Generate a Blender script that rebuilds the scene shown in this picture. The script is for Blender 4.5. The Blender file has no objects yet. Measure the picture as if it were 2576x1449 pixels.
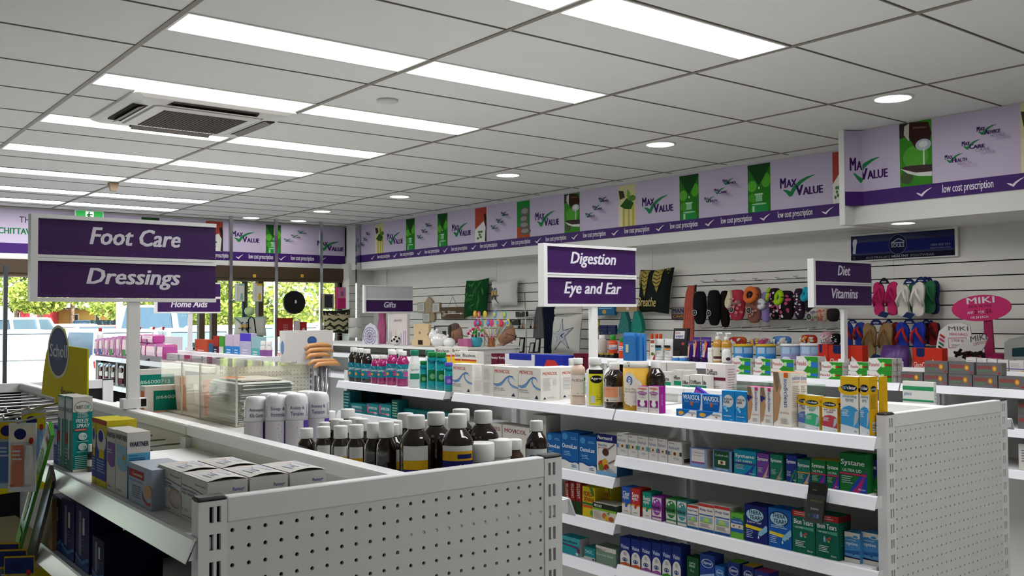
import bpy, math, random
from mathutils import Vector, Matrix
random.seed(7)
# ---------------------------------------------------------------- camera, world, lights, exposure
SC = bpy.context.scene
COL = SC.collection
F = 2383.445; CZ = 1.55; CEIL = 2.795          # metres; X = to the gift wall, Y = to the shop window
YAW, PITCH, ROLL = math.radians(38.2322), math.radians(1.7213), math.radians(-0.2844)
_f = Vector((math.sin(YAW)*math.cos(PITCH), math.cos(YAW)*math.cos(PITCH), math.sin(PITCH)))
_r = Vector((math.cos(YAW), -math.sin(YAW), 0)); _u = _r.cross(_f)
CR = _r*math.cos(ROLL)+_u*math.sin(ROLL); CU = _u*math.cos(ROLL)-_r*math.sin(ROLL); CF = _f
CP = Vector((0, 0, CZ))
cd = bpy.data.cameras.new('camera'); cam = bpy.data.objects.new('camera', cd); COL.objects.link(cam)
cd.sensor_width = 36.0; cd.lens = 36.0*F/2576.0; cd.clip_start = .05; cd.clip_end = 300
cam.matrix_world = Matrix(((CR.x, CU.x, -CF.x, 0), (CR.y, CU.y, -CF.y, 0), (CR.z, CU.z, -CF.z, CZ), (0, 0, 0, 1)))
SC.camera = cam
vs = SC.view_settings
vs.view_transform = 'Standard'; vs.look = 'None'; vs.gamma = 1.0; vs.use_curve_mapping = False
vs.exposure = 0.80
W = bpy.data.worlds.new('world'); SC.world = W; W.use_nodes = True
nt = W.node_tree; bg = nt.nodes['Background']
sky = nt.nodes.new('ShaderNodeTexSky'); sky.sky_type = 'NISHITA'; sky.sun_disc = False
sky.sun_elevation = math.radians(48); sky.sun_rotation = math.radians(200)
nt.links.new(sky.outputs[0], bg.inputs[0]); bg.inputs[1].default_value = .45
sl = bpy.data.lights.new('sun', 'SUN'); sl.energy = 12.0; sl.angle = .01; sl.color = (1, .95, .87)
so = bpy.data.objects.new('sun', sl); COL.objects.link(so)
so.rotation_euler = (math.radians(42), 0, math.radians(28)); so.location = (0, 30, 30)
SC.cycles.max_bounces = 6; SC.cycles.diffuse_bounces = 3; SC.cycles.glossy_bounces = 3; SC.cycles.transmission_bounces = 4; SC.cycles.transparent_max_bounces = 12
PANEL_E = 7.0      # ceiling light panels
SPOT_E = 14.0      # round downlights

# ---------------------------------------------------------------- picture -> place helpers (points on known planes)
def pj(p):
    d = Vector(p)-CP; z = d.dot(CF)
    return (1288+F*d.dot(CR)/z, 724.5-F*d.dot(CU)/z)
def ray(x, y): return CR*((x-1288)/F)+CU*(-(y-724.5)/F)+CF
def onx(x, y, X): d = ray(x, y); return CP+d*(X/d.x)
def ony(x, y, Y): d = ray(x, y); return CP+d*(Y/d.y)
def onz(x, y, Z): d = ray(x, y); return CP+d*((Z-CZ)/d.z)
def bis(fn, t, a, b):
    fa = fn(a)-t
    for _ in range(44):
        m = (a+b)/2; fm = fn(m)-t
        if (fm > 0) == (fa > 0): a = m
        else: b = m
    return (a+b)/2
def ypx(px, X, Z): return bis(lambda y: pj((X, y, Z))[0], px, .2, 40)
def xpx(px, Y, Z): return bis(lambda x: pj((x, Y, Z))[0], px, max(-6, (.35-.785*Y)/.619), 14)
def zpx(py, X, Y): return bis(lambda z: pj((X, Y, z))[1], py, -3, 6)

# ---------------------------------------------------------------- materials
def lin(h):
    h = h.lstrip('#')
    if len(h) == 3: h = ''.join(c*2 for c in h)
    o = []
    for i in (0, 2, 4):
        c = int(h[i:i+2], 16)/255
        o.append(c/12.92 if c <= .04045 else ((c+.055)/1.055)**2.4)
    return (*o, 1)
MATS = {}
def mat(h, r=.55, m=0.0, noise=0.0, scale=40.0, emit=0.0, coat=0.0):
    k = (h, r, m, noise, scale, emit, coat)
    if k in MATS: return MATS[k]
    M_ = bpy.data.materials.new('paint_'+h.strip('#')); M_.use_nodes = True
    t = M_.node_tree; b = t.nodes['Principled BSDF']
    c = lin(h)
    b.inputs['Base Color'].default_value = c; b.inputs['Roughness'].default_value = r; b.inputs['Metallic'].default_value = m
    b.inputs['Specular IOR Level'].default_value = .5 if m or coat or r < .3 else (.25 if r < .6 else .1)
    if coat: b.inputs['Coat Weight'].default_value = coat
    if emit:
        b.inputs['Emission Color'].default_value = c; b.inputs['Emission Strength'].default_value = emit
    if noise:
        n = t.nodes.new('ShaderNodeTexNoise'); n.inputs['Scale'].default_value = scale; n.inputs['Detail'].default_value = 4
        tc = t.nodes.new('ShaderNodeTexCoord'); t.links.new(tc.outputs['Object'], n.inputs['Vector'])
        mx = t.nodes.new('ShaderNodeMix'); mx.data_type = 'RGBA'
        mx.inputs[6].default_value = tuple(v*(1-noise) for v in c[:3])+(1,); mx.inputs[7].default_value = tuple(min(1, v*(1+noise)) for v in c[:3])+(1,)
        t.links.new(n.outputs['Fac'], mx.inputs[0]); t.links.new(mx.outputs[2], b.inputs['Base Color'])
    MATS[k] = M_
    return M_
def glass(name, tint=(1, 1, 1), fac=.10, rough=.03):
    """thin clear sheet: mostly see-through, with Fresnel gloss"""
    if name in MATS: return MATS[name]
    M_ = bpy.data.materials.new(name); M_.use_nodes = True; t = M_.node_tree; t.nodes.clear()
    o = t.nodes.new('ShaderNodeOutputMaterial'); mx = t.nodes.new('ShaderNodeMixShader')
    tr = t.nodes.new('ShaderNodeBsdfTransparent'); tr.inputs[0].default_value = (*tint, 1)
    gl = t.nodes.new('ShaderNodeBsdfGlossy'); gl.inputs['Roughness'].default_value = rough
    lw = t.nodes.new('ShaderNodeLayerWeight'); lw.inputs['Blend'].default_value = .5
    pw = t.nodes.new('ShaderNodeMath'); pw.operation = 'POWER'; pw.inputs[1].default_value = 4
    mm = t.nodes.new('ShaderNodeMath'); mm.operation = 'MULTIPLY_ADD'; mm.inputs[1].default_value = .5; mm.inputs[2].default_value = fac*.3
    t.links.new(lw.outputs['Facing'], pw.inputs[0]); t.links.new(pw.outputs[0], mm.inputs[0]); t.links.new(mm.outputs[0], mx.inputs[0])
    t.links.new(tr.outputs[0], mx.inputs[1]); t.links.new(gl.outputs[0], mx.inputs[2]); t.links.new(mx.outputs[0], o.inputs[0])
    MATS[name] = M_
    return M_
def film(name, h, alpha, rough=.3):
    """translucent plastic: coloured, partly see-through"""
    if name in MATS: return MATS[name]
    M_ = bpy.data.materials.new(name); M_.use_nodes = True; b = M_.node_tree.nodes['Principled BSDF']
    b.inputs['Base Color'].default_value = lin(h); b.inputs['Alpha'].default_value = alpha; b.inputs['Roughness'].default_value = rough
    MATS[name] = M_
    return M_
def cm(c): return mat(c, .7) if isinstance(c, str) else c

# ---------------------------------------------------------------- mesh collector
TXT = {}
def text2d(s, bold=0.0, shear=0.0):
    k = (s, bold, shear)
    if k in TXT: return TXT[k]
    c = bpy.data.curves.new('t', 'FONT'); c.body = s; c.resolution_u = 2; c.shear = shear; c.fill_mode = 'FRONT'
    o = bpy.data.objects.new('t', c)
    me = bpy.data.meshes.new_from_object(o)
    v0 = [(p.co.x, p.co.y) for p in me.vertices]; f0 = [tuple(p.vertices) for p in me.polygons]
    bpy.data.objects.remove(o); bpy.data.curves.remove(c); bpy.data.meshes.remove(me)
    v = []; f = []; lay = []
    for li, (dx, dy) in enumerate([(0, 0)] if bold < .01 else [(-bold, 0), (bold, 0)] if bold < .03 else [(-bold, -.01), (bold, -.01), (0, .01), (-bold, .012), (bold, .012)]):
        n = len(v); lay += [li*.00012]*len(v0); v += [(a+dx, b+dy) for a, b in v0]; f += [tuple(i+n for i in q) for q in f0]
    x0 = min(p[0] for p in v); x1 = max(p[0] for p in v); y0 = min(p[1] for p in v); y1 = max(p[1] for p in v)
    TXT[k] = ([((p[0]-x0)/(x1-x0), (p[1]-y0)/(y1-y0)) for p in v], f, lay)
    return TXT[k]

class MB:
    def __init__(s): s.v = []; s.f = []; s.m = []; s.mats = []; s.sm = []
    def mi(s, m):
        m = cm(m)
        if m not in s.mats: s.mats.append(m)
        return s.mats.index(m)
    def add(s, vs, fs, m, smooth=False):
        o = len(s.v); s.v += [tuple(p) for p in vs]; k = s.mi(m)
        for f in fs: s.f.append(tuple(i+o for i in f)); s.m.append(k); s.sm.append(smooth)
        return s
    def box(s, x0, y0, z0, x1, y1, z1, m, sides=None):
        """sides: dict of materials for f(-x) b(+x) r(-y) l(+y) t d"""
        if x1 < x0: x0, x1 = x1, x0
        if y1 < y0: y0, y1 = y1, y0
        if z1 < z0: z0, z1 = z1, z0
        V = [(x0, y0, z0), (x1, y0, z0), (x1, y1, z0), (x0, y1, z0), (x0, y0, z1), (x1, y0, z1), (x1, y1, z1), (x0, y1, z1)]
        Q = {'d': (3, 2, 1, 0), 't': (4, 5, 6, 7), 'r': (0, 1, 5, 4), 'b': (1, 2, 6, 5), 'l': (2, 3, 7, 6), 'f': (3, 0, 4, 7)}
        if not sides: s.add(V, Q.values(), m)
        else:
            o = len(s.v); s.v += V
            for k, q in Q.items(): s.f.append(tuple(i+o for i in q)); s.m.append(s.mi(sides.get(k, m))); s.sm.append(False)
        return s
    def rbox(s, x0, y0, z0, x1, y1, z1, b, m):
        """box with bevelled vertical and top edges"""
        def ring(i, z): return [(x0+i+b, y0+i, z), (x1-i-b, y0+i, z), (x1-i, y0+i+b, z), (x1-i, y1-i-b, z), (x1-i-b, y1-i, z), (x0+i+b, y1-i, z), (x0+i, y1-i-b, z), (x0+i, y0+i+b, z)]
        return s.loft([ring(b, z0), ring(0, z0+b), ring(0, z1-b), ring(b, z1)], m)
    def loft(s, rings, m, cap=True, smooth=False, close=True):
        n = len(rings[0]); V = [p for r in rings for p in r]; Q = []
        for i in range(len(rings)-1):
            for j in range(n if close else n-1):
                k = (j+1) % n; Q.append((i*n+j, i*n+k, (i+1)*n+k, (i+1)*n+j))
        if cap: Q.append(tuple(range(n-1, -1, -1))); Q.append(tuple((len(rings)-1)*n+j for j in range(n)))
        return s.add(V, Q, m, smooth)
    def lathe(s, cx, cy, prof, m, n=20, sx=1, sy=1, smooth=True, cap=True):
        """prof: list of (r, z)"""
        R = [[(cx+r*sx*math.cos(2*math.pi*j/n), cy+r*sy*math.sin(2*math.pi*j/n), z) for j in range(n)] for r, z in prof]
        return s.loft(R, m, cap, smooth)
    def tube(s, path, r, m, n=8, cap=True, smooth=True):
        P = [Vector(p) for p in path]; R = []; up = Vector((0, 0, 1)); prev = None
        for i, p in enumerate(P):
            d = (P[min(i+1, len(P)-1)]-P[max(i-1, 0)]).normalized()
            a = prev if prev is not None else (up if abs(d.dot(up)) < .95 else Vector((1, 0, 0)))
            a = (a-d*a.dot(d)).normalized(); prev = a; b = d.cross(a)
            rr = r[i] if isinstance(r, (list, tuple)) else r
            R.append([p+a*(rr*math.cos(2*math.pi*j/n))+b*(rr*math.sin(2*math.pi*j/n)) for j in range(n)])
        return s.loft(R, m, cap, smooth)
    def ball(s, c, r, m, n=16, k=10):
        rx, ry, rz = (r, r, r) if not isinstance(r, tuple) else r
        R = [[(c[0]+rx*math.sin(math.pi*i/k)*math.cos(2*math.pi*j/n), c[1]+ry*math.sin(math.pi*i/k)*math.sin(2*math.pi*j/n), c[2]-rz*math.cos(math.pi*i/k)) for j in range(n)] for i in range(1, k)]
        return s.loft(R, m, True, True)
    def prism(s, pts, d, m, side=None):
        """extrude polygon pts (3D, planar) by vector d"""
        n = len(pts); P = [Vector(p) for p in pts]; D = Vector(d)
        s.add(P+[p+D for p in P], [tuple(range(n)), tuple(range(2*n-1, n-1, -1))], m)
        return s.add(P+[p+D for p in P], [(i, i+n, (i+1) % n+n, (i+1) % n) for i in range(n)], side or m)
    def build(s, name, parent=None, loc=None, label=None, cat=None, group=None, kind=None, rotz=0):
        me = bpy.data.meshes.new(name)
        L = Vector(loc) if loc is not None else Vector((0, 0, 0))
        vv = [(a-L.x, b-L.y, c-L.z) for a, b, c in s.v] if loc is not None else s.v
        me.from_pydata(vv, [], s.f)
        for m in s.mats: me.materials.append(m)
        me.polygons.foreach_set('material_index', s.m)
        me.polygons.foreach_set('use_smooth', s.sm)
        me.update()
        o = bpy.data.objects.new(name, me); COL.objects.link(o)
        if parent is not None:
            o.parent = parent
            o.location = L-ORG.get(parent.name, Vector((0, 0, 0)))
        else: o.location = L
        ORG[o.name] = L
        return tag(o, label, cat, group, kind)
ORG = {}
USED = {}
def tag(o, label=None, cat=None, group=None, kind=None):
    if label: o['label'] = label
    if cat: o['category'] = cat
    if group: o['group'] = group
    if kind: o['kind'] = kind
    return o
def empty(name, loc, label=None, cat=None, group=None, kind=None):
    o = bpy.data.objects.new(name, None); COL.objects.link(o); o.location = loc; ORG[o.name] = Vector(loc); o.empty_display_size = .05
    return tag(o, label, cat, group, kind)
def put(parent, name, mesh, off):
    """a part that shares mesh data, at offset off from the parent's origin"""
    o = bpy.data.objects.new(name, mesh); COL.objects.link(o); o.parent = parent; o.location = off
    return o

# ---------------------------------------------------------------- flat print on faces
class Face:
    """a flat face: origin O (lower left as seen), unit right U, unit up V, size w x h"""
    def __init__(s, O, U, V, w, h, mb=None, lift=.0006):
        s.O = Vector(O); s.U = Vector(U).normalized(); s.V = Vector(V).normalized(); s.w = w; s.h = h; s.N = s.U.cross(s.V); s.mb = mb or MB(); s.k = 0; s.lift = lift
    def P(s, u, v, e=0): return s.O+s.U*(u*s.w)+s.V*(v*s.h)+s.N*(s.lift*(1+.35*s.k)+e)
    def poly(s, pts, c): s.mb.add([s.P(*p) for p in pts], [tuple(range(len(pts)))], c); s.k += 1; return s
    def R(s, u0, v0, u1, v1, c): return s.poly([(u0, v0), (u1, v0), (u1, v1), (u0, v1)], c)
    def E(s, cu, cv, ru, rv, c, n=20, a0=0, a1=360):
        return s.poly([(cu+ru*math.cos(math.radians(a0+(a1-a0)*i/n)), cv+rv*math.sin(math.radians(a0+(a1-a0)*i/n))) for i in range(n+(a1-a0 < 360))], c)
    def T(s, t, u0, v0, u1, v1, c, bold=.02, it=0, rot=0):
        v, f, lay = text2d(t, bold, it); S = min(1, max(s.w*(u1-u0), .02)*3)
        if rot == 0: V = [s.P(u0+x*(u1-u0), v0+y*(v1-v0), e*S) for (x, y), e in zip(v, lay)]
        elif rot == -90: V = [s.P(u0+y*(u1-u0), v1-x*(v1-v0), e*S) for (x, y), e in zip(v, lay)]      # reads downwards
        else: V = [s.P(u1-y*(u1-u0), v0+x*(v1-v0), e*S) for (x, y), e in zip(v, lay)]
        s.mb.add(V, f, c); s.k += 1; return s
    def L(s, u0, v0, u1, v1, n, c, seed=1):
        """n lines of small print"""
        rg = random.Random(seed); dv = (v1-v0)/n; mbv = []; fs = []
        for i in range(n):
            e = u1-(u1-u0)*rg.uniform(0, .25); b = v0+dv*(i+.3); o = len(mbv)
            mbv += [s.P(u0, b), s.P(e, b), s.P(e, b+dv*.4), s.P(u0, b+dv*.4)]; fs.append((o, o+1, o+2, o+3))
        s.mb.add(mbv, fs, c); s.k += 1; return s
    def stroke(s, pts, w, c):
        """ribbon; pts (u,v), w half width in metres or list"""
        n = len(pts); A = []; B = []
        for i, p in enumerate(pts):
            q0 = pts[max(i-1, 0)]; q1 = pts[min(i+1, n-1)]
            du = (q1[0]-q0[0])*s.w; dv = (q1[1]-q0[1])*s.h; l = math.hypot(du, dv) or 1
            ww = w[i] if isinstance(w, (list, tuple)) else w
            A.append(s.P(p[0]-dv/l*ww/s.w, p[1]+du/l*ww/s.h)); B.append(s.P(p[0]+dv/l*ww/s.w, p[1]-du/l*ww/s.h))
        s.mb.add(A+B, [(i+n, i+n+1, i+1, i) for i in range(n-1)], c); s.k += 1; return s
def arc(cx, cy, rx, ry, a0, a1, n=12): return [(cx+rx*math.cos(math.radians(a0+(a1-a0)*i/n)), cy+ry*math.sin(math.radians(a0+(a1-a0)*i/n))) for i in range(n+1)]

class CFace(Face):
    """print on an upright cylinder: u runs from angle a0 to a1 (degrees, left to right as seen), v from z0 to z1"""
    def __init__(s, cx, cy, r, a0, a1, z0, z1, mb=None, sx=1, sy=1):
        s.c = (cx, cy); s.r = r; s.a0 = math.radians(a0); s.a1 = math.radians(a1); s.z0 = z0; s.h = z1-z0; s.w = r*(s.a1-s.a0); s.mb = mb or MB(); s.k = 0; s.sx = sx; s.sy = sy; s.k0 = 1
    def P(s, u, v, e=0):
        a = s.a0+u*(s.a1-s.a0); r = s.r+.0006*(1+.35*s.k)+e
        return Vector((s.c[0]+r*s.sx*math.cos(a), s.c[1]+r*s.sy*math.sin(a), s.z0+v*s.h))
    def poly(s, pts, c):
        cu = sum(p[0] for p in pts)/len(pts); cv = sum(p[1] for p in pts)/len(pts); T_ = [((cu, cv), pts[i], pts[(i+1) % len(pts)]) for i in range(len(pts))]
        for _ in range(2): T_ = [t for a, b, d in T_ for m, n, o in [(((a[0]+b[0])/2, (a[1]+b[1])/2), ((b[0]+d[0])/2, (b[1]+d[1])/2), ((a[0]+d[0])/2, (a[1]+d[1])/2))] for t in ((a, m, o), (m, b, n), (o, n, d), (m, n, o))]
        V = [s.P(*p) for t in T_ for p in t]; s.mb.add(V, [(3*i, 3*i+1, 3*i+2) for i in range(len(T_))], c, True); s.k += 1; return s
    def R(s, u0, v0, u1, v1, c):
        n = 8; V = []
        for i in range(n+1): u = u0+(u1-u0)*i/n; V += [s.P(u, v0), s.P(u, v1)]
        s.mb.add(V, [(2*i, 2*i+2, 2*i+3, 2*i+1) for i in range(n)], c, True); s.k += 1; return s
# ================================================================ THE SETTING
ORD = ['first', 'second', 'third', 'fourth', 'fifth', 'sixth', 'seventh', 'eighth', 'ninth', 'tenth', 'eleventh', 'twelfth', 'thirteenth', 'fourteenth', 'fifteenth', 'sixteenth', 'seventeenth', 'eighteenth', 'nineteenth', 'twentieth']
C_TILE = mat('e8e8e5', .8, noise=.03, scale=6); C_WHITE = mat('e6e6e2', .5, noise=.015, scale=5); C_STEEL = mat('dfdfdf', .38, noise=.02, scale=9)
C_TEE = mat('8d857b', .5); C_DARK = mat('1c1a19', .8); C_LAV = mat('c9bdd6', .55, noise=.02, scale=3); C_PUR = mat('3f1a6b', .5)
C_CHROME = mat('c8c8cc', .12, 1.0); C_BROWN = mat('4a3c2e', .5, noise=.06, scale=10); PUR = '3b1c5c'; GRN = '2b8350'
# floor and the walls that close the shop behind the camera
MB().box(-3.4, -2.8, -.1, 6.9, 11.75, 0, mat('d2d1cc', .35, noise=.04, scale=3)).build('floor', kind='structure')
MB().box(-3.5, -2.8, 0, -3.4, 11.75, CEIL+.1, C_WHITE).build('wall_left', kind='structure')
MB().box(-3.4, -2.9, 0, 6.9, -2.8, CEIL+.1, C_WHITE).build('wall_back', kind='structure')
# ---- ceiling: slab, tees, tiles
XR = [1.317+1.2025*k for k in range(-4, 5)]
YC = [2.0124+.6036*j for j in range(-8, 14)]+[10.34, 10.83, 11.32]
ceil = MB().box(-3.4, -2.8, CEIL+.05, 6.9, 11.75, CEIL+.12, C_DARK).build('ceiling', kind='structure')
for x in XR:
    if x > -3.4: MB().box(x-(.012 if x < 4.5 else .006), -2.8, CEIL-.003, x+(.012 if x < 4.5 else .006), 11.65, CEIL+.004, C_TEE).build('main_tee', ceil)
MB().box(-3.4, 11.62, CEIL-.004, 6.3, 11.65, CEIL+.05, C_TEE).build('edge_trim', ceil)
XB = [-3.4]+[x for x in XR if x > -3.4]+[6.24]
lightrow = {1: 2.616, 3: 3.813, 5: 5.006, 7: 6.212, 9: 7.428, 11: 8.653, 13: 9.858, 15: 10.83, -1: 1.409, -3: .202}  # last row is unseen, added to brighten the near gondola's end panel
lrows = sorted(lightrow.values())
tile_mesh = {}
def tile(x0, x1, y0, y1):
    g = .004; w = round(x1-x0-.024+2*.006, 3); d = round(y1-y0-2*g, 3)
    k = (w, d)
    if k not in tile_mesh:
        mb = MB(); b = .006
        mb.loft([[(-w/2+i, -d/2+i, z), (w/2-i, -d/2+i, z), (w/2-i, d/2-i, z), (-w/2+i, d/2-i, z)] for i, z in ((0, .03), (0, .004), (b, 0))][::-1], C_TILE)
        o = mb.build('t'); tile_mesh[k] = o.data; bpy.data.objects.remove(o)
    put(ceil, 'ceiling_tile', tile_mesh[k], ((x0+x1)/2, (y0+y1)/2, CEIL+.002))
ct = {}
def cross(x0, x1, y):
    w = round(x1-x0, 3)
    if w not in ct: o = MB().box(-w/2+.012, -.0034, -.001, w/2-.012, .0034, .006, mat('7d756c', .6)).build('c'); ct[w] = o.data; bpy.data.objects.remove(o)
    put(ceil, 'cross_tee', ct[w], ((x0+x1)/2, y, CEIL))
def near(v, L): return any(abs(v-q) < .05 for q in L)
for i in range(len(XB)-1):
    lit = abs(XB[i]-1.317) < .05 or abs(XB[i]-2.5195) < .05
    ys = sorted([y for y in YC if y > -2.8]); ys = [-2.8]+ys+[11.62]
    for a, b in zip(ys, ys[1:]):
        if b-a < .05: continue
        if a > -2.7: cross(XB[i], XB[i+1], a)
        if lit and near(a, lrows):
            if b-a > .36: tile(XB[i], XB[i+1], a+.3, b)
        else: tile(XB[i], XB[i+1], a, b)
DIFF = mat('ffffff', .5, emit=PANEL_E)
for c, x in enumerate((1.317, 2.5195)):
    for n, y in enumerate(reversed(lrows)):
        e = empty('ceiling_light', (x+.6, y+.15, CEIL), f'long lit white ceiling panel, {ORD[n]} from the window in the {"left" if c == 0 else "right"} column', 'light', 'long ceiling light panels')
        mb = MB(); a, b, c0, d = x+.014, x+1.189, y+.006, y+.294
        for q in ((a, c0, b, c0+.012), (a, d-.012, b, d), (a, c0+.012, a+.012, d-.012), (b-.012, c0+.012, b, d-.012)): mb.box(q[0], q[1], CEIL-.002, q[2], q[3], CEIL+.012, C_WHITE)
        mb.build('frame', e, (x+.6, y+.15, CEIL))
        MB().add([(a+.012, c0+.012, CEIL+.004), (a+.012, d-.012, CEIL+.004), (b-.012, d-.012, CEIL+.004), (b-.012, c0+.012, CEIL+.004)], [(0, 1, 2, 3)], DIFF).build('diffuser', e, (x+.6, y+.15, CEIL))
# ---- round downlights
SPOT = mat('fffdf8', .5, emit=SPOT_E)
def downlight(x, y, z, lab, r=.10):
    e = empty('downlight', (x, y, z), lab, 'light', 'round downlights')
    n = 28
    def rg(q, zz): return [(x+q*math.cos(2*math.pi*i/n), y+q*math.sin(2*math.pi*i/n), zz) for i in range(n)]
    MB().loft([rg(r+.015, z+.002), rg(r+.013, z-.006), rg(r, z-.008), rg(r-.004, z)], C_WHITE, cap=False, smooth=True).build('rim', e, (x, y, z))
    MB().add(rg(r-.003, z-.002)[::-1], [tuple(range(n))], SPOT).build('lamp', e, (x, y, z))
for i, (x, y) in enumerate(((5.07, 2.891), (5.08, 4.703), (5.11, 6.537), (5.12, 8.366), (5.105, 10.07))):
    downlight(x, y, CEIL, f'round downlight in the ceiling row along the gift wall, {ORD[i]} from the camera')
downlight(4.721, 11.22, CEIL, 'round downlight near the window, left of the second chrome pole')
downlight(5.366, 11.24, CEIL, 'round downlight near the window, between second and third chrome pole')
p = (5.97, ypx(2272, 5.97, 2.157)); downlight(p[0], p[1], 2.165, 'round downlight under the low bulkhead above the footwear sign', .075)
# ---- air conditioner cassette
e = empty('air_conditioner', (2.035, 5.74, CEIL), 'white ceiling cassette air conditioner with a brown grille', 'air conditioner')
A0 = (2.035, 5.74, CEIL); C_AC = mat('d8d5cf', .4)
def sq(h, z, c=.02): return [(2.035+sx*(h-(c if k else 0)), 5.74+sy*(h-(0 if k else c)), z) for sx, sy, k in ((1, -1, 0), (1, 1, 0), (1, 1, 1), (-1, 1, 1), (-1, 1, 0), (-1, -1, 0), (-1, -1, 1), (1, -1, 1))]
MB().loft([sq(.475, CEIL), sq(.475, CEIL-.015), sq(.44, CEIL-.03), sq(.33, CEIL-.04), sq(.325, CEIL-.02)], C_AC, cap=False).build('frame', e, A0)
MB().loft([sq(.32, CEIL-.02), sq(.315, CEIL-.045), sq(.25, CEIL-.05), sq(.245, CEIL-.04)], C_AC).build('centre_panel', e, A0)
g = MB().box(2.035-.25, 5.74-.25, CEIL-.052, 2.035+.25, 5.74+.25, CEIL-.046, mat('5c5148', .6)).build('grille', e, A0)
mb = MB()
for i in range(24): mb.box(1.79+i*.0208, 5.49, CEIL-.0545, 1.794+i*.0208, 5.99, CEIL-.052, mat('4a4039', .6))
tag(mb.build('grille_bars', g, A0), kind='stuff')
for k in range(4):
    a = k*math.pi/2; ca, sa = round(math.cos(a)), round(math.sin(a))
    def rt(u, v, z): return (2.035+ca*u-sa*v, 5.74+sa*u+ca*v, z)
    MB().prism([rt(.345, -.27, CEIL-.031), rt(.425, -.25, CEIL-.031), rt(.425, .25, CEIL-.031), rt(.345, .27, CEIL-.031)], (0, 0, -.008), mat('2b2523', .7)).build('air_slot', e, A0)
    MB().prism([rt(.352, -.25, CEIL-.036), rt(.40, -.25, CEIL-.055), rt(.40, .25, CEIL-.055), rt(.352, .25, CEIL-.036)], (0, 0, .003), mat('7d756d', .5)).build('louvre', e, A0)
mb = MB(); mb.lathe(2.79, 4.69, [(.062, CEIL), (.062, CEIL-.008), (.05, CEIL-.014), (.02, CEIL-.015)], mat('d4d2cc', .5)); o = mb.build('smoke_detector', None, (2.79, 4.69, CEIL), 'flat round white smoke detector on the ceiling', 'detector')
mb = MB().loft([[(2.493+sx*a, 9.077+sy*b, z) for sx, sy in ((1, -1), (1, 1), (-1, 1), (-1, -1))] for a, b, z in ((.04, .035, CEIL), (.04, .035, CEIL-.015), (.024, .02, CEIL-.075))], mat('8a7860', .5)); mb.build('motion_sensor', None, (2.493, 9.077, CEIL), 'small tan motion sensor on the ceiling tee', 'sensor')
# ================================================================ banner art
def maxvalue(f, u0, v0, u1, v1, words=('MAX', 'VALUE'), fade=0, cut=False):
    w = u1-u0; h = v1-v0
    X = lambda a: u0+a*w; Y = lambda b: v0+b*h
    if len(words[1]) > 5 or fade: s = .36
    else: s = .40
    if cut:
        f.T('X', 0.005, Y(.52), X(s), Y(.88), PUR, .045); f.stroke([(0, Y(.22)), (X(.27), Y(.12))], [.018, .016], GRN)
    else:
      f.T(words[0][0], X(0), Y(.50), X(s*.36), Y(.98), PUR, .045); f.T(words[0][1:], X(s*.38), Y(.52), X(s), Y(.88), PUR, .045)
      f.stroke([(X(.08), Y(.42)), (X(.16), Y(.34)), (X(.24), Y(.20)), (X(.27), Y(.12))], [.004*f.k0, .012*f.k0, .02*f.k0, .016*f.k0], GRN)
    f.stroke([(X(.25), Y(.13)), (X(.34), Y(.45)), (X(.5), Y(.72)), (X(.65), Y(.86)), (X(.82), Y(.95))], [.016*f.k0, .018*f.k0, .014*f.k0, .009*f.k0, .002*f.k0], GRN)
    f.T(words[1][0], X(s-.03), Y(.08), X(s+.15), Y(.56), PUR, .045); f.T(words[1][1:], X(s+.14), Y(.08), X(1), Y(.44), PUR, .045)
    if fade:
        f.T(words[1], X(s+.22), Y(-.28), X(1.2), Y(.04), '9a86b0', .0); f.T(words[1], X(s+.44), Y(-.62), X(1.42), Y(-.32), 'b3a5c4', .0)
def three(f, u0, v0, u1, v1):
    k = f.k0; f.k0 = k*.4; w = u1-u0; h = v1-v0
    for a, b, t in ((0, 0.05, 'HEALTH'), (.28, .36, 'CARE'), (.52, .70, 'ADVICE')): maxvalue(f, u0+a*w, v0+b*h, u0+(a+.36)*w, v0+(b+.27)*h, ('MAX', t), 1)
    f.k0 = k
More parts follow.
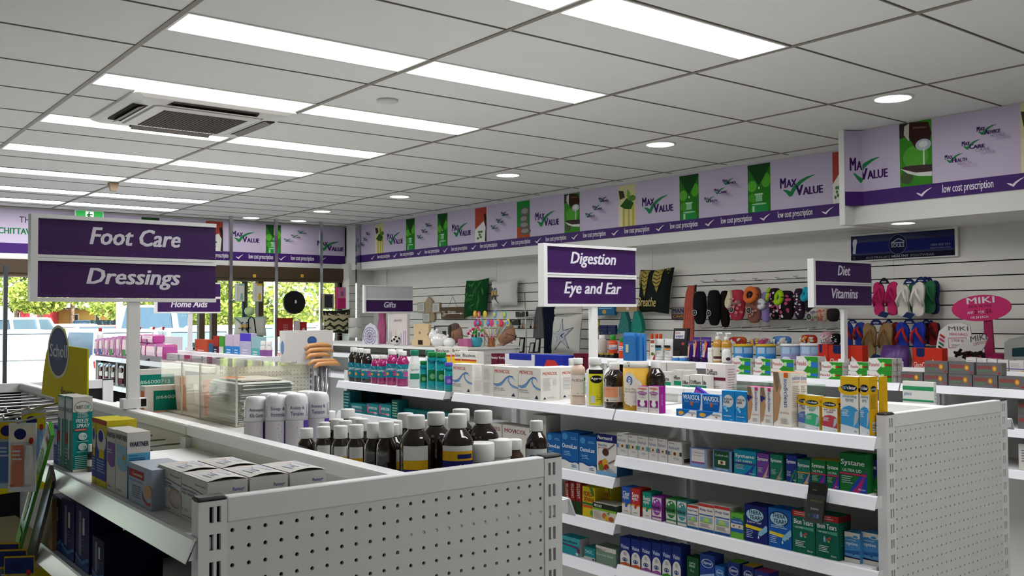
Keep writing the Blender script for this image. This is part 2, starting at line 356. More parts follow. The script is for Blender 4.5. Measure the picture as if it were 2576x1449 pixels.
def pic(f, kind, u0, u1, v0, v1):
    w = u1-u0; h = v1-v0; X = lambda a: u0+a*w; Y = lambda b: v0+b*h
    Q = lambda pts, c: f.poly([(X(a), Y(b)) for a, b in pts], c)
    El = lambda a, b, ra, rb, c: f.E(X(a), Y(b), ra*w, rb*h, c)
    if kind == 'flask':
        f.R(u0, v0, u1, v1, '2f7d24'); El(.2, .55, .2, .12, '5fb43a'); El(.8, .65, .2, .15, '57b030'); El(.25, .3, .22, .1, '4c9c33')
        Q([(0, 1), (1, 1), (1, .95), (.6, .62), (.5, .56), (.4, .62), (0, .95)], '1f4d25'); El(.5, .5, .035, .025, 'cfe6cf')
        Q([(.36, .22), (.64, .22), (.64, .34), (.62, .37), (.38, .37), (.36, .34)], '8fc79a'); Q([(.12, 0), (.88, 0), (.88, .12), (.66, .2), (.34, .2), (.12, .12)], '2e8f46')
        f.R(X(.2), Y(.01), X(.3), Y(.13), 'a9dcae'); f.R(X(.32), Y(.355), X(.68), Y(.385), 'bfe0c4'); El(.5, .165, .34, .02, '9ad2a4')
    elif kind == 'plant':
        f.R(u0, v0, u1, v1, 'd9d2a0'); f.R(X(0), v0, X(.35), Y(.5), 'e6d9b8')
        for a in (.25, .55, .8): f.R(X(a), v0, X(a+.12), Y(.55), 'c3b54a')
        Q([(.1, .5), (.5, .68), (.9, .55), (.75, .4), (.4, .42)], '2f5a2a'); Q([(.55, .9), (.72, .78), (.62, .6), (.5, .72)], '7fa83b'); Q([(.02, .88), (.3, .86), (.4, .7), (.1, .66)], '4a4238'); El(.82, .66, .2, .07, '5a8a35')
    elif kind == 'herb':
        f.R(u0, v0, u1, v1, 'b04a3c'); Q([(0, 0), (1, 0), (1, .35), (.75, .6), (0, .38)], 'e6e6e2')
        for a, b in ((.25, .12), (.4, .22), (.55, .3), (.35, .3), (.5, .15)): f.E(X(a), Y(b), .11*w, .035*h, '4f7d4a')
        Q([(.78, .78), (.92, .82), (1, .7), (1, 0), (.86, .02), (.93, .4)], '2a2524')
    elif kind == 'stones':
        f.R(u0, v0, u1, v1, '2c8a3c'); Q([(0, 0), (1, 0), (1, .25), (0, .3)], 'b5532a')
        for a, b, ra, rb in ((.66, .16, .42, .10), (.6, .33, .4, .10), (.58, .50, .37, .10), (.66, .70, .36, .13)): El(a, b, ra, rb, '6b6966'); El(a-.05, b+.02, ra*.7, rb*.6, '9a9894')
    elif kind == 'bottle':
        f.R(u0, v0, u1, v1, '3f8a2c'); El(.5, .45, .4, .18, '58a63a'); El(.22, .14, .2, .1, '4a5a3c')
        Q([(0, 1), (.25, 1), (.3, .8), (0, .76)], '3c3330'); Q([(.16, .95), (.4, 1), (.3, .7), (.14, .82)], 'cfc9c0'); Q([(.32, 1), (.9, .96), (1, .78), (.92, .64), (.5, .58), (.3, .76)], '3a241f')
        Q([(.42, .92), (.85, .9), (.84, .87), (.42, .89)], '6b4a3c'); El(.74, .62, .24, .09, 'b9c2cc'); El(.74, .63, .14, .05, 'e2e4e0'); f.R(X(.73), Y(.2), X(.78), Y(.56), 'd4dccc')
        Q([(.02, .30), (.3, .32), (1, .30), (1, .17), (.5, .19), (.2, .24)], '46373a'); Q([(.02, .29), (.25, .2), (.6, .14), (1, .12), (1, .19), (.5, .2)], 'd9dfda')
TICK = [(0, .45), (.22, .2), (.34, .05), (.5, .4), (.72, .7), (1, .98)]
def strip(face_at, a0, a1, pitch, phase, W_, z0, z1, U, tickfirst=True):
    """white ticks and words on a purple strip; a = metres along U from O"""
# ---- gift wall: fascia with banners (x = 6.25), recessed slat wall (x = 6.6)
WX = 6.25; SX = 6.6
ZB0, ZP0, ZW0 = 2.378, 2.284, 2.19
wall = MB().box(WX, 3.63, ZW0, SX, 11.6, CEIL+.05, C_WHITE).box(SX+.02, -2.8, 0, SX+.12, 11.75, CEIL+.05, C_DARK).build('wall_right', kind='structure')
MB().box(WX-.006, 3.63, ZW0, WX, 11.3, ZW0+.018, C_WHITE).build('edge_bead', wall)
def flatface(mb_name, parent, X, ya, yb, z0, z1, m, th=.006):
    """banner board on the plane x = X from y=ya (left) to yb (right)"""
    MB().box(X-th, yb, z0, X, ya, z1, m).build(mb_name, parent)
    return Face((X-th, ya, z0), (0, -1, 0), (0, 0, 1), ya-yb, z1-z0)
YL = 11.25
pics = [('plant', 945, 967), ('flask', 1022.5, 1044.6), ('flask', 1102, 1127), ('herb', 1196.5, 1225), ('stones', 1302, 1334), ('bottle', 1421, 1459.6), ('plant', 1557, 1600), ('flask', 1711, 1759), ('flask', 1882.5, 1939.5), ('herb', 2096, 2122)]
logos = [('m', 975, 1015), ('t', 1050, 1093), ('m', 1138, 1186), ('t', 1236, 1287), ('m', 1348, 1408), ('t', 1474, 1541), ('m', 1616.7, 1695), ('t', 1773, 1865), ('m', 1963.6, 2071.6), ('t', 908, 936)]
yy = lambda px, X=WX, z=2.55: ypx(px, X, z)
edges = []; y = YL
for k, a, b in pics:
    ya, yb = yy(a), max(yy(b), 3.66)
    if y-ya > .02: edges.append(('plain', y, ya))
    edges.append((k, ya, yb)); y = yb
for k, ya, yb in edges:
    f = flatface('banner_panel' if k == 'plain' else 'picture_panel', wall, WX, ya, yb, ZB0, CEIL-.02, C_LAV)
    f.k0 = 1.0
    if k != 'plain': pic(f, k, 0, 1, 0, .97)
    else:
        for t, a, b in logos:
            u0 = (ya-yy(a))/(ya-yb); u1 = (ya-yy(b))/(ya-yb)
            if 0 <= (u0+u1)/2 <= 1:
                if t == 'm': maxvalue(f, u0, .20, u1, .62)
                else: three(f, u0, .28, u1, .78)
    if f.mb.v: f.mb.build('banner_print', wall, kind='stuff')
def lowcost(parent, O, U, length, phase, pitch, z0, z1, name='strip_print'):
    """ticks + words along a strip; phase: metres from O to the first tick"""
    f = Face(O, U, (0, 0, 1), 1.0, z1-z0); a = phase-pitch
    while a < length:
        if 0 <= a and a+.15 < length: f.stroke([(a+.02+p*.10, .25+q*.5) for p, q in TICK], [.002, .006, .008, .006, .004, .001], 'ece8f2')
        if 0 <= a+.2 and a+.2+.52 < length: f.T('low cost prescription', a+.19, .12, a+.21+pitch-.27, .84, 'ece8f2', .02)
        a += pitch
    f.mb.build(name, parent, kind='stuff')
MB().box(WX-.008, 3.63, ZP0, WX, YL, ZB0, C_PUR).build('purple_strip', wall)
yt = [ypx(p, WX, 2.33) for p in (939, 995.6, 1054.6, 1120.4, 1191, 1268.5, 1351, 1443.4, 1545, 1657.6, 1782.3, 1923.8, 2084.6)]
pit = (yt[0]-yt[-1])/12
lowcost(wall, (WX-.008, YL, ZP0), (0, -1, 0), YL-3.63, YL-yt[0]-.07, pit, ZP0, ZB0)
# ---- lower bulkhead standing further into the shop (x = 5.8), near end of the wall
BX = 5.8
MB().box(BX, -2.8, 2.165, SX, 3.60, CEIL+.05, C_WHITE).box(5.685, 3.60, 2.155, SX, 3.64, CEIL+.04, C_WHITE).box(BX-.008, -2.8, 2.16, BX, 3.6, 2.18, C_WHITE).build('bulkhead', wall)
MB().prism([(5.692, 3.60, ZB0), (BX-.006, 3.53, ZB0), (BX-.006, 3.60, ZB0)], (0, 0, CEIL-ZB0-.005), C_LAV).build('banner_return', wall)
MB().prism([(5.69, 3.60, ZP0), (BX-.008, 3.53, ZP0), (BX-.008, 3.60, ZP0)], (0, 0, ZB0-ZP0), C_PUR).build('purple_return', wall)
f = Face((5.692, 3.60, ZB0), (.102, -.07, 0), (0, 0, 1), math.hypot(.102, .07), CEIL-ZB0); f.T('M', .28, .34, .64, .55, PUR, .045); f.T('A', .66, .35, .98, .50, PUR, .045); f.stroke([(.5, .30), (.75, .22), (.98, .17)], [.004, .012, .018], GRN); f.mb.build('banner_print', wall, kind='stuff')
y = 3.53
for k, a, b in (('plain', 3.53, ypx(2265, BX, 2.55)), ('bottle', ypx(2265, BX, 2.55), ypx(2346, BX, 2.55)), ('plain', ypx(2346, BX, 2.55), ypx(2569, BX, 2.55)), ('plant', ypx(2569, BX, 2.55), ypx(2569, BX, 2.55)-.19), ('plain', ypx(2569, BX, 2.55)-.19, -2.8)):
    f = flatface('banner_panel' if k == 'plain' else 'picture_panel', wall, BX, a, b, ZB0, CEIL-.004, C_LAV); f.k0 = 1.0
    if k != 'plain': pic(f, k, 0, 1, 0, 1)
    elif a == 3.53: maxvalue(f, (a-ypx(2119, BX-.02, 2.5))/(a-b)+.02, .16, (a-ypx(2235, BX, 2.5))/(a-b), .55, cut=True)
    elif b > 0: three(f, (a-ypx(2378, BX, 2.5))/(a-b), .24, (a-ypx(2540, BX, 2.5))/(a-b), .78)
    if f.mb.v: f.mb.build('banner_print', wall, kind='stuff')
MB().box(BX-.008, -2.8, ZP0, BX, 3.53, ZB0, C_PUR).build('purple_strip', wall)
lowcost(wall, (BX-.008, 3.53, ZP0), (0, -1, 0), 6, 3.53-ypx(2300, BX, 2.33), pit, ZP0, ZB0)
# ---- slat wall boards
C_SLAT = mat('dedcd6', .45, noise=.02, scale=4)
gz = onx(1711.6, 721.3, SX).z
z0 = gz-.1*math.floor((gz-.15)/.1)
bm = MB().box(0, -1.219, .004, .02, 0, .096, C_SLAT).build('b'); bd = bm.data; bpy.data.objects.remove(bm)
k = 0
while z0+k*.1 < 1.9:
    for s in range(11):
        ye = 11.1-s*1.22
        if ye-1.22 > -2.8: put(wall, 'slat_board', bd, (SX, ye, z0+k*.1))
    k += 1
ztop = z0+k*.1
for s in range(6):
    ye = 11.1-s*2.44; MB().box(SX, max(ye-2.437, -2.8), ztop+.004, SX+.02, ye, ZW0+.6, C_SLAT).build('wall_panel', wall)
MB().box(SX-.02, 11.1, 0, SX+.02, 11.46, ZW0, C_WHITE).build('end_stile', wall)
# ================================================================ window wall (y = 11.65)
WY = 11.65
ww = MB().box(-3.4, WY, 2.277, 6.9, WY+.12, CEIL+.05, C_WHITE).box(-3.4, WY-.01, 2.212, 6.25, WY+.12, 2.277, C_WHITE).build('wall_window', kind='structure')
def wface(name, x0, x1, z0, z1, m, th=.008):
    MB().box(x0, WY-th, z0, x1, WY, z1, m).build(name, ww)
    f = Face((x0, WY-th, z0), (1, 0, 0), (0, 0, 1), x1-x0, z1-z0); f.k0 = 1.0
    return f
xx = lambda px: xpx(px, WY, 2.55)
wface('purple_strip', -3.4, 6.25, 2.277, 2.391, C_PUR)
wp = [('plain', -3.4, xx(355)), ('plant', xx(355), xx(400)), ('plain', xx(400), xx(517)), ('herb', xx(517), xx(560)), ('plain', xx(560), xx(668)), ('flask', xx(668), xx(706)), ('plain', xx(706), xx(875)), ('bottle', xx(875), xx(893)), ('plain', xx(893), 6.25)]
for k, a, b in wp:
    f = wface('banner_panel' if k == 'plain' else 'picture_panel', a, b, 2.391, CEIL-.02, C_LAV)
    U = lambda px: (xx(px)-a)/(b-a)
    if k != 'plain': pic(f, 'flask' if k == 'plant' else k, 0, 1, 0, .97)
    elif a == -3.4:
        f.T('THANK YOU', U(48), .60, U(170), .78, '3a3038', 0); f.T('CHITTAWAY BAY', U(-5), .26, U(150), .44, '2b7a4e', .04)
    elif abs(a-xx(560)) < .01: maxvalue(f, U(583), .30, U(652), .70)
    elif abs(a-xx(706)) < .01: three(f, U(714), .38, U(778), .85); maxvalue(f, U(797), .14, U(863), .52)
    if f.mb.v: f.mb.build('banner_print', ww, kind='stuff')
lowcost(ww, (-3.4, WY-.008, 2.277), (1, 0, 0), 9.6, xpx(589, WY, 2.33)+3.4, (xpx(697, WY, 2.33)-xpx(589, WY, 2.33)), 2.277, 2.391)
tb = MB().box(-3.4, WY-.06, 2.06, 6.22, WY+.1, 2.212, C_BROWN).box(-3.4, WY-.04, 2.02, 6.22, WY+.08, 2.06, mat('5b4c3b', .5)).build('trim_1', kind='structure')
for px in (640, 760): q = ony(px, 694, WY-.06); MB().box(q.x-.02, WY-.065, q.z-.02, q.x+.02, WY-.06, q.z+.02, mat('d9a23a')).build('sticker', tb)
MB().box(-3.4, WY-.03, 0, 6.3, WY+.12, .35, C_WHITE).build('baseboard_window', kind='structure')
GLASS = glass('window_glass', (.93, .97, .95))
mx = sorted([-3.4, -1.2, .9]+[xpx(p, WY, 1.5) for p in (507, 538, 655)]+[xpx(853, WY, 1.9), 6.2])
for i, x in enumerate(mx): MB().box(x-.035, WY-.02, .35, x+.035, WY+.06, 2.06, C_BROWN).build(f'trim_{i+2}', kind='structure')
for i, (a, b) in enumerate(zip(mx, mx[1:])):
    if b-a > .1: MB().box(a+.035, WY+.015, .35, b-.035, WY+.021, 2.03, GLASS).build(f'window_{i+1}', kind='structure')
# corner slats between the window and the gift wall, chrome poles
for k in range(17): put(wall, 'slat_board', MB_corner, (0, 0, 0)) if False else None
mb = MB().box(6.2, 11.45, 0, 6.62, WY, 2.28, C_SLAT).build('wall_corner', kind='structure')
for k in range(17): MB().box(6.2, 11.43, .3+k*.105, 6.62, 11.45, .3+k*.105+.098, C_SLAT).build('slat_board', mb)
for i, x in enumerate((xpx(13, 11.2, 1.6), 4.452, 5.04, 5.663, 6.2)):
    MB().box(x-.02, 11.18, 0, x+.02, 11.22, CEIL if i else 2.12, C_CHROME if i else mat('3c4046', .4, .5)).build('chrome_pole', None, (x, 11.2, 0), f'square chrome pole in the window, {ORD[i]} from the left' if i else 'dark grey square pole at the far left of the window', 'pole', 'chrome display poles')
# ================================================================ GONDOLAS
BAY = 1.07; ZT = 1.26
C_PEG = mat('d6d5d3', .5, noise=.02, scale=12); C_LIP = mat('e4e4ea', .22, noise=.01, scale=6); C_SHELF = mat('e2e2e2', .4, noise=.02, scale=8); C_INS = mat('2a2a2c', .8)
def pegboard(nx, nz, p, r, m, back=.012):
    """plate in local x-z plane (front -y) from (0,0), nx x nz cells of pitch p with real round holes"""
    mb = MB(); n = 8
    for i in range(nx):
        for j in range(nz):
            cx = (i+.5)*p; cz = (j+.5)*p; h = p/2
            o = [(cx+h*a, 0, cz+h*b) for a, b in ((-1, -1), (0, -1), (1, -1), (1, 0), (1, 1), (0, 1), (-1, 1), (-1, 0))]
            q = [(cx+r*math.cos(math.radians(-135+45*k)), 0, cz+r*math.sin(math.radians(-135+45*k))) for k in range(n)]
            w = [(a, .006, c) for a, b, c in q]
            mb.add(o+q+w, [(k, (k+1) % n, (k+1) % n+n, k+n) for k in range(n)]+[(k+n, (k+1) % n+n, (k+1) % n+2*n, k+2*n) for k in range(n)], m)
    mb.add([(0, back, 0), (nx*p, back, 0), (nx*p, back, nz*p), (0, back, nz*p)], [(0, 1, 2, 3)], C_INS)  # dark-coloured back plate stands in for the shade inside the hollow panel
    o = mb.build('p'); d = o.data; bpy.data.objects.remove(o); return d
PEG_END = pegboard(24, 42, .0284, .0037, C_PEG)
def post(w, d, h, slots, pitch, sh, m):
    """slotted upright, front -y at y=0, x 0..w, z 0..h; slots: list of (x0,x1)"""
    mb = MB(); xs = sorted({0, w, *[a for s in slots for a in s]}); z = h-.009; rows = []
    while z-sh > 0: rows.append((z-sh, z)); z -= pitch
    zs = sorted({0, h, *[a for s in rows for a in s]}); rs = set(rows)
    for a, b in zip(zs, zs[1:]):
        for c, e in zip(xs, xs[1:]):
            hole = (a, b) in rs and (c, e) in slots
            if not hole: mb.add([(c, 0, a), (e, 0, a), (e, 0, b), (c, 0, b)], [(0, 1, 2, 3)], m)
            else:
                V = [(c, 0, a), (e, 0, a), (e, 0, b), (c, 0, b), (c, .008, a), (e, .008, a), (e, .008, b), (c, .008, b)]
                mb.add(V, [(0, 4, 5, 1), (1, 5, 6, 2), (2, 6, 7, 3), (3, 7, 4, 0)], m); mb.add(V[4:], [(0, 1, 2, 3)], C_DARK)
    V = [(0, 0, 0), (w, 0, 0), (w, 0, h), (0, 0, h), (0, d, 0), (w, d, 0), (w, d, h), (0, d, h)]
    mb.add(V, [(0, 3, 7, 4), (1, 5, 6, 2), (3, 2, 6, 7), (5, 4, 7, 6)], m)
    o = mb.build('p'); dd = o.data; bpy.data.objects.remove(o); return dd
POST = post(.047, .03, ZT-.004, [(.018, .025), (.030, .037)], .044, .026, C_STEEL)
POST_M = post(.047, .03, ZT-.004, [(.010, .017), (.022, .029)], .044, .026, C_STEEL)
def shelf_mesh(L, D, strip_m=C_LIP):
    """tray along y (0..-L), front edge at x=0, surface z=0, depth D; returns tray mesh and price strip mesh"""
    t = MB().box(.008, -L+.036, -.028, D, -.004, 0, C_SHELF).build('s'); a = t.data; bpy.data.objects.remove(t)
    mb = MB(); th = .0025
    prof = [(.010, .001), (.003, .002), (.0, -.002), (-.014, -.036), (-.012, -.038), (.004, -.004), (.010, -.002)]
    mb.prism([(x, -L+.004, z) for x, z in prof], (0, L-.008, 0), strip_m)
    mb.prism([(.008, -L+.006, -.001), (.03, -L+.006, -.001), (.03, -L+.006, -.034), (-.006, -L+.006, -.034)], (0, .002, 0), C_SHELF)
    o = mb.build('s'); b = o.data; bpy.data.objects.remove(o)
    return a, b
SH = {}
def shelf(g, x, y, z, L=BAY, D=.40, flip=False):
    """front edge x, far end y (runs to y-L)"""
    k = (L, D)
    if k not in SH: SH[k] = shelf_mesh(L, D)
    o = Vector((x, y, z))-ORG[g.name]
    s = put(g, 'shelf', SH[k][0], o); q = put(s, 'price_strip', SH[k][1], (0, 0, 0))
    if flip: s.rotation_euler = (0, 0, math.pi); s.location = Vector((x, y-L, z))-ORG[g.name]
    return s
def gondola(x0, x1, y0, y1, label, near_panel=True):
    cx = (x0+x1)/2; g = empty('gondola', (cx, (y0+y1)/2, 0), label, 'shelving', 'white gondola shelving units')
    O = ORG[g.name]; L = lambda p: Vector(p)-O
    w = x1-x0
    for yy_, rev in ((y0, 0), (y1, 1)):
        for xx_, m in ((x0, POST), (x1-.047, POST_M)):
            p = put(g, 'upright', m, L((xx_, yy_, .0)))
            if rev: p.rotation_euler = (0, 0, math.pi); p.location = L((xx_+.047, yy_, 0))
            MB().rbox(xx_-.001, yy_-.001 if not rev else yy_-.031, ZT-.004, xx_+.048, yy_+.031 if not rev else yy_+.001, ZT+.003, .003, mat('2c2c2c', .5)).build('end_cap', g, (xx_, yy_, ZT))
        ya = yy_ if not rev else yy_-.025
        MB().rbox(x0+.047, ya, ZT-.041, x1-.047, ya+.025, ZT, .002, C_STEEL).build('top_rail', g, (cx, yy_, ZT))
        p = put(g, 'perforated_panel', PEG_END, L((cx-12*.0284, yy_+.002, ZT-.041-42*.0284)))
        if rev: p.rotation_euler = (0, 0, math.pi); p.location = L((cx+12*.0284, yy_-.002, ZT-.041-42*.0284))
        mb = MB(); yb = yy_+(.002 if not rev else -.002)
        for a, b in ((x0+.047, cx-12*.0284), (cx+12*.0284, x1-.047)): mb.box(a, yb, 0, b, yb+(.004 if not rev else -.004), ZT-.041, C_PEG)
        mb.build('panel_edge', g, (cx, yy_, 0))
    # spine: back panels with rail, one per bay
    n = max(1, round((y1-y0)/BAY))
    for i in range(n):
        a = y0+i*(y1-y0)/n; b = a+(y1-y0)/n
        MB().box(cx-.012, a+.012, .1, cx+.012, b-.012, ZT-.03, C_PEG).build('back_panel', g, (cx, a, .1))
        MB().rbox(cx-.022, a+.002, ZT-.032, cx+.022, b-.002, ZT-.001, .004, C_STEEL).build('spine_rail', g, (cx, a, ZT))
        if i: MB().box(cx-.03, a-.02, .1, cx+.03, a+.02, ZT-.034, C_STEEL).build('spine_post', g, (cx, a, .1))
    MB().box(x0+.02, y0+.03, 0, x1-.02, y1-.03, .12, C_STEEL).build('plinth', g, (cx, (y0+y1)/2, 0))
    return g
G1 = gondola(.545, 1.312, 1.5, 4.78, 'white gondola shelving with perforated end panel nearest the camera')
G2 = gondola(2.562, 3.325, 1.5, 4.78, 'white gondola shelving in the middle, packed with medicine boxes')
G3 = gondola(4.575, 5.34, 1.5, 4.78, 'white gondola shelving below the diet and vitamins sign')
G4 = gondola(2.562, 3.325, 6.68, 9.9, 'white gondola shelving behind the walking sticks, below the home aids sign')
G5 = gondola(4.575, 5.34, 6.68, 9.9, 'white gondola shelving below the gifts sign')
# shelves: (gondola, front x, far y, z)
B1, B2, B3 = 1.5+BAY, 1.5+2*BAY, 4.77
LX = 2.516
for y in (B1, B2, B3): shelf(G2, LX, y, 1.197)
for z in (1.026, .812, .620): shelf(G2, LX, B1, z)
for z in (.940, .767, .60): shelf(G2, LX, B2, z)
for z in (1.03, .86): shelf(G2, LX, B3, z)
for y in (B1, B2, B3): shelf(G2, 3.37, y, 1.19, flip=True)
for z in (1.199, .997, .80): shelf(G1, .538, B1, z)
shelf(G1, 1.34, B1, 1.165, flip=True); shelf(G1, 1.34, B2, 1.225, flip=True); shelf(G1, 1.34, B3, 1.15, flip=True)
for z in (1.2, 1.02, .83): shelf(G3, 4.53, B1, z); shelf(G3, 4.53, B2, z)
shelf(G3, 4.53, B3, 1.262); shelf(G3, 4.53, B3, 1.02)
for y in (B1, B2, B3): shelf(G3, 5.385, y, 1.21, flip=True)
for i in range(3):
    shelf(G4, 2.516, 6.68+BAY*(i+1), 1.19); shelf(G4, 2.516, 6.68+BAY*(i+1), .93); shelf(G4, 3.37, 6.68+BAY*(i+1), 1.19, flip=True)
    shelf(G5, 4.53, 6.68+BAY*(i+1), 1.19); shelf(G5, 4.53, 6.68+BAY*(i+1), .98); shelf(G5, 5.385, 6.68+BAY*(i+1), 1.19, flip=True)
# ================================================================ hanging aisle signs on poles
C_SIGN = mat('3a1a52', .45, noise=.03, scale=5)
def aisle_sign(cx, y, lines, label, w=.592, z0=1.597, z1=1.866):
    e = empty('aisle_sign', (cx, y, ZT), label, 'sign', 'purple aisle signs'); O = ORG[e.name]
    px = cx+.01
    MB().box(px-.018, y-.012, ZT+.001, px+.018, y+.012, z0-.004, C_STEEL).build('pole', e, O)
    MB().box(px-.035, y-.02, ZT+.001, px+.04, y+.02, ZT+.032, C_STEEL).box(px+.02, y-.021, ZT+.006, px+.037, y-.02, ZT+.03, C_DARK).build('foot', e, O)
    mb = MB(); t = .011
    mb.box(cx-w/2-.02, y-.02, z0-.004, cx-w/2, y+.02, z1+.004, C_STEEL)
    n = len(lines); h = (z1-z0)/n
    mb.box(cx-w/2, y-.016, z0-.004, cx+w/2, y+.016, z0+.008, C_STEEL).box(cx-w/2, y-.016, z1-.008, cx+w/2, y+.016, z1+.004, C_STEEL)
    for i in range(1, n): mb.box(cx-w/2, y-.016, z1-i*h-.010, cx+w/2, y+.016, z1-i*h-.001, C_STEEL).box(cx-w/2, y-.016, z1-i*h+.001, cx+w/2, y+.016, z1-i*h+.010, C_STEEL)
    mb.build('frame', e, O)
    for i, t in enumerate(lines):
        a = z1-(i+1)*h+.009; b = z1-i*h-.009
        p = MB().box(cx-w/2, y-.008, a, cx+w/2, y+.008, b, C_SIGN if t is not None else mat('c4c6c8', .5)).build('sign_panel', e, O)
        if not t: continue
        f = Face((cx-w/2, y-.008, a), (1, 0, 0), (0, 0, 1), w, b-a)
        s, u0, u1 = t
        dn = .10 if 'g' in s or 'y' in s else 0
        f.T(s, u0, .34-dn, u1, .84, 'd8d4e0', .03, .22)
        for k, q in enumerate(('Max Health', 'Max Care', 'Max Advice', 'Max Value')):
            f.T(q, .02+k*.288, .04, .02+k*.288+(.15, .125, .145, .12)[k], .15, '57386c', .01, .2)
            if k < 3: f.stroke([(.225+k*.27+p_*.03, .05+q_*.08) for p_, q_ in TICK], .0012, '57386c')
        f.mb.build('lettering', p, O, kind='stuff')
    return e
YS = 3.167
aisle_sign(.925, YS, [('Foot Care', .27, .785), ('Dressings', .255, .785)], 'large purple sign reading Foot Care and Dressings on a white pole', w=.555, z0=1.607, z1=1.866)
aisle_sign(2.955, YS, [('Digestion', .26, .77), ('Eye and Ear', .19, .83)], 'purple sign reading Digestion and Eye and Ear on a white pole', w=.556)
aisle_sign(4.965, YS, [('Diet', .40, .62), ('Vitamins', .29, .75)], 'purple sign reading Diet and Vitamins on a white pole')
aisle_sign(2.97, 8.43, [('Health', .3, .7), ('Home Aids', .21, .79)], 'purple home aids sign partly hidden behind the foot care sign', w=.565)
aisle_sign(4.955, 8.3, [None, ('Gifts', .38, .64)], 'purple sign reading Gifts with a blank grey upper panel', w=.55)
# ================================================================ PRODUCTS
SH_ = {'X': 2.535, 'Z': 1.197}
def at(X, Z): SH_['X'] = X; SH_['Z'] = Z
def bx(label, p0, p1, pt, c='e8e6e2', art=None, side=None, d=.06, sc=None, tc=None, top=None, cat='box', group=None, dx=0, dz=0, name='medicine_box', yrot=0):
    """carton whose front (facing the aisle) spans picture columns p0..p1 on the current shelf, top at picture row pt"""
    X = SH_['X']+dx; Z = SH_['Z']+.0005+dz
    ya = ypx(p0, X, Z+.05); yb = ypx(p1, X, Z+.05)-.0; ya -= .0008; yb += .0008
    if 2.4 < X < 2.7:
        if yb < 1.535: yb = 1.535
        if Z < 1.15 and yb < 2.574 < ya-.02: yb = 2.574
    zt = zpx(pt, X, ya) if pt > 3 else Z+pt
    h = zt-Z; w = ya-yb
    loc = (X+d/2, (ya+yb)/2, Z)
    S = {'r': sc or c, 't': tc or c, 'f': c}
    o = MB().box(X, yb, Z, X+d, ya, zt, sc or c, S).build(name, None, loc, label, cat, group)
    if art or side or top:
        mb = MB(); f = Face((X, ya, Z), (0, -1, 0), (0, 0, 1), w, h, mb, .0004); f.k0 = w*.8/.14*.25
        if art: art(f)
        if side: g = Face((X, yb, Z), (1, 0, 0), (0, 0, 1), d, h, mb, .0004); side(g)
        if top: g = Face((X, ya, zt), (0, -1, 0), (1, 0, 0), w, d, mb, .0004); top(g)
        mb.build('printed_label', o, loc, kind='stuff')
    return o
CAPW = mat('e6e6e4', .35); C_AMB = mat('1c0d08', .08, coat=.6); C_AMB2 = mat('2a1009', .1, coat=.6)
def camang(x, y): return math.degrees(math.atan2(-y, -x))
def bottle(label, x, y, Z, R, H, prof, m, cap=None, labels=(), sx=1, sy=1, n=20, cat='bottle', group=None, name='bottle'):
    """prof: (r/R, z/H); cap: (z0/H, r/R, colour, z1/H); labels: (z0/H, z1/H, half angle, colour, art)"""
    Z += .0005; loc = (x, y, Z)
    o = MB().lathe(x, y, [(r*R, Z+z*H) for r, z in prof], m, n, sx, sy).build(name, None, loc, label, cat, group)
    if cap:
        z0, r, c, z1 = cap
        MB().lathe(x, y, [(r*R*.97, Z+z0*H), (r*R, Z+z0*H+.001), (r*R, Z+z1*H-.002), (r*R*.94, Z+z1*H), (.001, Z+z1*H)], c, n).build('cap', o, loc)
    for z0, z1, ha, c, art in labels:
        q = max(r for r, z in prof if z <= z1+.02)*R
        a = camang(x, y); f = CFace(x, y, q, a-ha, a+ha, Z+z0*H, Z+z1*H, None, sx, sy); f.R(0, 0, 1, 1, c)
        if art: art(f)
        f.mb.build('label', o, loc, kind='stuff')
    return o
P_SYR = [(.9, 0), (1, .03), (1, .66), (.96, .70), (.62, .84), (.45, .88), (.45, .90)]
P_AMB = [(.92, 0), (1, .03), (1, .64), (.95, .70), (.78, .77), (.5, .83), (.44, .86)]
P_PLA = [(.92, 0), (1, .03), (.97, .60), (.86, .74), (.55, .82), (.50, .84)]
def bt(label, pc, pt, R, prof, m, cap, labels=(), row=0, **k):
    """bottle on the current shelf centred on picture column pc, top at picture row pt; row = rows back"""
    X = SH_['X']+R*k.get('sx', 1)+row*R*2.1; Z = SH_['Z']
    y = ypx(pc, X, Z+.05); H = (zpx(pt, X, y)-Z) if pt > 3 else pt
    return bottle(label, X, y, Z, R, H, prof, m, cap, labels, **k)
NTH = ['leftmost', 'second from left', 'third from left', 'fourth from left', 'fifth from left', 'sixth from left', 'seventh from left', 'eighth from left']
# ---------------------------------------------------------------- middle gondola, top shelf, left to right
at(2.535, 1.197)
def gav(f): f.R(0, .05, 1, .95, '1f7f93').T('GAVISCON', .12, .52, .88, .68, 'e9f0f2', .02).stroke([(.3, .95), (.42, .8), (.7, .75), (.95, .7)], .001, 'bfe0e6').E(.22, .28, .09, .10, 'e0a040').R(.45, .42, .9, .48, 'd4579a').E(.68, .26, .16, .14, 'c6589c').L(.55, .1, .95, .2, 2, '9fd0da')
for i, (pc, pt) in enumerate(((890, 874), (906, 876), (923, 878))):
    bt(f'tall dark brown bottle with teal label, {NTH[i]} on the top shelf', pc, pt, .031, P_SYR, C_AMB, (.865, .62, CAPW, 1.0), [(.12, .56, 80, '1f7f93', gav)], group='brown syrup bottles')
C_MAG = mat('9c1763', .15, coat=.5)
for i, (pc, pt, R) in enumerate(((946, 893, .028), (963, 893, .028), (987, 881, .033), (1013, 883, .033))):
    bt(f'magenta syrup bottle with teal label, {NTH[i]} of the magenta row, {"short" if i < 2 else "tall"}', pc, pt, R, P_SYR, C_MAG, (.87, .64, CAPW, 1.0), [(.22, .62, 85, '1f86a0', gav)], group='magenta syrup bottles')
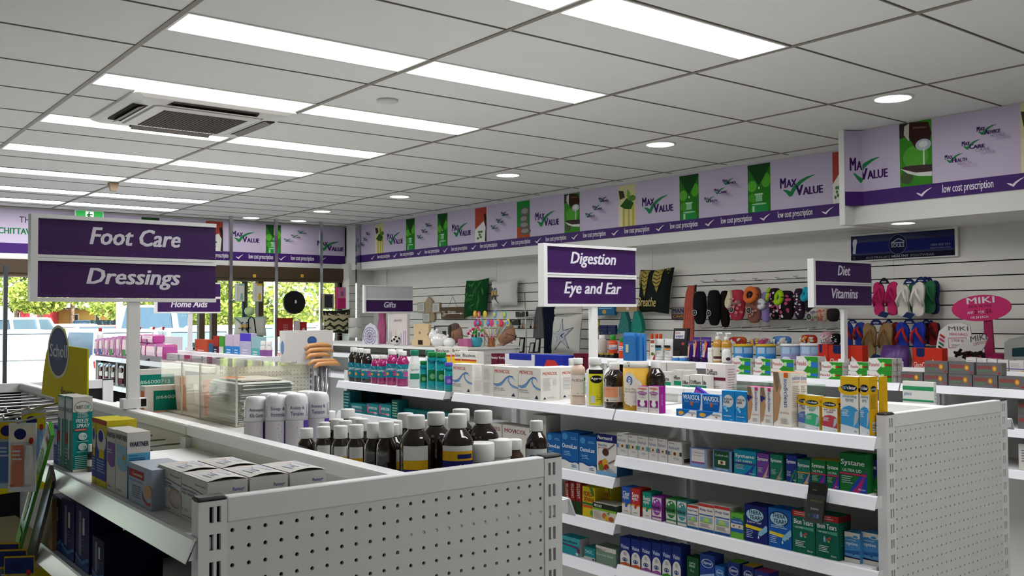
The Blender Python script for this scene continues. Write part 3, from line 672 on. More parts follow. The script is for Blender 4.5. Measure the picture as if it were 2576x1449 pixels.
for i, (pc, pt) in enumerate(((985, 878), (1005, 879))): bt(f'dark brown syrup bottle behind the magenta ones, {"left" if i == 0 else "right"}', pc, pt, .031, P_SYR, C_AMB, (.865, .62, CAPW, 1.0), row=1.6, group='brown syrup bottles')
C_WPL = mat('e3e4e0', .3)
def wb(f): f.T('Agiolax', .2, .6, .8, .75, '5a6a64', .0).R(.15, .1, .85, .45, '2a8a6a').L(.2, .15, .8, .4, 3, 'cfe6dc')
bt('white plastic bottle with green cap in front on the top shelf', 1043, 881, .033, [(.9, 0), (1, .03), (1, .45), (.92, .58), (.62, .8), (.55, .86)], C_WPL, (.86, .66, mat('17795c', .35), 1.0), [(.18, .62, 62, 'e9eae6', wb)])
bt('white plastic bottle with green cap, behind the front one', 1081, 881, .033, [(.9, 0), (1, .03), (1, .45), (.92, .58), (.62, .8), (.55, .86)], C_WPL, (.86, .66, mat('17795c', .35), 1.0), row=1.2)
C_TEAL = mat('1f9ca3', .25, coat=.3)
def myl(col):
    return lambda f: f.R(.05, .15, .95, .55, col).E(.45, .32, .22, .10, '6fae77' if col == '166a3c' else '9a86d4').T('Mylanta', .08, .74, .92, .92, '0d3f5a', .02).stroke([(.05, .56), (.5, .6), (.95, .66)], .0015, 'd8ecec')
for pc, pt, R, cc, l in ((1066, 908, .026, '17793a', 'small teal bottle with green cap on the top shelf'), (1088, 886, .034, '17793a', 'large teal bottle with green cap, left one'), (1110, 887, .034, '17793a', 'large teal bottle with green cap, right one'), (1129, 912, .027, '5a4cc0', 'small teal bottle with violet cap')):
    bt(l, pc, pt, R, [(.9, 0), (1, .03), (1, .70), (.9, .82), (.66, .87)], C_TEAL, (.87, .72, mat(cc, .35), 1.0), [(.12, .86, 62, '1f9ca3', myl('166a3c' if cc[0] == '1' else '5f4fb0'))], sx=.75, group='teal antacid bottles')
def mov(f):
    f.T('MOVICOL', .05, .79, .68, .90, 'b5342a', .02, .12)
    f.stroke([(0, .40), (.15, .37), (.32, .42), (.45, .55), (.55, .65), (.68, .70), (.80, .66), (.88, .58)], [.001, .004, .005, .004, .0035, .003, .002, .0006], '5a8fc4')
    f.stroke([(0, .43), (.18, .42), (.35, .5), (.5, .64), (.66, .72), (.82, .69)], .0012, '2d4f86')
    f.stroke([(.66, .68), (.62, .58), (.68, .47), (.80, .38), (1, .33)], [.001, .0025, .004, .004, .002], '6f9fcc'); f.stroke([(.64, .66), (.60, .55), (.70, .44), (1, .36)], .0009, '2d4f86')
    f.T('Effective relief', .05, .27, .42, .32, '55504e', 0).T('from constipation', .05, .20, .48, .26, '55504e', 0).poly([(.74, .06), (.90, .06), (.83, .17)], '2a3348').L(.06, .05, .55, .08, 1, 'b0b0ae')
def movs(f): f.T('MOVICOL', .10, .78, .86, .87, 'b5342a', .02, .12).L(.12, .30, .55, .70, 9, 'b4b2b0').L(.62, .45, .85, .68, 6, 'c4c2c0', 3).poly([(.12, .05), (.28, .05), (.20, .12)], '2a3348').L(.35, .06, .8, .12, 2, 'b4b2b0')
def movv(f): f.L(.15, .08, .8, .45, 10, 'b9b7b4').L(.2, .52, .75, .9, 9, 'c2c0bd', 4)
bx('white carton with blue wave, alone beside the teal bottles', 1138, 1188, 914, 'd8d4cc', mov, movv, d=.07)
bx('white carton turned sideways, between two cartons with blue waves', 1211.5, 1240, 918, 'd6d2ca', movv, movs, d=.115, dx=-.005)
bx('white carton with blue wave, left of the touching pair', 1241.5, 1303, 921, 'd8d4cc', mov, None, d=.075)
bx('white carton with blue wave and printed side, right of the touching pair', 1304, 1360.5, 923, 'd8d4cc', mov, movs, d=.105, dx=-.005)
bx('white carton behind the blue wave pair, its printed side showing', 1361, 1410, 922, 'd6d2ca', None, movs, d=.12, dx=.125)
C_CREAM = mat('d4bda8', .35)
bt('cream plastic bottle with white cap and white label', 1454, 901, .036, [(.95, 0), (1, .03), (1, .14), (.93, .18), (.93, .66), (1, .72), (.9, .80), (.6, .85), (.5, .87)], C_CREAM, (.875, .58, CAPW, 1.0), [(.2, .64, 75, 'e3d7ca', lambda f: f.T('Actilax', .05, .68, .72, .84, '6a625c', 0, .15).R(.76, .72, .92, .88, '3f8f4a').R(.76, .1, .95, .66, 'b4cfae').L(.08, .3, .7, .6, 4, '9a928c').L(.4, .08, .7, .14, 1, '6a625c'))], sx=.7)
bt('white plastic bottle behind the amber bottle', 1541, 905, .034, P_PLA, C_WPL, (.85, .62, CAPW, 1.0), row=1.7)
bt('white plastic bottle with yellow and black label', 1497, 900, .041, [(.95, 0), (1, .03), (.97, .5), (1, .66), (.95, .74), (.62, .80), (.52, .84), (.52, .86)], C_WPL, (.86, .62, CAPW, 1.0),
   [(.03, .76, 52, 'e0d632', lambda f: f.R(0, .88, 1, 1, '1d1a16').E(.5, .73, .40, .11, '1d1a16').T('Agarol', .14, .70, .84, .79, 'f4f2ea', .02).L(.12, .60, .9, .66, 2, '6f6a1a').L(.15, .3, .9, .56, 7, '8a841f').R(.12, .06, .42, .26, 'cfd0cc').L(.14, .08, .4, .25, 5, '3a3a3a').L(.5, .1, .9, .28, 4, '8a841f').R(.8, .01, .92, .06, 'dfe0da'))], sx=.7)
def orl(f): f.R(.02, .3, .62, .98, 'e39a72').T('liquid', .1, .78, .5, .86, 'c06a48', 0).L(.1, .35, .55, .72, 5, 'c88a6c').L(.68, .4, .95, .95, 8, '8f8a82').E(.2, .12, .05, .07, '3a3434').T('ASPEN', .32, .08, .6, .15, '6a625c', 0)
bt('amber glass bottle with orange and cream label', 1546, 913, .040, P_AMB, C_AMB, (.85, .50, CAPW, 1.0), [(.14, .48, 70, 'e2d8cc', orl)], group='amber bottles')
bt('amber glass bottle half hidden behind the ear candle tub', 1650, 908, .036, P_AMB, C_AMB, (.85, .50, CAPW, 1.0), [(.14, .48, 70, '7fbf5f', None)], row=.75, group='amber bottles')
# ear candle tub with blue paper packets
X = 2.535+.052; y = ypx(1600, X, 1.25); Z = 1.1975; z1 = zpx(926, X-.05, y); z2 = zpx(908, X-.05, y); z3 = zpx(837, X-.03, y)
loc = (X, y, Z); R_ = .0485
tub = MB().lathe(X, y, [(.001, Z), (R_, Z), (R_, z1), (R_-.0012, z1), (R_-.0012, Z+.002), (.001, Z+.002)], mat('c89a2a', .45), 28, cap=False).build('display_tub', None, loc, 'yellow cardboard tub with white collar holding blue packets', 'tub')
MB().lathe(X, y, [(R_*.985, z1-.002), (R_*.985, z2), (R_*.95, z2), (R_*.95, z2-.02)], 'e4e0d6', 28).build('collar', tub, loc)
a = camang(X, y); f = CFace(X, y, R_, a-75, a+75, Z, z1)
f.poly([(.08, .22), (.12, .17), (.18, .14), (.26, .13), (.3, .12), (.35, .08), (.4, .12), (.5, .12), (.62, .17), (.68, .22), (.68, .62), (.64, .68), (.58, .72), (.52, .74), (.48, .80), (.42, .86), (.34, .89), (.3, .93), (.25, .89), (.14, .86), (.1, .8), (.08, .74)], 'e2dccf')
f.stroke(arc(.30, .70, .085, .10, -70, 200), .0022, '2f62b0').stroke(arc(.30, .69, .05, .06, -30, 220), .0014, '2f62b0').stroke([(.3, .68), (.3, .55)], .0008, 'c9bfa0')
f.T('Byron Bay', .14, .48, .5, .53, '8a857c', 0).T('Ear Candles', .13, .42, .55, .47, '8a857c', 0).L(.1, .30, .62, .38, 2, 'a39d92').L(.16, .24, .55, .29, 1, 'c9a040').L(.16, .18, .5, .22, 1, '7fa8c8')
f.mb.build('printed_label', tub, loc, kind='stuff')
f = CFace(X, y, R_*.985, a-50, a+10, z1, z2); f.T('$9.95', .1, .6, .38, .85, '3a3634', 0); f.R(.25, .2, .33, .45, '3a3634'); f.mb.build('price_ticket', tub, loc, kind='stuff')
C_BLU = mat('2f77bd', .55, noise=.04, scale=60)
for i, (dx, dy, w, top) in enumerate(((-.020, .022, .016, z3), (-.024, -.006, .018, z3+.001), (-.012, -.030, .010, z3-.002), (.008, .014, .024, z3-.004), (.012, -.022, .016, z3-.003))):
    mb = MB(); b = .008
    mb.loft([[(X+dx-b, y+dy+w*s, Z+.02), (X+dx-b*.4, y+dy-w*s, Z+.02), (X+dx+b, y+dy-w*s, Z+.02), (X+dx+b, y+dy+w*s, Z+.02)] for s in (1,)]+[[(X+dx-b, y+dy+w, top-.012), (X+dx-b, y+dy-w, top-.012), (X+dx+b, y+dy-w, top-.012), (X+dx+b, y+dy+w, top-.012)], [(X+dx-b*.5, y+dy+w*.96, top), (X+dx-b*.5, y+dy-w*.96, top-.002), (X+dx+b*.5, y+dy-w, top-.002), (X+dx+b*.5, y+dy+w, top)]], C_BLU)
    o = mb.build('paper_packet', None, (X+dx, y+dy, Z+.02), f'blue paper packet standing in the yellow tub, {("front left", "front middle", "front right", "back left", "back right")[i]}', 'packet', 'blue ear candle packets')
    if i == 1: MB().box(X+dx-b-.001, y+dy+.012, top-.075, X+dx-b, y+dy+.026, top-.045, 'c9d0b0').build('tape', o, (X+dx, y+dy, Z+.02))
def cer(f):
    f.poly([(.12, .94), (.92, .94), (.52, .84)], 'e0907a').L(.1, .88, .95, .95, 2, 'c05a4a').E(.5, .745, .42, .06, '8a1f78').T('CERUMOL', .14, .72, .86, .77, 'f0e4ee', .02).T('EAR DROPS', .22, .63, .80, .68, '4a3c48', 0).L(.2, .55, .8, .6, 1, 'b9b2b6')
    f.R(.10, .20, .92, .46, '8a1f78').poly([(.3, .48), (.72, .48), (.66, .42), (.74, .32), (.70, .22), (.52, .17), (.34, .22), (.28, .32), (.36, .42)], 'e6e2e2').stroke(arc(.51, .30, .19, .10, 200, 340), .0012, '6a5a9a').T('10 mL', .68, .08, .88, .12, '3a3036', 0).L(.08, .06, .4, .14, 2, 'c0b4bc')
for i, (a_, b_) in enumerate(((1601, 1631), (1631.5, 1658))):
    bx(f'white and magenta ear drops carton, {"left" if i == 0 else "right"} of the pair', a_, b_, 971, 'dcd6d2', cer, (lambda f: f.T('EAR DROPS', .3, .3, .6, .7, 'c97fb8', 0, 0, -90)) if i else None, d=.034, sc='8f1f84', tc='8f1f84', group='ear drops cartons')
def wax(f):
    f.poly([(0, 0), (.68, 0), (.88, .35), (.93, .62), (.93, 1), (0, 1)], '1565ad').T('WAXSOL', .05, .72, .90, .93, 'eef2f6', .02).T('EAR DROPS', .12, .60, .82, .68, '7fb4e0', 0).E(.48, .56, .07, .10, 'c9663a').L(.05, .2, .8, .3, 1, 'cfdcea')
def waxs(f):
    f.poly([(0, 0), (.28, 0), (.45, .35), (.62, .72), (.68, 1), (0, 1)], '1565ad').poly([(.24+.16*math.cos(t_*math.pi/8)*(1 if t_ % 2 else .75), .5+.32*math.sin(t_*math.pi/8)*(1 if t_ % 2 else .75)) for t_ in range(16)], 'd9a23c').T('WAXSOL', .60, .48, .98, .72, '5a6670', .02).E(.80, .32, .04, .12, 'c9663a').L(.1, .1, .4, .25, 1, '6fa0d0')
for i, (a_, b_, t_) in enumerate(((1715.5, 1767, 987.5), (1766.8, 1814.5, 992))):
    bx(f'tall blue and white wax removal carton, {"left" if i == 0 else "right"} of the pair', a_, b_, t_, 'dfe2e4', wax, d=.03, dx=.022, tc='1565ad', group='wax removal cartons')
for i, (a_, b_, t_) in enumerate(((1700.5, 1751.5, 1028), (1752, 1815, 1033))):
    bx(f'low blue and white wax removal carton lying in front, {"left" if i == 0 else "right"} of the pair', a_, b_, t_, 'dfe2e4', waxs, d=.02, dx=-.004, tc='1565ad', group='wax removal cartons')
o = bx('crumpled violet and white packet behind the wax removal cartons', 1732, 1778, .075, '4a3aa0', lambda f: f.R(.05, .4, .5, .9, 'a34fb0').R(.5, .1, .9, .5, 'c9c4e0').R(.6, .6, .8, .85, '8fb4e4'), d=.012, dx=.10, dz=.012)
o.rotation_euler = (math.radians(24), 0, math.radians(-6))
def aqua(f): f.E(.52, .66, .40, .21, 'c9c9cc').poly([(.12, .66), (.5, .47), (.16, .50), (.08, .42)], 'c9c9cc').T('AQUA', .16, .68, .84, .76, '2c2c30', .02).T('EAR', .16, .59, .62, .67, '2c2c30', .02).E(.30, .42, .13, .06, '6fc0ea').E(.42, .34, .09, .04, '8fd0f0').L(.12, .14, .8, .19, 1, 'cfe8f6').L(.7, .03, .85, .06, 1, 'cfe8f6')
for i, (a_, b_) in enumerate(((1815.5, 1848), (1848.6, 1879.5))): bx(f'bright blue ear care carton with white speech bubble, {"left" if i == 0 else "right"} of the pair', a_, b_, 982+i*2, '1f7ec0', aqua, d=.03, tc='3f9ad4', group='blue ear care cartons')
def aud(o): return lambda f: (f.poly([(0, .05), (.22, .12), (.32, .3), (.42, .52), (.36, .62), (.46, .72), (.34, .92), (.3, 1), (0, 1)], 'b48a66'), f.poly([(.18, .62), (.30, .7), (.34, .84), (.28, 1), (0, 1), (0, .95)], '7a6a58'), None if o == 'o' else f.poly([(0, .78), (.36, .74), (.36, .68), (.2, .66), (.1, .58), (0, .66)], '2c2c6c'),
    f.R(.60, .90, .84, .99, 'cf5a20' if o == 'o' else 'b8306e'), f.T('audiclean', .60, .36, .84, .88, '3a3f8a' if o == 'p' else '2f56a0', .0, 0, -90), f.T('ear cleansing' if o == 'o' else 'swimmers', .38, .23, .86, .28, 'cf6a3a' if o == 'o' else 'c04a7a', 0), f.L(.4, .05, .85, .16, 3, 'b4aea8'))
for i, (a_, b_) in enumerate(((1880, 1912.5), (1913.2, 1945))): bx(f'slim white ear care carton with pink top, {"left" if i == 0 else "right"} of the pair', a_, b_, 972+i*2, 'dedad4', aud('p'), d=.03, tc='d9579a', group='pink topped ear care cartons')
def auds(f): f.T('audiclean', .12, .86, .92, .94, '4a62a8', 0).T('ear cleansing wash', .12, .80, .9, .84, 'd98a5a', 0).L(.12, .35, .88, .76, 12, 'a9a49c').L(.1, .08, .9, .3, 5, 'c4beb4', 5)
bx('tall white ear care carton with orange top, front one', 1946, 1991, 935, 'e0dad0', aud('o'), auds, d=.052, tc='dc7a42', group='orange topped ear care cartons')
bx('tall white ear care carton with orange top, behind the front one', 1985, 2008, 937, 'e0dad0', None, auds, d=.05, dx=.056, tc='dc7a42', group='orange topped ear care cartons')
def ecl(col, t1, t2, tcol):
    def a(f):
        f.R(0, 0, 1, .78, 'dcdcd6').E(.5, .77, .62, .10, 'd9ad1e').E(.5, .80, .44, .065, '16202e').T('ear', .12, .775, .38, .83, '9fb0c8', .01).T('clear', .38, .775, .88, .835, 'f0f0f0', .02)
        f.T(t1, .12 if len(t1) > 6 else .2, .62, .9 if len(t1) > 6 else .8, .68, tcol, .01)
        if t2: f.T(t2, .28, .55, .74, .61, tcol, .01)
        f.poly([(0, 0), (1, 0), (1, .40), (.8, .46), (.5, .49), (.2, .46), (0, .40)], col).poly([(0, 0), (1, 0), (1, .10), (0, .16)], 'cfd6d8').poly([(.72, .12), (.9, .2), (1, .3), (1, .42), (.8, .38)], 'a9b4bc').L(.08, .30, .5, .42, 5, 'd4e4ec').T('50mL', .76, .03, .92, .06, '2c3a58', 0)
    return a
def ecs(f): f.E(.5, .79, .32, .05, '16202e').T('earclear', .22, .765, .78, .815, 'd9d9d9', 0).L(.15, .45, .85, .7, 10, 'a8861c').R(.3, .05, .8, .22, 'd6d2c0').L(.34, .07, .76, .2, 5, '2a2a22')
for p0, p1, pt, col, t1, t2, tc_, l, dx in ((2007.6, 2040, 991, '5f7fd0', 'ear wax', 'remover', '3a4a9a', 'yellow and blue ear wax carton half hidden behind the green one', .03), (2025, 2062, 994, '3fae7c', 'swimmer s', 'ear', '3a9a78', 'yellow and green ear drops carton', 0), (2068, 2107, 999, 'b8404e', 'ear ache', 'relief', '7a2838', 'yellow and red ear drops carton', 0), (2114.5, 2161, 946, '3f93c8', 'cleansing', 'spray', '4a7a94', 'tall yellow and blue ear spray carton, left of the pair', 0), (2162.5, 2211, 947, '3f93c8', 'cleansing', 'spray', '4a7a94', 'tall yellow and blue ear spray carton, right of the pair', 0)):
    bx(l, p0, p1, pt, 'd9ad1e', ecl(col, t1, t2, tc_), ecs if p0 > 2060 or p0 == 2162.5 else None, d=.024 if pt > 980 else .045, dx=dx, sc='d9a91a', tc='b9c4c0', group='yellow ear care cartons')
bx('tall yellow ear spray carton behind the front pair', 2212, 2222, 948, 'd9ad1e', None, ecs, d=.045, dx=.05, sc='d9a91a', tc='b9c4c0', group='yellow ear care cartons')
# ---------------------------------------------------------------- middle gondola, near bay, second shelf
at(2.535, 1.026)
EYE = lambda f, u, v, r, c='7a5a40': (f.E(u, v, r, r*.5*f.w/f.h, 'd8c4b0'), f.E(u, v, r*.45, r*.42*f.w/f.h, c), f.E(u, v, r*.2, r*.2*f.w/f.h, '1a1410'))
def refr(c1, c2): return lambda f: (f.R(.02, .36, .98, .54, 'cdb8a6'), f.R(0, .36, .14, .54, c1), f.R(.84, .36, 1, .54, c2), EYE(f, .5, .45, .24), f.stroke(arc(.3, .45, .1, .14, 110, 250), .0006, '8a8a90'), f.T('Refresh', .08, .64, .82, .78, '6f6f9a', .0), f.L(.08, .88, .5, .93, 1, '5a5a5e'), f.L(.4, .2, .85, .28, 2, '8a8a8e'))
for i, (a_, b_, pt, c1, c2) in enumerate(((1552, 1579.5, 1090, '5a78c0', '3a5a9a'), (1580, 1604.5, 1093, '4a9a4a', '3a8a4a'), (1605, 1630.5, 1096, '3a9a9a', '3a9a9a'), (1631, 1655, 1100, '3a9aa0', '2a8a90'), (1655.7, 1679, 1103, '7a4a8a', '5a3a7a'), (1680, 1715.5, 1109, '2a6a6a', '2a3a4a'))):
    bx(f'white eye drop carton with an eye photo strip, {NTH[i]} of six', a_, b_, pt, 'cfcbc6', refr(c1, c2), (lambda f: f.L(.1, .3, .9, .9, 10, '9a9692').R(.2, .06, .8, .24, '3a3632')) if i == 5 else None, d=.05, group='white eye drop cartons')
bx('white and blue eye gel carton with purple stripe', 1735.7, 1776.8, 1126, '7f97c8', lambda f: f.R(.1, .25, .9, .97, 'd2ccca').T('Celluvisc', .14, .74, .86, .84, '6a6a8a', 0).R(.1, .22, .9, .30, '8a4a80').L(.2, .6, .8, .66, 1, '9a9692') or EYE(f, .5, .42, .18), lambda f: f.L(.1, .1, .9, .9, 12, '9a9692'), d=.05, sc='cfc9c4')
bx('dark green eye drop carton with an eye photo', 1793, 1841.5, 1131, '6a88b0', lambda f: (f.R(.06, .16, .86, .99, '1f4a30'), f.T('Cellufresh', .12, .72, .82, .82, 'b4c4b8', 0), f.R(.28, .32, .66, .52, 'ddd8cc'), EYE(f, .47, .42, .17), f.L(.2, .05, .8, .12, 1, 'd0d8e0')), d=.05, sc='1f3a40')
def sysv(base, c2, c3, extra=None, sw=None):
    def a(f):
        f.poly([(.35, 0), (1, 0), (1, .55), (.75, .42), (.55, .25)], c2).poly([(.45, 0), (.75, 0), (.95, .45), (1, .6), (.88, .42), (.68, .2)], c3)
        f.T('Systane', .05, .66, .93, .84, 'dfe4e4', .02)
        if extra: f.T(extra, .12, .52, .82, .60, 'cfd8d8', .02)
        f.L(.08, .2, .5, .42, 4, '9fb8b4').T('Alcon', .68, .06, .95, .12, 'd4dcdc', 0)
        if sw: f.R(.0, .44, 1, .49, sw)
    return a
for p0, p1, pt, base, c2, c3, ex, sw, l in ((1846, 1902.5, 1130, '1583a0', '1583a0', '2c3a8a', 'LID WIPES', '3a3278', 'wide turquoise lid wipes carton'), (1903.5, 1934.5, 1139, '6a3f8e', '6a3f8e', 'b49a7a', None, None, 'slim purple eye drop carton'), (1937, 1969, 1142, '1a6a54', '1a6a54', '8a7a6a', None, None, 'dark green eye drop carton beside the purple one'),
    (1977, 2004.5, 1144, '24307a', '1f7a3c', '24307a', None, None, 'blue carton with a green swoosh'), (2005, 2039, 1154, '1f6a5a', '24508a', 'b4945a', None, 'b4843a', 'blue green gel drops carton with orange bar'), (2040, 2077.5, 1154, '1a6a34', '24409a', 'a0246a', 'ULTRA', 'b42a5a', 'green eye drop carton with yellow top stripe, left of the pair'), (2079, 2111.5, 1158, '1a6a34', '24409a', 'a0246a', 'ULTRA', 'b42a5a', 'green eye drop carton with yellow top stripe, right of the pair'), (2112, 2181, 1138, '1a6a34', '24409a', 'a0246a', 'ULTRA UD', 'b42a5a', 'wide tall green eye drop carton with pink swoosh'), (2182, 2238, 1154, '24307a', '1f7a2c', '1f7a2c', None, None, 'blue and green eye drop carton beside the end upright')):
    bx(l, p0, p1, pt, base, sysv(base, c2, c3, ex, sw), d=.055, dx=.036 if p0 > 2181 else 0, tc='b8a02a' if 'yellow' in l else base, group='eye drop cartons')
# leaflet holder clipped to the price strip
hx = 2.494; ya = ypx(2040, hx, 1.0); yb = ypx(2090, hx, 1.0); zt = zpx(1210, hx, ya); zb = zpx(1312, hx, ya)
loc = (hx, (ya+yb)/2, zb); e = empty('leaflet_holder', loc, 'clear leaflet holder with black card clipped to the eye drop shelf', 'holder')
sk = .02
MB().prism([(hx, ya+sk, zb), (hx, yb+sk, zb), (hx, yb, zt-.018), (hx, ya, zt-.018)], (-.002, 0, 0), glass('acrylic', (.92, .94, .95), .1)).prism([(hx-.018, ya+sk, zb), (hx-.018, yb+sk, zb), (hx-.018, yb+.006, zt-.035), (hx-.018, ya+.006, zt-.035)], (-.0015, 0, 0), glass('acrylic')).prism([(hx-.018, yb+sk, zb), (hx, yb+sk, zb), (hx, yb, zt-.03), (hx-.018, yb, zt-.035)], (0, .0015, 0), glass('acrylic')).build('pocket', e, loc)
MB().prism([(hx-.005, ya+sk-.003, zb+.002), (hx-.005, yb+sk+.003, zb+.002), (hx-.005, yb+.003, zt), (hx-.005, ya-.003, zt)], (-.008, 0, 0), mat('181716', .4)).build('card', e, loc)
f = Face((hx-.013, ya+sk-.003, zb+.002), (0, -1, 0), (0, -.2, 1), ya-yb-.006, zt-zb); f.T('Systane', .25, .30, .7, .38, 'cfcfcf', 0); f.T('SORE DRY EYES', .15, .52, .85, .57, '8a7a3a', 0); f.T('Gentle', .2, .8, .45, .85, '8a7a3a', 0)
for i in range(4): f.R(.18+i*.16, .12, .30+i*.16, .22, ('2a5a3a', '3a2a6a', '4a5a8a', '6a7ac0')[i])
f.mb.build('card_print', e, loc, kind='stuff')
# ---------------------------------------------------------------- near bay, third shelf
at(2.535, .812)
def mur(c1, t): return lambda f: f.R(0, 0, 1, .36, 'd4d0c8').stroke([(0, .36), (.3, .40), (.6, .34), (1, .40)], .002, 'c9a040').T(t, .12, .68, .88, .86, 'dfe4ec', .02).T('eyes', .12, .52, .78, .66, 'dfe4ec', .02).E(.5, .32, .13, .07, c1).L(.3, .08, .75, .14, 1, 'a08a80')
for p0, p1, pt, c, t, l in ((1564, 1587, 1224, '2a56a8', 'Clear', 'blue eye drop carton beside the red one'), (1587.4, 1610, 1228, 'b0302c', 'Sore', 'red eye drop carton'), (1616, 1639, 1237, '1a8272', 'Revital', 'jade green eye drop carton beside the red one')): bx(l, p0, p1, pt, c, mur(c, t), d=.06, group='eye relief cartons')
def blk(c, t): return lambda f: f.R(.04, .02, .96, .97, 'cfcac8').E(.5, .58, .46, .36, c).E(.3, .78, .1, .05, 'd8d0dc').E(.55, .85, .08, .04, 'd8d0dc').T('blink', .06, .48, .88, .64, '141414', .02).T(t, .15, .36, .85, .44, 'e4e0e4', 0, .15).R(.04, .12, .96, .18, c)
for p0, p1, pt, c, t, l in ((1639.4, 1665, 1248, '8a3a96', 'n clean', 'white and purple lens drop carton'), (1674.5, 1702, 1253, '2f7a3a', 'contacts', 'white and green lens drop carton'), (1703, 1728, 1259, '3f8a8a', 'intensive', 'white and turquoise lens drop carton')): bx(l, p0, p1, pt, c, blk(c, t), d=.06, group='lens drop cartons')
def ply(t): return lambda f: f.R(0, .90, 1, 1, 'b8362e').T(t, .08, .72, .9, .82, '24307a', .02).R(.04, .58, .96, .62, '2f56a0').R(.1, .32, .9, .52, '7fa0c4').E(.5, .43, .24, .08, '9fbf6a').R(.1, .32, .9, .36, '7fae4a').L(.1, .15, .8, .28, 3, '8a7a74').R(0, 0, 1, .09, '24508f')
for p0, p1, pt, t, l in ((1728.5, 1757, 1269, 'Poly-Tears', 'white eye drop carton with red top and landscape picture, narrow'), (1757.5, 1796, 1265, 'Poly Gel', 'white eye gel carton with red top and landscape picture, left of the wide pair'), (1796.8, 1837, 1271, 'Poly Gel', 'white eye gel carton with red top and landscape picture, right of the wide pair')): bx(l, p0, p1, pt, 'd2cdc6', ply(t), d=.06, group='red topped eye cartons')
bx('lime green and blue eye drop carton with two eyes', 1838, 1870, 1289, '5fa83a', lambda f: (f.R(0, .25, 1, .75, '2a56a8'), f.R(0, .40, 1, .58, 'd4c8bc'), f.T('TEARS', .08, .74, .9, .84, '24408a', .02, .2), f.T('Naturale', .1, .64, .9, .72, 'd0d8e8', 0, .2), EYE(f, .25, .49, .14), EYE(f, .72, .49, .14)), d=.05)
def thera(b2, y): return lambda f: (f.E(.46, .74, .42, .19, '0f2450'), f.E(.46, .74, .38, .165, '9fc4d8'), f.T('THERA', .18, .76, .74, .87, '10182c', .02), f.T('TEARS', .22, .62, .80, .73, '10182c', .02), f.poly([(.05, y), (.9, y-.05), (.9, y-.14), (.05, y-.09)], 'd8c22a'), f.poly([(.62, .30), (.95, .52), (1, .48), (1, .36), (.72, .20), (.6, .22)], '7fb0d0'), f.E(.62, .16, .03, .04, 'dfeaf0'), f.T('Liquid Gel', .12, .50, .75, .58, 'd8dce8', 0, .2) if b2 else f.L(.12, .5, .85, .58, 2, 'b4ccE4'), f.L(.08, .1, .4, .34, 5, '9fb4dc'))
for p0, p1, pt, c, b2, y, l in ((1873, 1931, 1267, '1c2468', 1, .46, 'dark blue tear gel carton with oval emblem'), (1933, 1991.5, 1275, '1a5aa8', 0, .40, 'mid blue tear drops carton with oval emblem')): bx(l, p0, p1, pt, c, thera(b2, y), d=.06)
def bion(f): f.R(0, .86, 1, 1, 'b02c2c').L(.1, .89, .8, .98, 2, 'd8a8a0').T('Bion Tears', .08, .68, .92, .80, 'e4e8e4', .02).poly([(.05, .62), (.95, .64), (.95, .56), (.05, .6)], '4f9a80').T('DRY EYES', .14, .58, .48, .62, 'd4e0d8', 0).poly([(.36, .38), (.45, .38), (.44, .46), (.40, .53), (.34, .46)], '7fb4cc').E(.52, .44, .05, .03, 'b04a4a').E(.62, .48, .06, .03, 'b04a4a').E(.58, .40, .05, .03, '7f9a6a').L(.14, .14, .6, .3, 4, 'c4d8cc').T('Alcon', .66, .06, .9, .11, 'd4e0dc', 0)
for i, (p0, p1, pt) in enumerate(((1993, 2051, 1281), (2051.8, 2110.5, 1291))): bx(f'green tear drops carton with red top band, {"left" if i == 0 else "right"} of the pair', p0, p1, pt, '14604c', bion, (lambda f: f.R(0, .86, 1, 1, '7a2424').L(.1, .3, .9, .8, 8, '3a7a68')) if i else None, d=.065, group='green tear drops cartons')
def opt(f): f.poly([(0, .82), (.4, .86), (.7, .80), (1, .84), (1, 1), (0, 1)], 'd6d2c8').E(.72, .87, .17, .045, '3f8ac0').T('optive', .10, .54, .86, .68, 'dfe8f0', .02).poly([(0, .22), (1, .18), (1, .42), (0, .36)], '2f66a8').poly([(0, .2), (1, .16), (1, .30), (0, .28)], '5f94c8').E(.3, .32, .05, .03, '24508a').E(.6, .28, .06, .03, '24508a').E(.8, .35, .04, .02, '24508a').R(0, 0, 1, .15, 'd6d2c8').R(0, .14, 1, .18, '10182c').L(.08, .72, .8, .78, 1, 'a8c8e0')
for p0, p1, pt, l in ((2124, 2164, 1336, 'small light blue eye drop carton with white wave top'), (2167, 2239, 1337, 'large light blue eye drop carton with white wave top')): bx(l, p0, p1, pt, '4a8ec4', opt, d=.05, dx=.036 if p0 > 2166 else .02)
# ---------------------------------------------------------------- near bay, fourth shelf
at(2.535, .620)
def vis(c): return lambda f: f.E(.5, .28, .46, .26, 'd2cdc8').R(.04, 0, .96, .28, 'd2cdc8').T('Visine', .10, .60, .86, .74, 'c8d0e8', .02).poly([(0, 0), (1, 0), (1, .06), (.6, .12), (0, .05)], c).stroke(arc(.48, .16, .26, .10, 20, 160), .0014, '243a6a').stroke(arc(.48, .24, .26, .09, 200, 340), .0014, '243a6a').E(.48, .19, .10, .05, '24408a').L(.35, .36, .7, .48, 3, '9a94a0')
for i, (p0, p1, pt, c) in enumerate(((1559, 1586, 1349, 'b8542a'), (1587, 1612, 1354, 'b8542a'), (1612.5, 1638.5, 1359, '8a4a8a'), (1639.5, 1664, 1363, '8a4a8a'), (1665, 1690, 1367, '3f8a2a'), (1690.5, 1714, 1371, '3f8a2a'))):
    bx(f'dark blue eye drop carton with drawn eye and {("orange", "orange", "purple", "purple", "green", "green")[i]} base, {NTH[i]} of six', p0, p1, pt, '1c2c74', vis(c), d=.05, group='dark blue eye drop cartons')
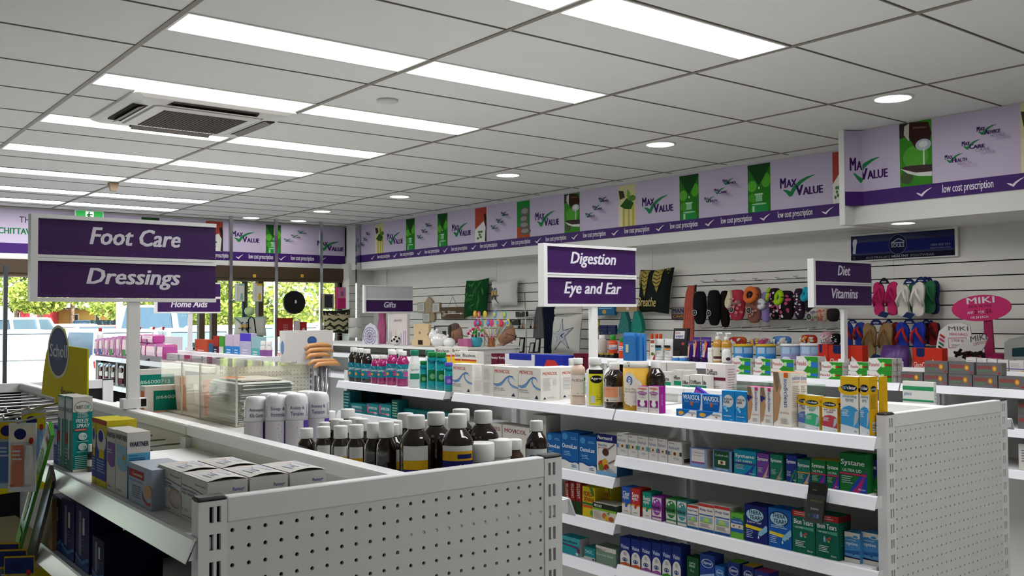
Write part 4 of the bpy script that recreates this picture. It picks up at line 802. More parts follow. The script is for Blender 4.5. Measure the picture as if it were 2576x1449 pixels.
bx('dark green lens solution carton', 1728, 1758, 1398, '174a2a', lambda f: f.T('OPTI', .2, .72, .7, .80, 'b0c8b4', .02).T('FREE', .2, .62, .7, .70, 'b0c8b4', .02).T('Pro', .3, .44, .62, .54, '8ab090', 0).poly([(.4, .12), (.6, .12), (.55, .32), (.45, .3)], '6a9aa8'), d=.05)
def optx(c): return lambda f: f.E(.5, .74, .40, .13, 'b8c4dc').E(.5, .74, .36, .11, c).T('Optrex', .18, .69, .82, .80, 'dfe4ee', .02).T('EYE WASH', .18, .2, .88, .30, 'cfd8ea', 0).poly([(0, .35), (1, .5), (1, .42), (0, .25)], '8fa8d0')
for p0, p1, pt, c, l in ((1761, 1798, 1391, '24408a', 'tall blue eye wash carton with oval emblem'), (1799, 1822, 1422, '2a6ab0', 'small light blue eye care carton in front'), (1831, 1861, 1411, '1f3478', 'blue eye care carton with lime green top'), (1868, 1897, 1421, '1f2c6a', 'blue eye care carton with yellow top'), (1898, 1936, 1433, '2a3478', 'blue eye care carton with pink top')):
    bx(l, p0, p1, pt, c, optx(c), d=.05, tc={'lime': '5f9a3a', 'yell': 'b89a2a', 'pink': '9a3a6a'}.get(l.split('with ')[-1][:4], c), group='blue eye care cartons')
# ---------------------------------------------------------------- middle bay lower shelves
at(2.535, .940)
def osm(f): f.poly([(0, 0), (1, 0), (1, .16), (.8, .20), (.5, .17), (.2, .23), (0, .22)], 'd8d8d6').stroke([(0, .28), (.3, .24), (.6, .18), (1, .24)], .002, '10407a').E(.22, .87, .16, .09, '3f86b8').T('OsmoLax', .05, .56, .93, .68, 'dfe8f0', .02).L(.15, .35, .6, .48, 3, '7fb0d8').L(.55, .80, .95, .88, 2, '6fa4d0').L(.6, .05, .9, .14, 2, '3f7ab0')
for i, (p0, p1, pt) in enumerate(((1375, 1411.5, 1088), (1412, 1456, 1084), (1457, 1500, 1095))): bx(f'blue laxative carton with white base, {NTH[i]} of three', p0, p1, pt, '17599a', osm, d=.08, group='blue laxative cartons')
bx('dark blue and white carton with a spoon of fruit', 1501, 1552, 1089, 'cfcbc8', lambda f: (f.R(0, .80, 1, 1, '1c1c5c'), f.T('Normacol', .06, .86, .78, .95, 'e0e0e8', .02), f.T('Natural fibre', .08, .70, .52, .76, '3a4a7a', 0), f.T('plus laxative', .08, .63, .6, .69, 'a83a34', 0), f.E(.45, .56, .16, .09, '4a2c20'), f.stroke([(.55, .62), (.9, .78)], .0025, '6a5a50'), f.E(.30, .24, .22, .12, 'a83a24'), f.E(.42, .30, .14, .10, 'c9922a'), f.E(.22, .18, .12, .08, '6a7a2a'), f.E(.5, .2, .12, .07, '8a2a20'), f.stroke([(.6, .3), (.98, .42)], .0025, '6a5a50'), f.R(0, 0, 1, .09, '6fa4cc'), f.L(.5, .1, .9, .18, 2, '7a9ab4')), d=.085, sc='2a5c84')
for i, (p0, p1) in enumerate(((1236, 1262), (1264, 1332))): bx(f'white carton with dark red lettering behind the brown bottles, {"left" if i == 0 else "right"}', p0, p1, 1064+i*4, 'c9c5be', lambda f: f.T('MOVICOL', .08, .78, .9, .90, '8a2c24', .02), d=.08, group='white junior cartons')
bx('grey pharmacy medicine carton on the second shelf', 1336, 1374, 1042, 'b5b1ab', lambda f: f.T('PHARMACY', .1, .82, .9, .9, '3a3636', 0).L(.1, .3, .9, .7, 5, '6a6a72'), d=.08)
at(2.535, .767)
for i, (p0, p1) in enumerate(((1420, 1433), (1434, 1447), (1448, 1463))): bx(f'dark red and green senna carton, {NTH[i]} of three', p0, p1, 1211, '8a1f1a', lambda f: f.R(0, 0, 1, .4, '1f3a20').T('LAXETTES', .25, .5, .75, .95, 'd8d0c4', .02, 0, 90), d=.06, group='red and green senna cartons')
def ford(f): f.T('FORD', .1, .68, .8, .84, 'a83a1a', .03).T('SENNA', .1, .50, .95, .65, 'a83a1a', .03).R(0, .40, 1, .47, '2a6a3a').R(0, .30, 1, .38, 'b8542a').poly([(.55, 1), (.8, .98), (.95, .75), (.85, .7), (.7, .85)], '3f7a3a').E(.75, .15, .12, .09, '4f8a3a')
for i, (p0, p1, pt) in enumerate(((1465, 1497, 1222), (1499, 1518, 1224), (1519, 1538, 1226))): bx(f'yellow senna carton with orange lettering, {NTH[i]} of three', p0, p1, pt, 'cdb520', ford, d=.06, dx=.0 if i == 0 else .05, group='yellow senna cartons')
bx('low green and black laxative carton with apricots', 1491, 1550, 1262, 'c4beae', lambda f: (f.R(0, .70, 1, 1, '1f2a1c'), f.T('NU-LAX', .06, .76, .4, .92, 'dfe0d8', .02, .15), f.R(0, .58, 1, .70, '6fa02a'), f.E(.5, .32, .10, .17, 'b4683a'), f.E(.62, .2, .10, .14, 'c9922a'), f.E(.8, .2, .11, .14, '9a4a2a'), f.poly([(.6, .5), (.75, .62), (.7, .38)], '5f8a3a'), f.L(.05, .1, .4, .5, 8, 'a49c8c')), d=.075, dx=-.012, sc='3a4034')
at(2.535, .600)
bx('turquoise diarrhoea relief carton with purple curve', 1412, 1459, 1345, '1f8a94', lambda f: f.R(0, .6, 1, 1, '3f9aa8').T('Imodium', .02, .66, .86, .82, '10203a', .03).poly([(0, .5), (.8, .42), (.9, .2), (1, .2), (1, .42), (.85, .52), (0, .58)], '5a2a5a').E(.85, .12, .07, .08, 'd8d4cc'), d=.05, sc='b8b4b0')
bx('small teal carton with pale base', 1469, 1497, 1374, '1f7a80', lambda f: f.R(0, 0, 1, .25, 'b8b8b4').L(.1, .5, .9, .8, 3, '9ad0d0').R(.75, .04, .95, .16, '24307a'), d=.06)
bx('grey green diarrhoea relief carton', 1498.5, 1550, 1370, '6f8474', lambda f: f.poly([(0, 1), (1, 1), (1, .76), (.5, .74), (0, .86)], 'ccc8be').T("Chemists' Own", .02, .80, .52, .88, '2c2c2c', 0, .1).T('Diarrhoea Relief', .04, .46, .86, .58, 'd0d8cc', 0), d=.06)
at(2.535, 1.03)
def gvb(f): f.T('GAVISCON', .06, .52, .86, .74, 'd8e8ea', .03).R(.25, .2, .75, .30, 'c9728a').R(.0, .0, .1, 1, '156a70')
bx('stack of small dark teal antacid cartons by the far upright', 864, 881, .11, '135a60', lambda f: [f.R(0, v, 1, v+.015, '0a3a40') for v in (.25, .5, .75)] and f.L(.1, .05, .9, .95, 6, '7fc0c4'), d=.07)
bx('large dark teal antacid carton at the back', 886, 925, .10, '104a50', lambda f: f.T('GAVISCON', .1, .6, .9, .8, '2a7a80', .02), d=.05, dx=.12)
for i, (p0, p1, k) in enumerate(((881.5, 922, 0), (923, 952.5, 1), (953.5, 984, 1))):
    bx(f'teal antacid carton, {NTH[i]} in the row under the brown syrup bottles', p0, p1, 1013+i, '1a868c', lambda f, k=k: (gvb(f), f.R(.02, .2, .14, .9, 'd0609a') if k else None, f.E(.75, .22, .14, .10, 'e0b0c8') if k else f.R(.72, .1, .98, .9, '156a70')), d=.06, group='teal antacid cartons')
bx('pile of small dark green antacid cartons', 985, 1003, .095, '125a5c', lambda f: [f.R(0, v, 1, v+.02, '0a3030') for v in (.33, .66)] and f.L(.1, .08, .9, .92, 6, '8fc8a8'), d=.06)
for i, (p0, p1) in enumerate(((1004, 1045), (1046, 1088), (1089, 1130))): bx(f'low teal tablet carton, {NTH[i]} of three behind the brown bottle caps', p0, p1, .055, '1f7f86', lambda f: f.T('Mylanta', .08, .3, .9, .75, '0c3c50', .02), d=.06, dx=.03, group='low teal tablet cartons')
# ================================================================ NEAR GONDOLA (foot care / dressings)
at(.556, 1.199)
def sd(p0, p1, px_side, h=.05): 
    """depth that makes the visible right side end at picture column px_side"""
    X = SH_['X']; Z = SH_['Z']; yb = ypx(p1, X, Z+.05); return xpx(px_side, yb, Z+h)-X
def fold(f, c): f.stroke([(.0, .5), (1, .52)], .0004, c)
bx('narrow violet carton at the far end of the foot care shelf', 135, 144.5, 1068, '5a5aa0', lambda f: f.R(.1, .5, .9, .9, 'c0c4d8').L(.1, .1, .9, .45, 5, '8a90c0'), d=.04)
def wo_f(f): f.R(.05, .68, .95, .97, 'b9c4c4').E(.5, .80, .40, .14, 'd0d6d6').T('WART-OFF', .12, .78, .9, .84, '3a4448', .02).R(.42, .15, .62, .66, 'cfd6d8').R(.05, .35, .35, .50, 'b03a34').L(.05, .06, .4, .3, 5, 'a8c4c4')
def wo_s(f):
    f.R(0, .80, 1, 1, 'd2cfc8').E(.5, .86, .46, .085, '8f9a9a').E(.5, .86, .42, .07, 'dad8d2').T('WART-', .14, .835, .55, .89, '22282a', .02, .1).T('Off', .56, .835, .86, .89, '1a8a8a', .02, .1)
    f.T('FOR HANDS,', .25, .755, .75, .785, 'd4e4e2', 0).T('FOOT & BODY', .22, .72, .78, .75, 'd4e4e2', 0).T('FREEZE', .14, .655, .8, .705, 'e4ecea', .02, .15).T('SPRAY', .18, .59, .86, .64, 'e4ecea', .02, .15).R(.08, .545, .72, .575, 'b03a34').L(.12, .55, .66, .57, 1, 'e0c0bc')
    for v in (.47, .33): f.E(.5, v, .22, .05, 'dfe4e2').E(.5, v, .19, .042, 'b9c6c6').poly([(.5, v), (.68, v+.02), (.66, v-.02)], '5a9a9a').L(.2, v-.075, .8, v-.055, 1, '9fd0cc')
    f.L(.1, .04, .9, .22, 7, '9fd0cc').R(0, 0, 1, .035, 'd2cfc8')
w_ = sd(163, 183, 232)
bx('tall teal wart treatment carton, left of the pair', 145, 163, 992, '5f8f92', wo_f, d=w_, sc='12807e', tc='d0cdc6', group='tall teal cartons')
bx('tall teal wart treatment carton, right of the pair with printed side', 163.5, 183, 995, '5f8f92', wo_f, wo_s, d=w_, sc='12807e', tc='d0cdc6', group='tall teal cartons')
for i, pc in enumerate((221, 230)): bt(f'tiny dark dropper bottle with white cap, {"left" if i == 0 else "right"} of the two', pc, 1118, .0085, [(.95, 0), (1, .02), (1, .66), (.5, .74)], C_AMB, (.74, .85, CAPW, 1), [(.2, .45, 80, 'c9c5bc', None)], row=2 if i == 0 else 1.6, group='tiny dark bottles')
def sch(f): f.R(0, 0, 1, .1, 'd0c030').R(0, .1, 1, .75, '3a4a9a').E(.5, .68, .45, .18, 'cfcfc0').E(.45, .75, .25, .09, '2a3a8a').R(.3, .42, .8, .55, 'c9b83a').L(.1, .2, .9, .4, 5, '8fb0d0').R(0, .93, 1, .99, 'b03a34')
bx('yellow and blue foot care carton, left of the pair', 231.5, 242, 1049, 'c9bb2e', sch, d=.05, tc='d8c92c', group='yellow and blue foot care cartons')
bx('yellow and blue foot care carton, right of the pair', 242.5, 268, 1052, 'c9bb2e', sch, d=.06, tc='d8c92c', group='yellow and blue foot care cartons')
def wt_f(k): return lambda f: (f.T('WARTNER', .02, .86, .98, .94, '2a2c3c', .02), f.R(.1, .45, .95, .78, '7a5a9a' if k == 0 else '8ab8d0'), f.E(.6, .45, .35, .06, '7a5a9a' if k == 0 else '8ab8d0'), f.L(.15, .6, .7, .68, 2, 'c9c4d4'), f.E(.72, .6, .12, .04, 'b8a040') if k else None, f.L(.1, .05, .5, .1, 1, '9a9894'))
def wt_s(f): f.R(0, 0, 1, .68, '5fa6cc').R(0, 0, .12, .5, '3f8ab8').T('WARTNER', .10, .78, .93, .855, '22243a', .03).T('Precautions:', .08, .635, .45, .66, '1f3a6a', 0).L(.08, .40, .92, .62, 8, '2f5f94').E(.1, .03, .06, .012, '2a3a5a')
w_ = sd(290, 320, 378)
bx('tall white and purple wart remover carton', 268.5, 290, 1075, 'c9c6c0', wt_f(0), d=w_, tc='d6d3cc', group='tall white wart remover cartons')
bx('tall white and blue wart remover carton with printed side', 290.5, 320, 1080, 'c9c6c0', wt_f(1), wt_s, d=w_, sc='d4d1ca', tc='d6d3cc', group='tall white wart remover cartons')
bx('pale blue nail treatment carton with red brand panel', 323, 382, 1161, 'a4b0c0', lambda f: f.R(.02, .66, .68, .86, 'a3322c').T('Canesten', .18, .72, .62, .80, 'e0d8d4', .02).T('Fungal Nail Treatment Set', .02, .55, .66, .61, '3a3f7a', .0).L(.18, .15, .6, .48, 6, '6a7a94').E(.86, .44, .16, .16, 'c99a70').stroke(arc(.86, .38, .24, .24, 180, 300), .0015, 'a34a3a').stroke(arc(.88, .36, .26, .26, 190, 290), .001, 'b86a5a'), d=.075, tc='b4bcc4')
def af_f(f): f.T('Pharmacy+', .55, .82, .95, .87, '3a4a8a', .0).T('ANTI-FUNGAL', .02, .63, .62, .68, '4a56a0', .01).T('NAIL TREATMENT', .02, .55, .72, .61, '4a56a0', .01).stroke([(0, .75), (.4, .74), (1, .68)], .0006, '6a6a8a').E(.78, .36, .26, .18, 'c4b4ae').stroke(arc(.78, .36, .28, .2, 60, 300), .001, 'a88a84').L(.05, .06, .6, .11, 1, '8a8a94').T('5 mL', .04, .2, .3, .25, '4a56a0', 0)
def af_s(f): f.T('Pharmacy+', .62, .72, .92, .82, '2f4a9a', .01).T('Choice', .74, .62, .93, .70, '2f4a9a', 0, .2).L(.1, .52, .55, .60, 2, 'aaa69e').L(.1, .2, .9, .4, 4, 'bcb8b0')
def af_t(f): f.L(.5, .2, .9, .5, 3, 'b4bad4').stroke(arc(.35, .35, .2, .2, 30, 200), .001, 'c4948a').T('ANTI-FUNGAL', .3, .65, .9, .8, '8a94c4', 0)
CW = mat('cfccc6', .55, noise=.03, scale=30)
w_ = sd(457, 522, 623, .02)
def flap(o, label=None): pass
AX = .580; ya = ypx(457, AX, 1.25); yb = max(1.533, ypx(522, AX, 1.25)); dy = ya-yb; zt = zpx(1213, AX, yb); h = zt-1.199
w_ = xpx(623, yb, 1.25)-AX
def af(label, x, y, side, front):
    """nail treatment carton with bowed lid flap at (x, y = near face)"""
    Z = 1.1995; loc = (x+w_/2, y+dy/2, Z); n = 8
    mb = MB().box(x, y, Z, x+w_, y+dy, zt-.001, CW); 
    o = mb.build('medicine_box', None, loc, label, 'box', 'white nail treatment cartons')
    mb = MB(); A = []; B = []
    for i in range(n+1): t = i/n; A.append((x+t*w_, y, zt+.005*math.sin(math.pi*t))); B.append((x+t*w_, y+dy, zt+.001*math.sin(math.pi*t)))
    mb.add(A+B, [(i, i+1, i+n+2, i+n+1) for i in range(n)], CW).build('lid_flap', o, loc)
    mb = MB()
    if front: af_f(Face((x, y+dy, Z), (0, -1, 0), (0, 0, 1), dy, h, mb, .0004))
    if side: af_s(Face((x, y, Z), (1, 0, 0), (0, 0, 1), w_, h, mb, .0004))
    f = Face((x, y+dy, zt+.004), (0, -1, 0), (1, 0, 0), dy*.9, w_, mb, .0004); af_t(f)
    mb.build('printed_label', o, loc, kind='stuff')
xs_ = [AX, AX+w_+.004, AX+2*w_+.008]
n = 0
for r, y in enumerate((yb, yb+dy+.003)):
    for k in range(3):
        if r == 1 and k == 2: continue
        af(f'white nail treatment carton with bowed lid, {("nearest", "second")[r]} row, {("left", "middle", "right")[k]}', xs_[k], y, True, k == 0)
# second and third shelf under the foot care shelf
at(.556, .997)
def db(f): f.R(.25, .2, .45, .9, '6a6a78').R(.0, .0, 1, .12, '24407a').stroke([(0, .18), (.5, .10), (1, .22)], .004, '3f66a0').R(.55, .55, .7, .82, 'b8b8c4').L(.5, .3, .7, .5, 4, '5a5a8a')
for i, (p0, p1, pt) in enumerate(((131, 154, 1242), (154.5, 187, 1251), (190, 224, 1262))): bx(f'dark blue foot care carton on the second shelf, {NTH[i]} of three', p0, p1, pt, '16164a', db, d=.07, group='dark blue foot care cartons', tc='5a4a80')
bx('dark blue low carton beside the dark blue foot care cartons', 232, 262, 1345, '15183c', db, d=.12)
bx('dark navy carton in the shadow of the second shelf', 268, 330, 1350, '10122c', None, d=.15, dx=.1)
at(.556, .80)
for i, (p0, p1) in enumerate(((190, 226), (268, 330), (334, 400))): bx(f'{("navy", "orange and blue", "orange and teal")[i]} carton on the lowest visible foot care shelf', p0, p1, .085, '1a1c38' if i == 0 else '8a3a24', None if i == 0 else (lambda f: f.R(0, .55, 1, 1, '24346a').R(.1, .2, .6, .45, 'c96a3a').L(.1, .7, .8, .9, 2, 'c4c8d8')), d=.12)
# ---- Scholl header and hanging packs in the second bay
hx = .64; ya = ypx(105, hx, 1.4); yb = ypx(219, hx, 1.4); zb = zpx(1022, hx, yb); ztp = zpx(807, hx, ypx(150, hx, 1.5)); zs = zpx(876, hx, ypx(200, hx, 1.45)); wdt = ya-yb
YEL = mat('d8c414', .85, noise=.02, scale=8)
top = [(0, 0), (1, 0), (1, (zs-zb)), (.61, zs-zb+.004)]
pr = [(.61, zs-zb+.004), (.57, .24), (.545, .26), (.51, .285), (.46, ztp-zb-.006), (.41, ztp-zb), (.36, ztp-zb-.006), (.30, .285), (.25, .262), (.20, .24), (.10, .17), (.04, .10)]
k_ = (ztp-zb)/.315
pts = [(0, 0), (1, 0), (1, zs-zb), (.61, zs-zb+.003)]+[(u, v*k_ if v < .3 else v) for u, v in pr[1:]]
loc = (hx, (ya+yb)/2, zb)
hdr = MB().prism([(hx, ya-u*wdt, zb+v) for u, v in pts], (.004, 0, 0), YEL).build('display_header', None, loc, 'yellow foot care header board with dark blue oval', 'sign')
f = Face((hx, ya, zb), (0, -1, 0), (0, 0, 1), wdt, 1.0)
H_ = ztp-zb
f.E(.395, H_*.60, .245, H_*.345, 'd8d8b0', 32); f.E(.395, H_*.60, .215, H_*.31, '26285c', 32); f.E(.395, H_*.68, .17, H_*.20, '3a4a7c', 28)
f.T('Scholl', .21, H_*.53, .60, H_*.70, 'd0d0d4', .02); f.T('footcare', .47, H_*.04, .97, H_*.17, '3a3418', 0)
f.mb.build('printed_label', hdr, loc, kind='stuff')
mb = MB().box(hx+.004, (ya+yb)/2-.1, zb-.02, hx+.03, (ya+yb)/2+.1, zb+.02, YEL); mb.build('bracket', hdr, loc)
C_WIRE = mat('b4b4b4', .25, 1.0)
PVC = glass('clear_plastic', (.95, .95, .94), .25, .08)
# yellow display trays below the header
for i, (z, l) in enumerate(((1.13, 'upper'), (.90, 'lower'))):
    e = empty('display_tray', (.5, 2.95, z), f'yellow foot care tray with price rail, {l} one', 'tray', 'yellow foot care trays'); O = ORG[e.name]
    MB().box(.40, 2.62, z-.006, .66, 3.5, z, mat('4a4424', .8)).build('base', e, O)
    MB().prism([(.40, 2.62, z), (.375, 2.62, z+.0), (.385, 2.62, z+.05), (.40, 2.62, z+.05)], (0, .88, 0), C_LIP).build('price_rail', e, O)
    MB().prism([(.375, 2.616, z-.03), (.42, 2.616, z-.05), (.46, 2.616, z-.01), (.60, 2.616, z-.005), (.60, 2.616, z+.02), (.44, 2.616, z+.03), (.41, 2.616, z+.075), (.375, 2.616, z+.06)], (0, .004, 0), YEL).build('end_bracket', e, O)
def hang_pack(label, x, y, z, w, h, cols, tilt=0, d=.012, group='hanging foot care packs', hook=True, rot=58):
    """blister pack on a peg: card + bubble"""
    e = empty('blister_pack', (x, y, z), label, 'pack', group); O = ORG[e.name]
    MB().rbox(x, y-w/2, z, x+.002, y+w/2, z+h, .0008, cols[0]).build('card', e, O)
    f = Face((x, y+w/2, z), (0, -1, 0), (0, 0, 1), w, h)
    f.R(.03, .72, .97, .97, cols[1]); f.E(.42, .84, .22, .08, '26285c'); f.R(.08, .08, .56, .68, cols[2]); f.L(.14, .45, .5, .62, 3, 'c8d0dc'); f.poly([(.62, .1), (.9, .1), (.94, .4), (.86, .68), (.66, .68), (.58, .4)], cols[3]); f.E(.82, .74, .08, .05, 'b8322a')
    f.mb.build('card_print', e, O, kind='stuff')
    MB().rbox(x-d, y-w*.42, z+h*.08, x-.001, y+w*.42, z+h*.72, .006, PVC).build('bubble', e, O)
    e.rotation_euler = (0, 0, math.radians(rot))
    if hook: MB().tube([(x+.2, y, z+h+.004), (x-.03, y, z+h+.004), (x-.034, y, z+h+.014)], .0025, C_WIRE, 6).build('peg', e, O)
    return e
for i, (pc, x, z, cc) in enumerate(((22, .44, 1.165, ('b0c0cc', 'c9a82a', '2f66b0', 'c0ccd8')), (56, .46, 1.16, ('d0d4d8', 'd8d0c0', 'c96a4a', 'dcdcdc')), (84, .53, 1.165, ('a8bccc', 'c9b82a', '3f7ec0', '6a9ac8')), (-14, .42, 1.165, ('b8c4cc', 'c9b82a', '8a3a8a', 'c0a0c0')))):
    hang_pack(f'{("blue gel insole", "white and red nail care", "light blue insole", "pink foot care")[i]} blister pack hanging by the yellow header', x, ypx(pc, x, z+.08), z, .06, .155, cc)
for i, pc in enumerate((12, 30, 48)):
    x = .42; hang_pack(f'yellow and navy foot care pack on the lower tray, {NTH[i]}', x, ypx(pc, x, 1.0), .93, .06, .13, ('c9a82a', '24346a', '24346a', '3a5a9a'), hook=False, group='yellow and navy packs')
for i, pc in enumerate((8, 26, 46)):
    x = .41; hang_pack(f'blue foot care pack near the bottom left corner, {NTH[i]}', x, ypx(pc, x, .82), .74, .06, .14, ('24507a', 'c9b03a', '2a4a6a', '4a7aa0'), hook=False, group='blue packs at the bottom')
# long green brush pack leaning against the shelf end, dark pack behind it, wooden brush back
def slab(label, name, A, B, w, t, m, cat, extra=None):
    """flat bar from point A to B, width w along y, thickness t along x"""
    A = Vector(A); B = Vector(B); D = (B-A).normalized(); S = D.cross(Vector((1, 0, 0))).normalized()*w/2; T = Vector((t, 0, 0))
    loc = tuple(A); o = MB().prism([A-S, A+S, B+S*.9, B-S*.9], T, m).build(name, None, loc, label, cat)
    if extra: extra(o, A, B, S, D, loc)
    return o
gx = .50
A = onx(38, 1385, gx); B = onx(124, 1078, gx)
def gext(o, A, B, S, D, loc):
    L_ = (B-A).length; f = Face(A-S, S, D, (S.length*2), L_) if S.cross(D).x < 0 else Face(A+S, -S, D, S.length*2, L_)
    f.R(.1, .90, .9, .99, 'd4d0cc'); f.R(.5, .92, .9, .95, 'b03a34'); f.E(.45, .42, .22, .16, 'c4c89a'); f.T('FOOT', .2, .70, .8, .76, 'b4d8a0', 0); f.L(.2, .78, .8, .84, 2, '9fd080'); f.R(.15, .05, .85, .2, '8ac870')
    f.mb.build('printed_label', o, loc, kind='stuff')
slab('long green foot file pack leaning beside the foot care shelf', 'foot_file_pack', A, B, .042, .008, mat('3f9a24', .2, coat=.4), 'pack', gext)
gx = .515; slab('long dark pack leaning behind the green one', 'foot_file_pack', onx(72, 1410, gx), onx(128, 1190, gx), .05, .008, mat('2a2420', .25, coat=.4), 'pack')
gx = .545; mb = MB(); pts = [onx(a, b, gx) for a, b in ((131, 1255), (131, 1425), (112, 1425), (95, 1420), (85, 1400), (82, 1370), (88, 1345), (104, 1318), (120, 1292))]
mb.prism(pts, (.02, 0, 0), mat('b08a66', .6, noise=.08, scale=20)).build('wooden_brush', None, tuple(pts[1]), 'tan wooden brush back with curved edge below the foot care shelf', 'brush')
# pegs on the third bay (left side) and on the pegboard behind the cartons
for r, (z, n0, n1) in enumerate(((1.225, 0, 7), (1.185, 0, 7))):
    for i in range(n0, n1):
        y = 3.62+i*.15
        mb = MB().tube([(.90, y, z), (.66, y, z), (.65, y, z+.015)], .003, C_WIRE, 6).ball((.648, y, z+.018), .006, C_WIRE, 8, 6)
        mb.build('wire_peg', None, (.90, y, z), f'bare chrome wire peg behind the yellow header, {("upper", "lower")[r]} row, {ORD[i]} from the camera', 'peg', f'bare wire pegs {("upper", "lower")[r]} row')
for i in range(6):
    y = 2.66+(i % 3)*.12; z = 1.20-(i//3)*.045
    MB().tube([(.913, y, z), (.78, y, z), (.775, y, z+.012)], .0025, C_WIRE, 6).build('wire_peg', None, (.913, y, z), f'short chrome wire peg behind the wart cartons, {("upper", "lower")[i//3]} row, {ORD[i % 3]} from the camera', 'peg', 'short wire pegs behind the wart cartons')
o = MB().box(.70, 2.645, 1.12, .735, 2.647, 1.16, PVC).box(.702, 2.6445, 1.125, .72, 2.645, 1.15, 'd0b82a').build('peg_ticket', None, (.72, 2.646, 1.14), 'clear price ticket with yellow label hanging from a peg', 'ticket')
# ---- right side: brown bottles
at(1.0, 1.165)
def bl(f): f.R(0, .62, 1, 1, 'd8d8d4').R(0, .44, 1, .66, 'd6a71f').L(.2, .50, .8, .60, 2, '6a5a1a').R(0, 0, 1, .44, '1c2468').L(.1, .04, .9, .40, 6, '6a74b0')
def b2(x, pc, pt, R, lab=None, label='', prof=P_AMB, cap=(.85, .56, CAPW, 1.0), m=C_AMB, grp='brown oil bottles', **k):
    y = ypx(pc, x, 1.25); H = zpx(pt, x, y)-1.1655
    return bottle(label, x, y, 1.165, R, H, prof, m, cap, lab or [], group=grp, **k)
LB = [(.2, .67, 46, '1c2468', bl)]
P_SM = [(.92, 0), (1, .03), (1, .62), (.94, .70), (.62, .78), (.60, .82)]
for i, (pc, pt) in enumerate(((771, 1077), (814, 1073), (857, 1071), (896, 1068), (941, 1064), (972, 1060))):
    b2(1.03, pc, pt, .0215, [(.2, .68, 40, 'd0d0cc', bl)] if i in (1, 2, 3) else None, f'small brown bottle with white cap in the front row, {NTH[i]}', P_SM, (.80, .74, CAPW, 1.0), sx=1)
b2(1.055, 989, 1067, .024, LB, 'medium brown bottle with yellow and blue label, left of the large ones')
b2(1.06, 1046, 1044, .034, LB, 'large brown bottle with yellow and blue label, left of the olive oil bottle')
b2(1.14, 1097, 1037, .034, None, 'large brown bottle without visible label behind the labelled ones')
def olv(f): bl(f); f.T('Olive', .42, .24, .98, .36, 'e8e8ee', .02); f.T('Oil B.P.', .32, .08, .98, .21, 'e8e8ee', .02); f.R(.55, .5, .95, .6, '1c2468')
b2(1.115, 1151, 1041, .0345, [(.2, .67, 58, '1c2468', lambda f: (f.R(0, .86, 1, 1, 'd8d8d4'), f.R(0, .66, 1, .88, 'd6a71f'), f.L(.05, .72, .35, .8, 2, '6a5a1a'), f.R(.5, .71, .95, .81, '1c2468'), f.T('Olive', .50, .38, .98, .58, 'e8e8ee', .02), f.T('Oil B.P.', .42, .12, .99, .32, 'e8e8ee', .02)))], 'large brown olive oil bottle with blue and yellow label')
b2(1.22, 1160, 1029, .034, None, 'large brown bottle behind the olive oil bottle')
b2(1.24, 1216, 1033, .0355, None, 'large brown bottle right of the olive oil bottle')
BACK = ((1.12, 757, 1048, .018), (1.17, 787, 1037, .026), (1.10, 816, 1062, .02), (1.24, 826, 1034, .026), (1.13, 848, 1054, .022), (1.09, 869, 1058, .021), (1.30, 875, 1029, .026), (1.17, 894, 1050, .022), (1.12, 910, 1053, .022), (1.10, 995, 1058, .02), (1.16, 1020, 1039, .024), (1.24, 1022, 1062, .02), (1.20, 1071, 1057, .02), (1.26, 1121, 1050, .02), (1.30, 1130, 1057, .018))
for i, (x, pc, pt, R) in enumerate(BACK): b2(x, pc, pt, R, None, f'brown bottle with white cap further back, {ORD[i]} from the left', P_SM, (.80, .76, CAPW, 1.0))
C_JAR = mat('cfd4ca', .25)
for x, pc, pt, R, l in ((1.18, 1208, 1113, .030, 'squat white jar with white screw lid, left one'), (1.25, 1258, 1105, .026, 'squat white jar with white screw lid, right one')):
    b2(x, pc, pt, R, None, l, [(.95, 0), (1, .04), (1, .52), (.9, .64), (.86, .70)], (.70, 1.0, CAPW, 1.0), C_JAR, 'white jars')
b2(1.285, 1293, 1105, .022, None, 'small brown plastic bottle beside the white jars', P_SM, (.82, .80, CAPW, 1.0), mat('4a3a30', .3))
b2(1.36, 1350, 1058, .026, [(.2, .6, 60, 'cfd6d8', lambda f: f.T('OIL', .2, .6, .8, .8, '3a6a9a', 0).poly([(.2, .1), (.9, .1), (.5, .45)], 'c98a4a'))], 'brown bottle with pale label at the right end of the bottles')
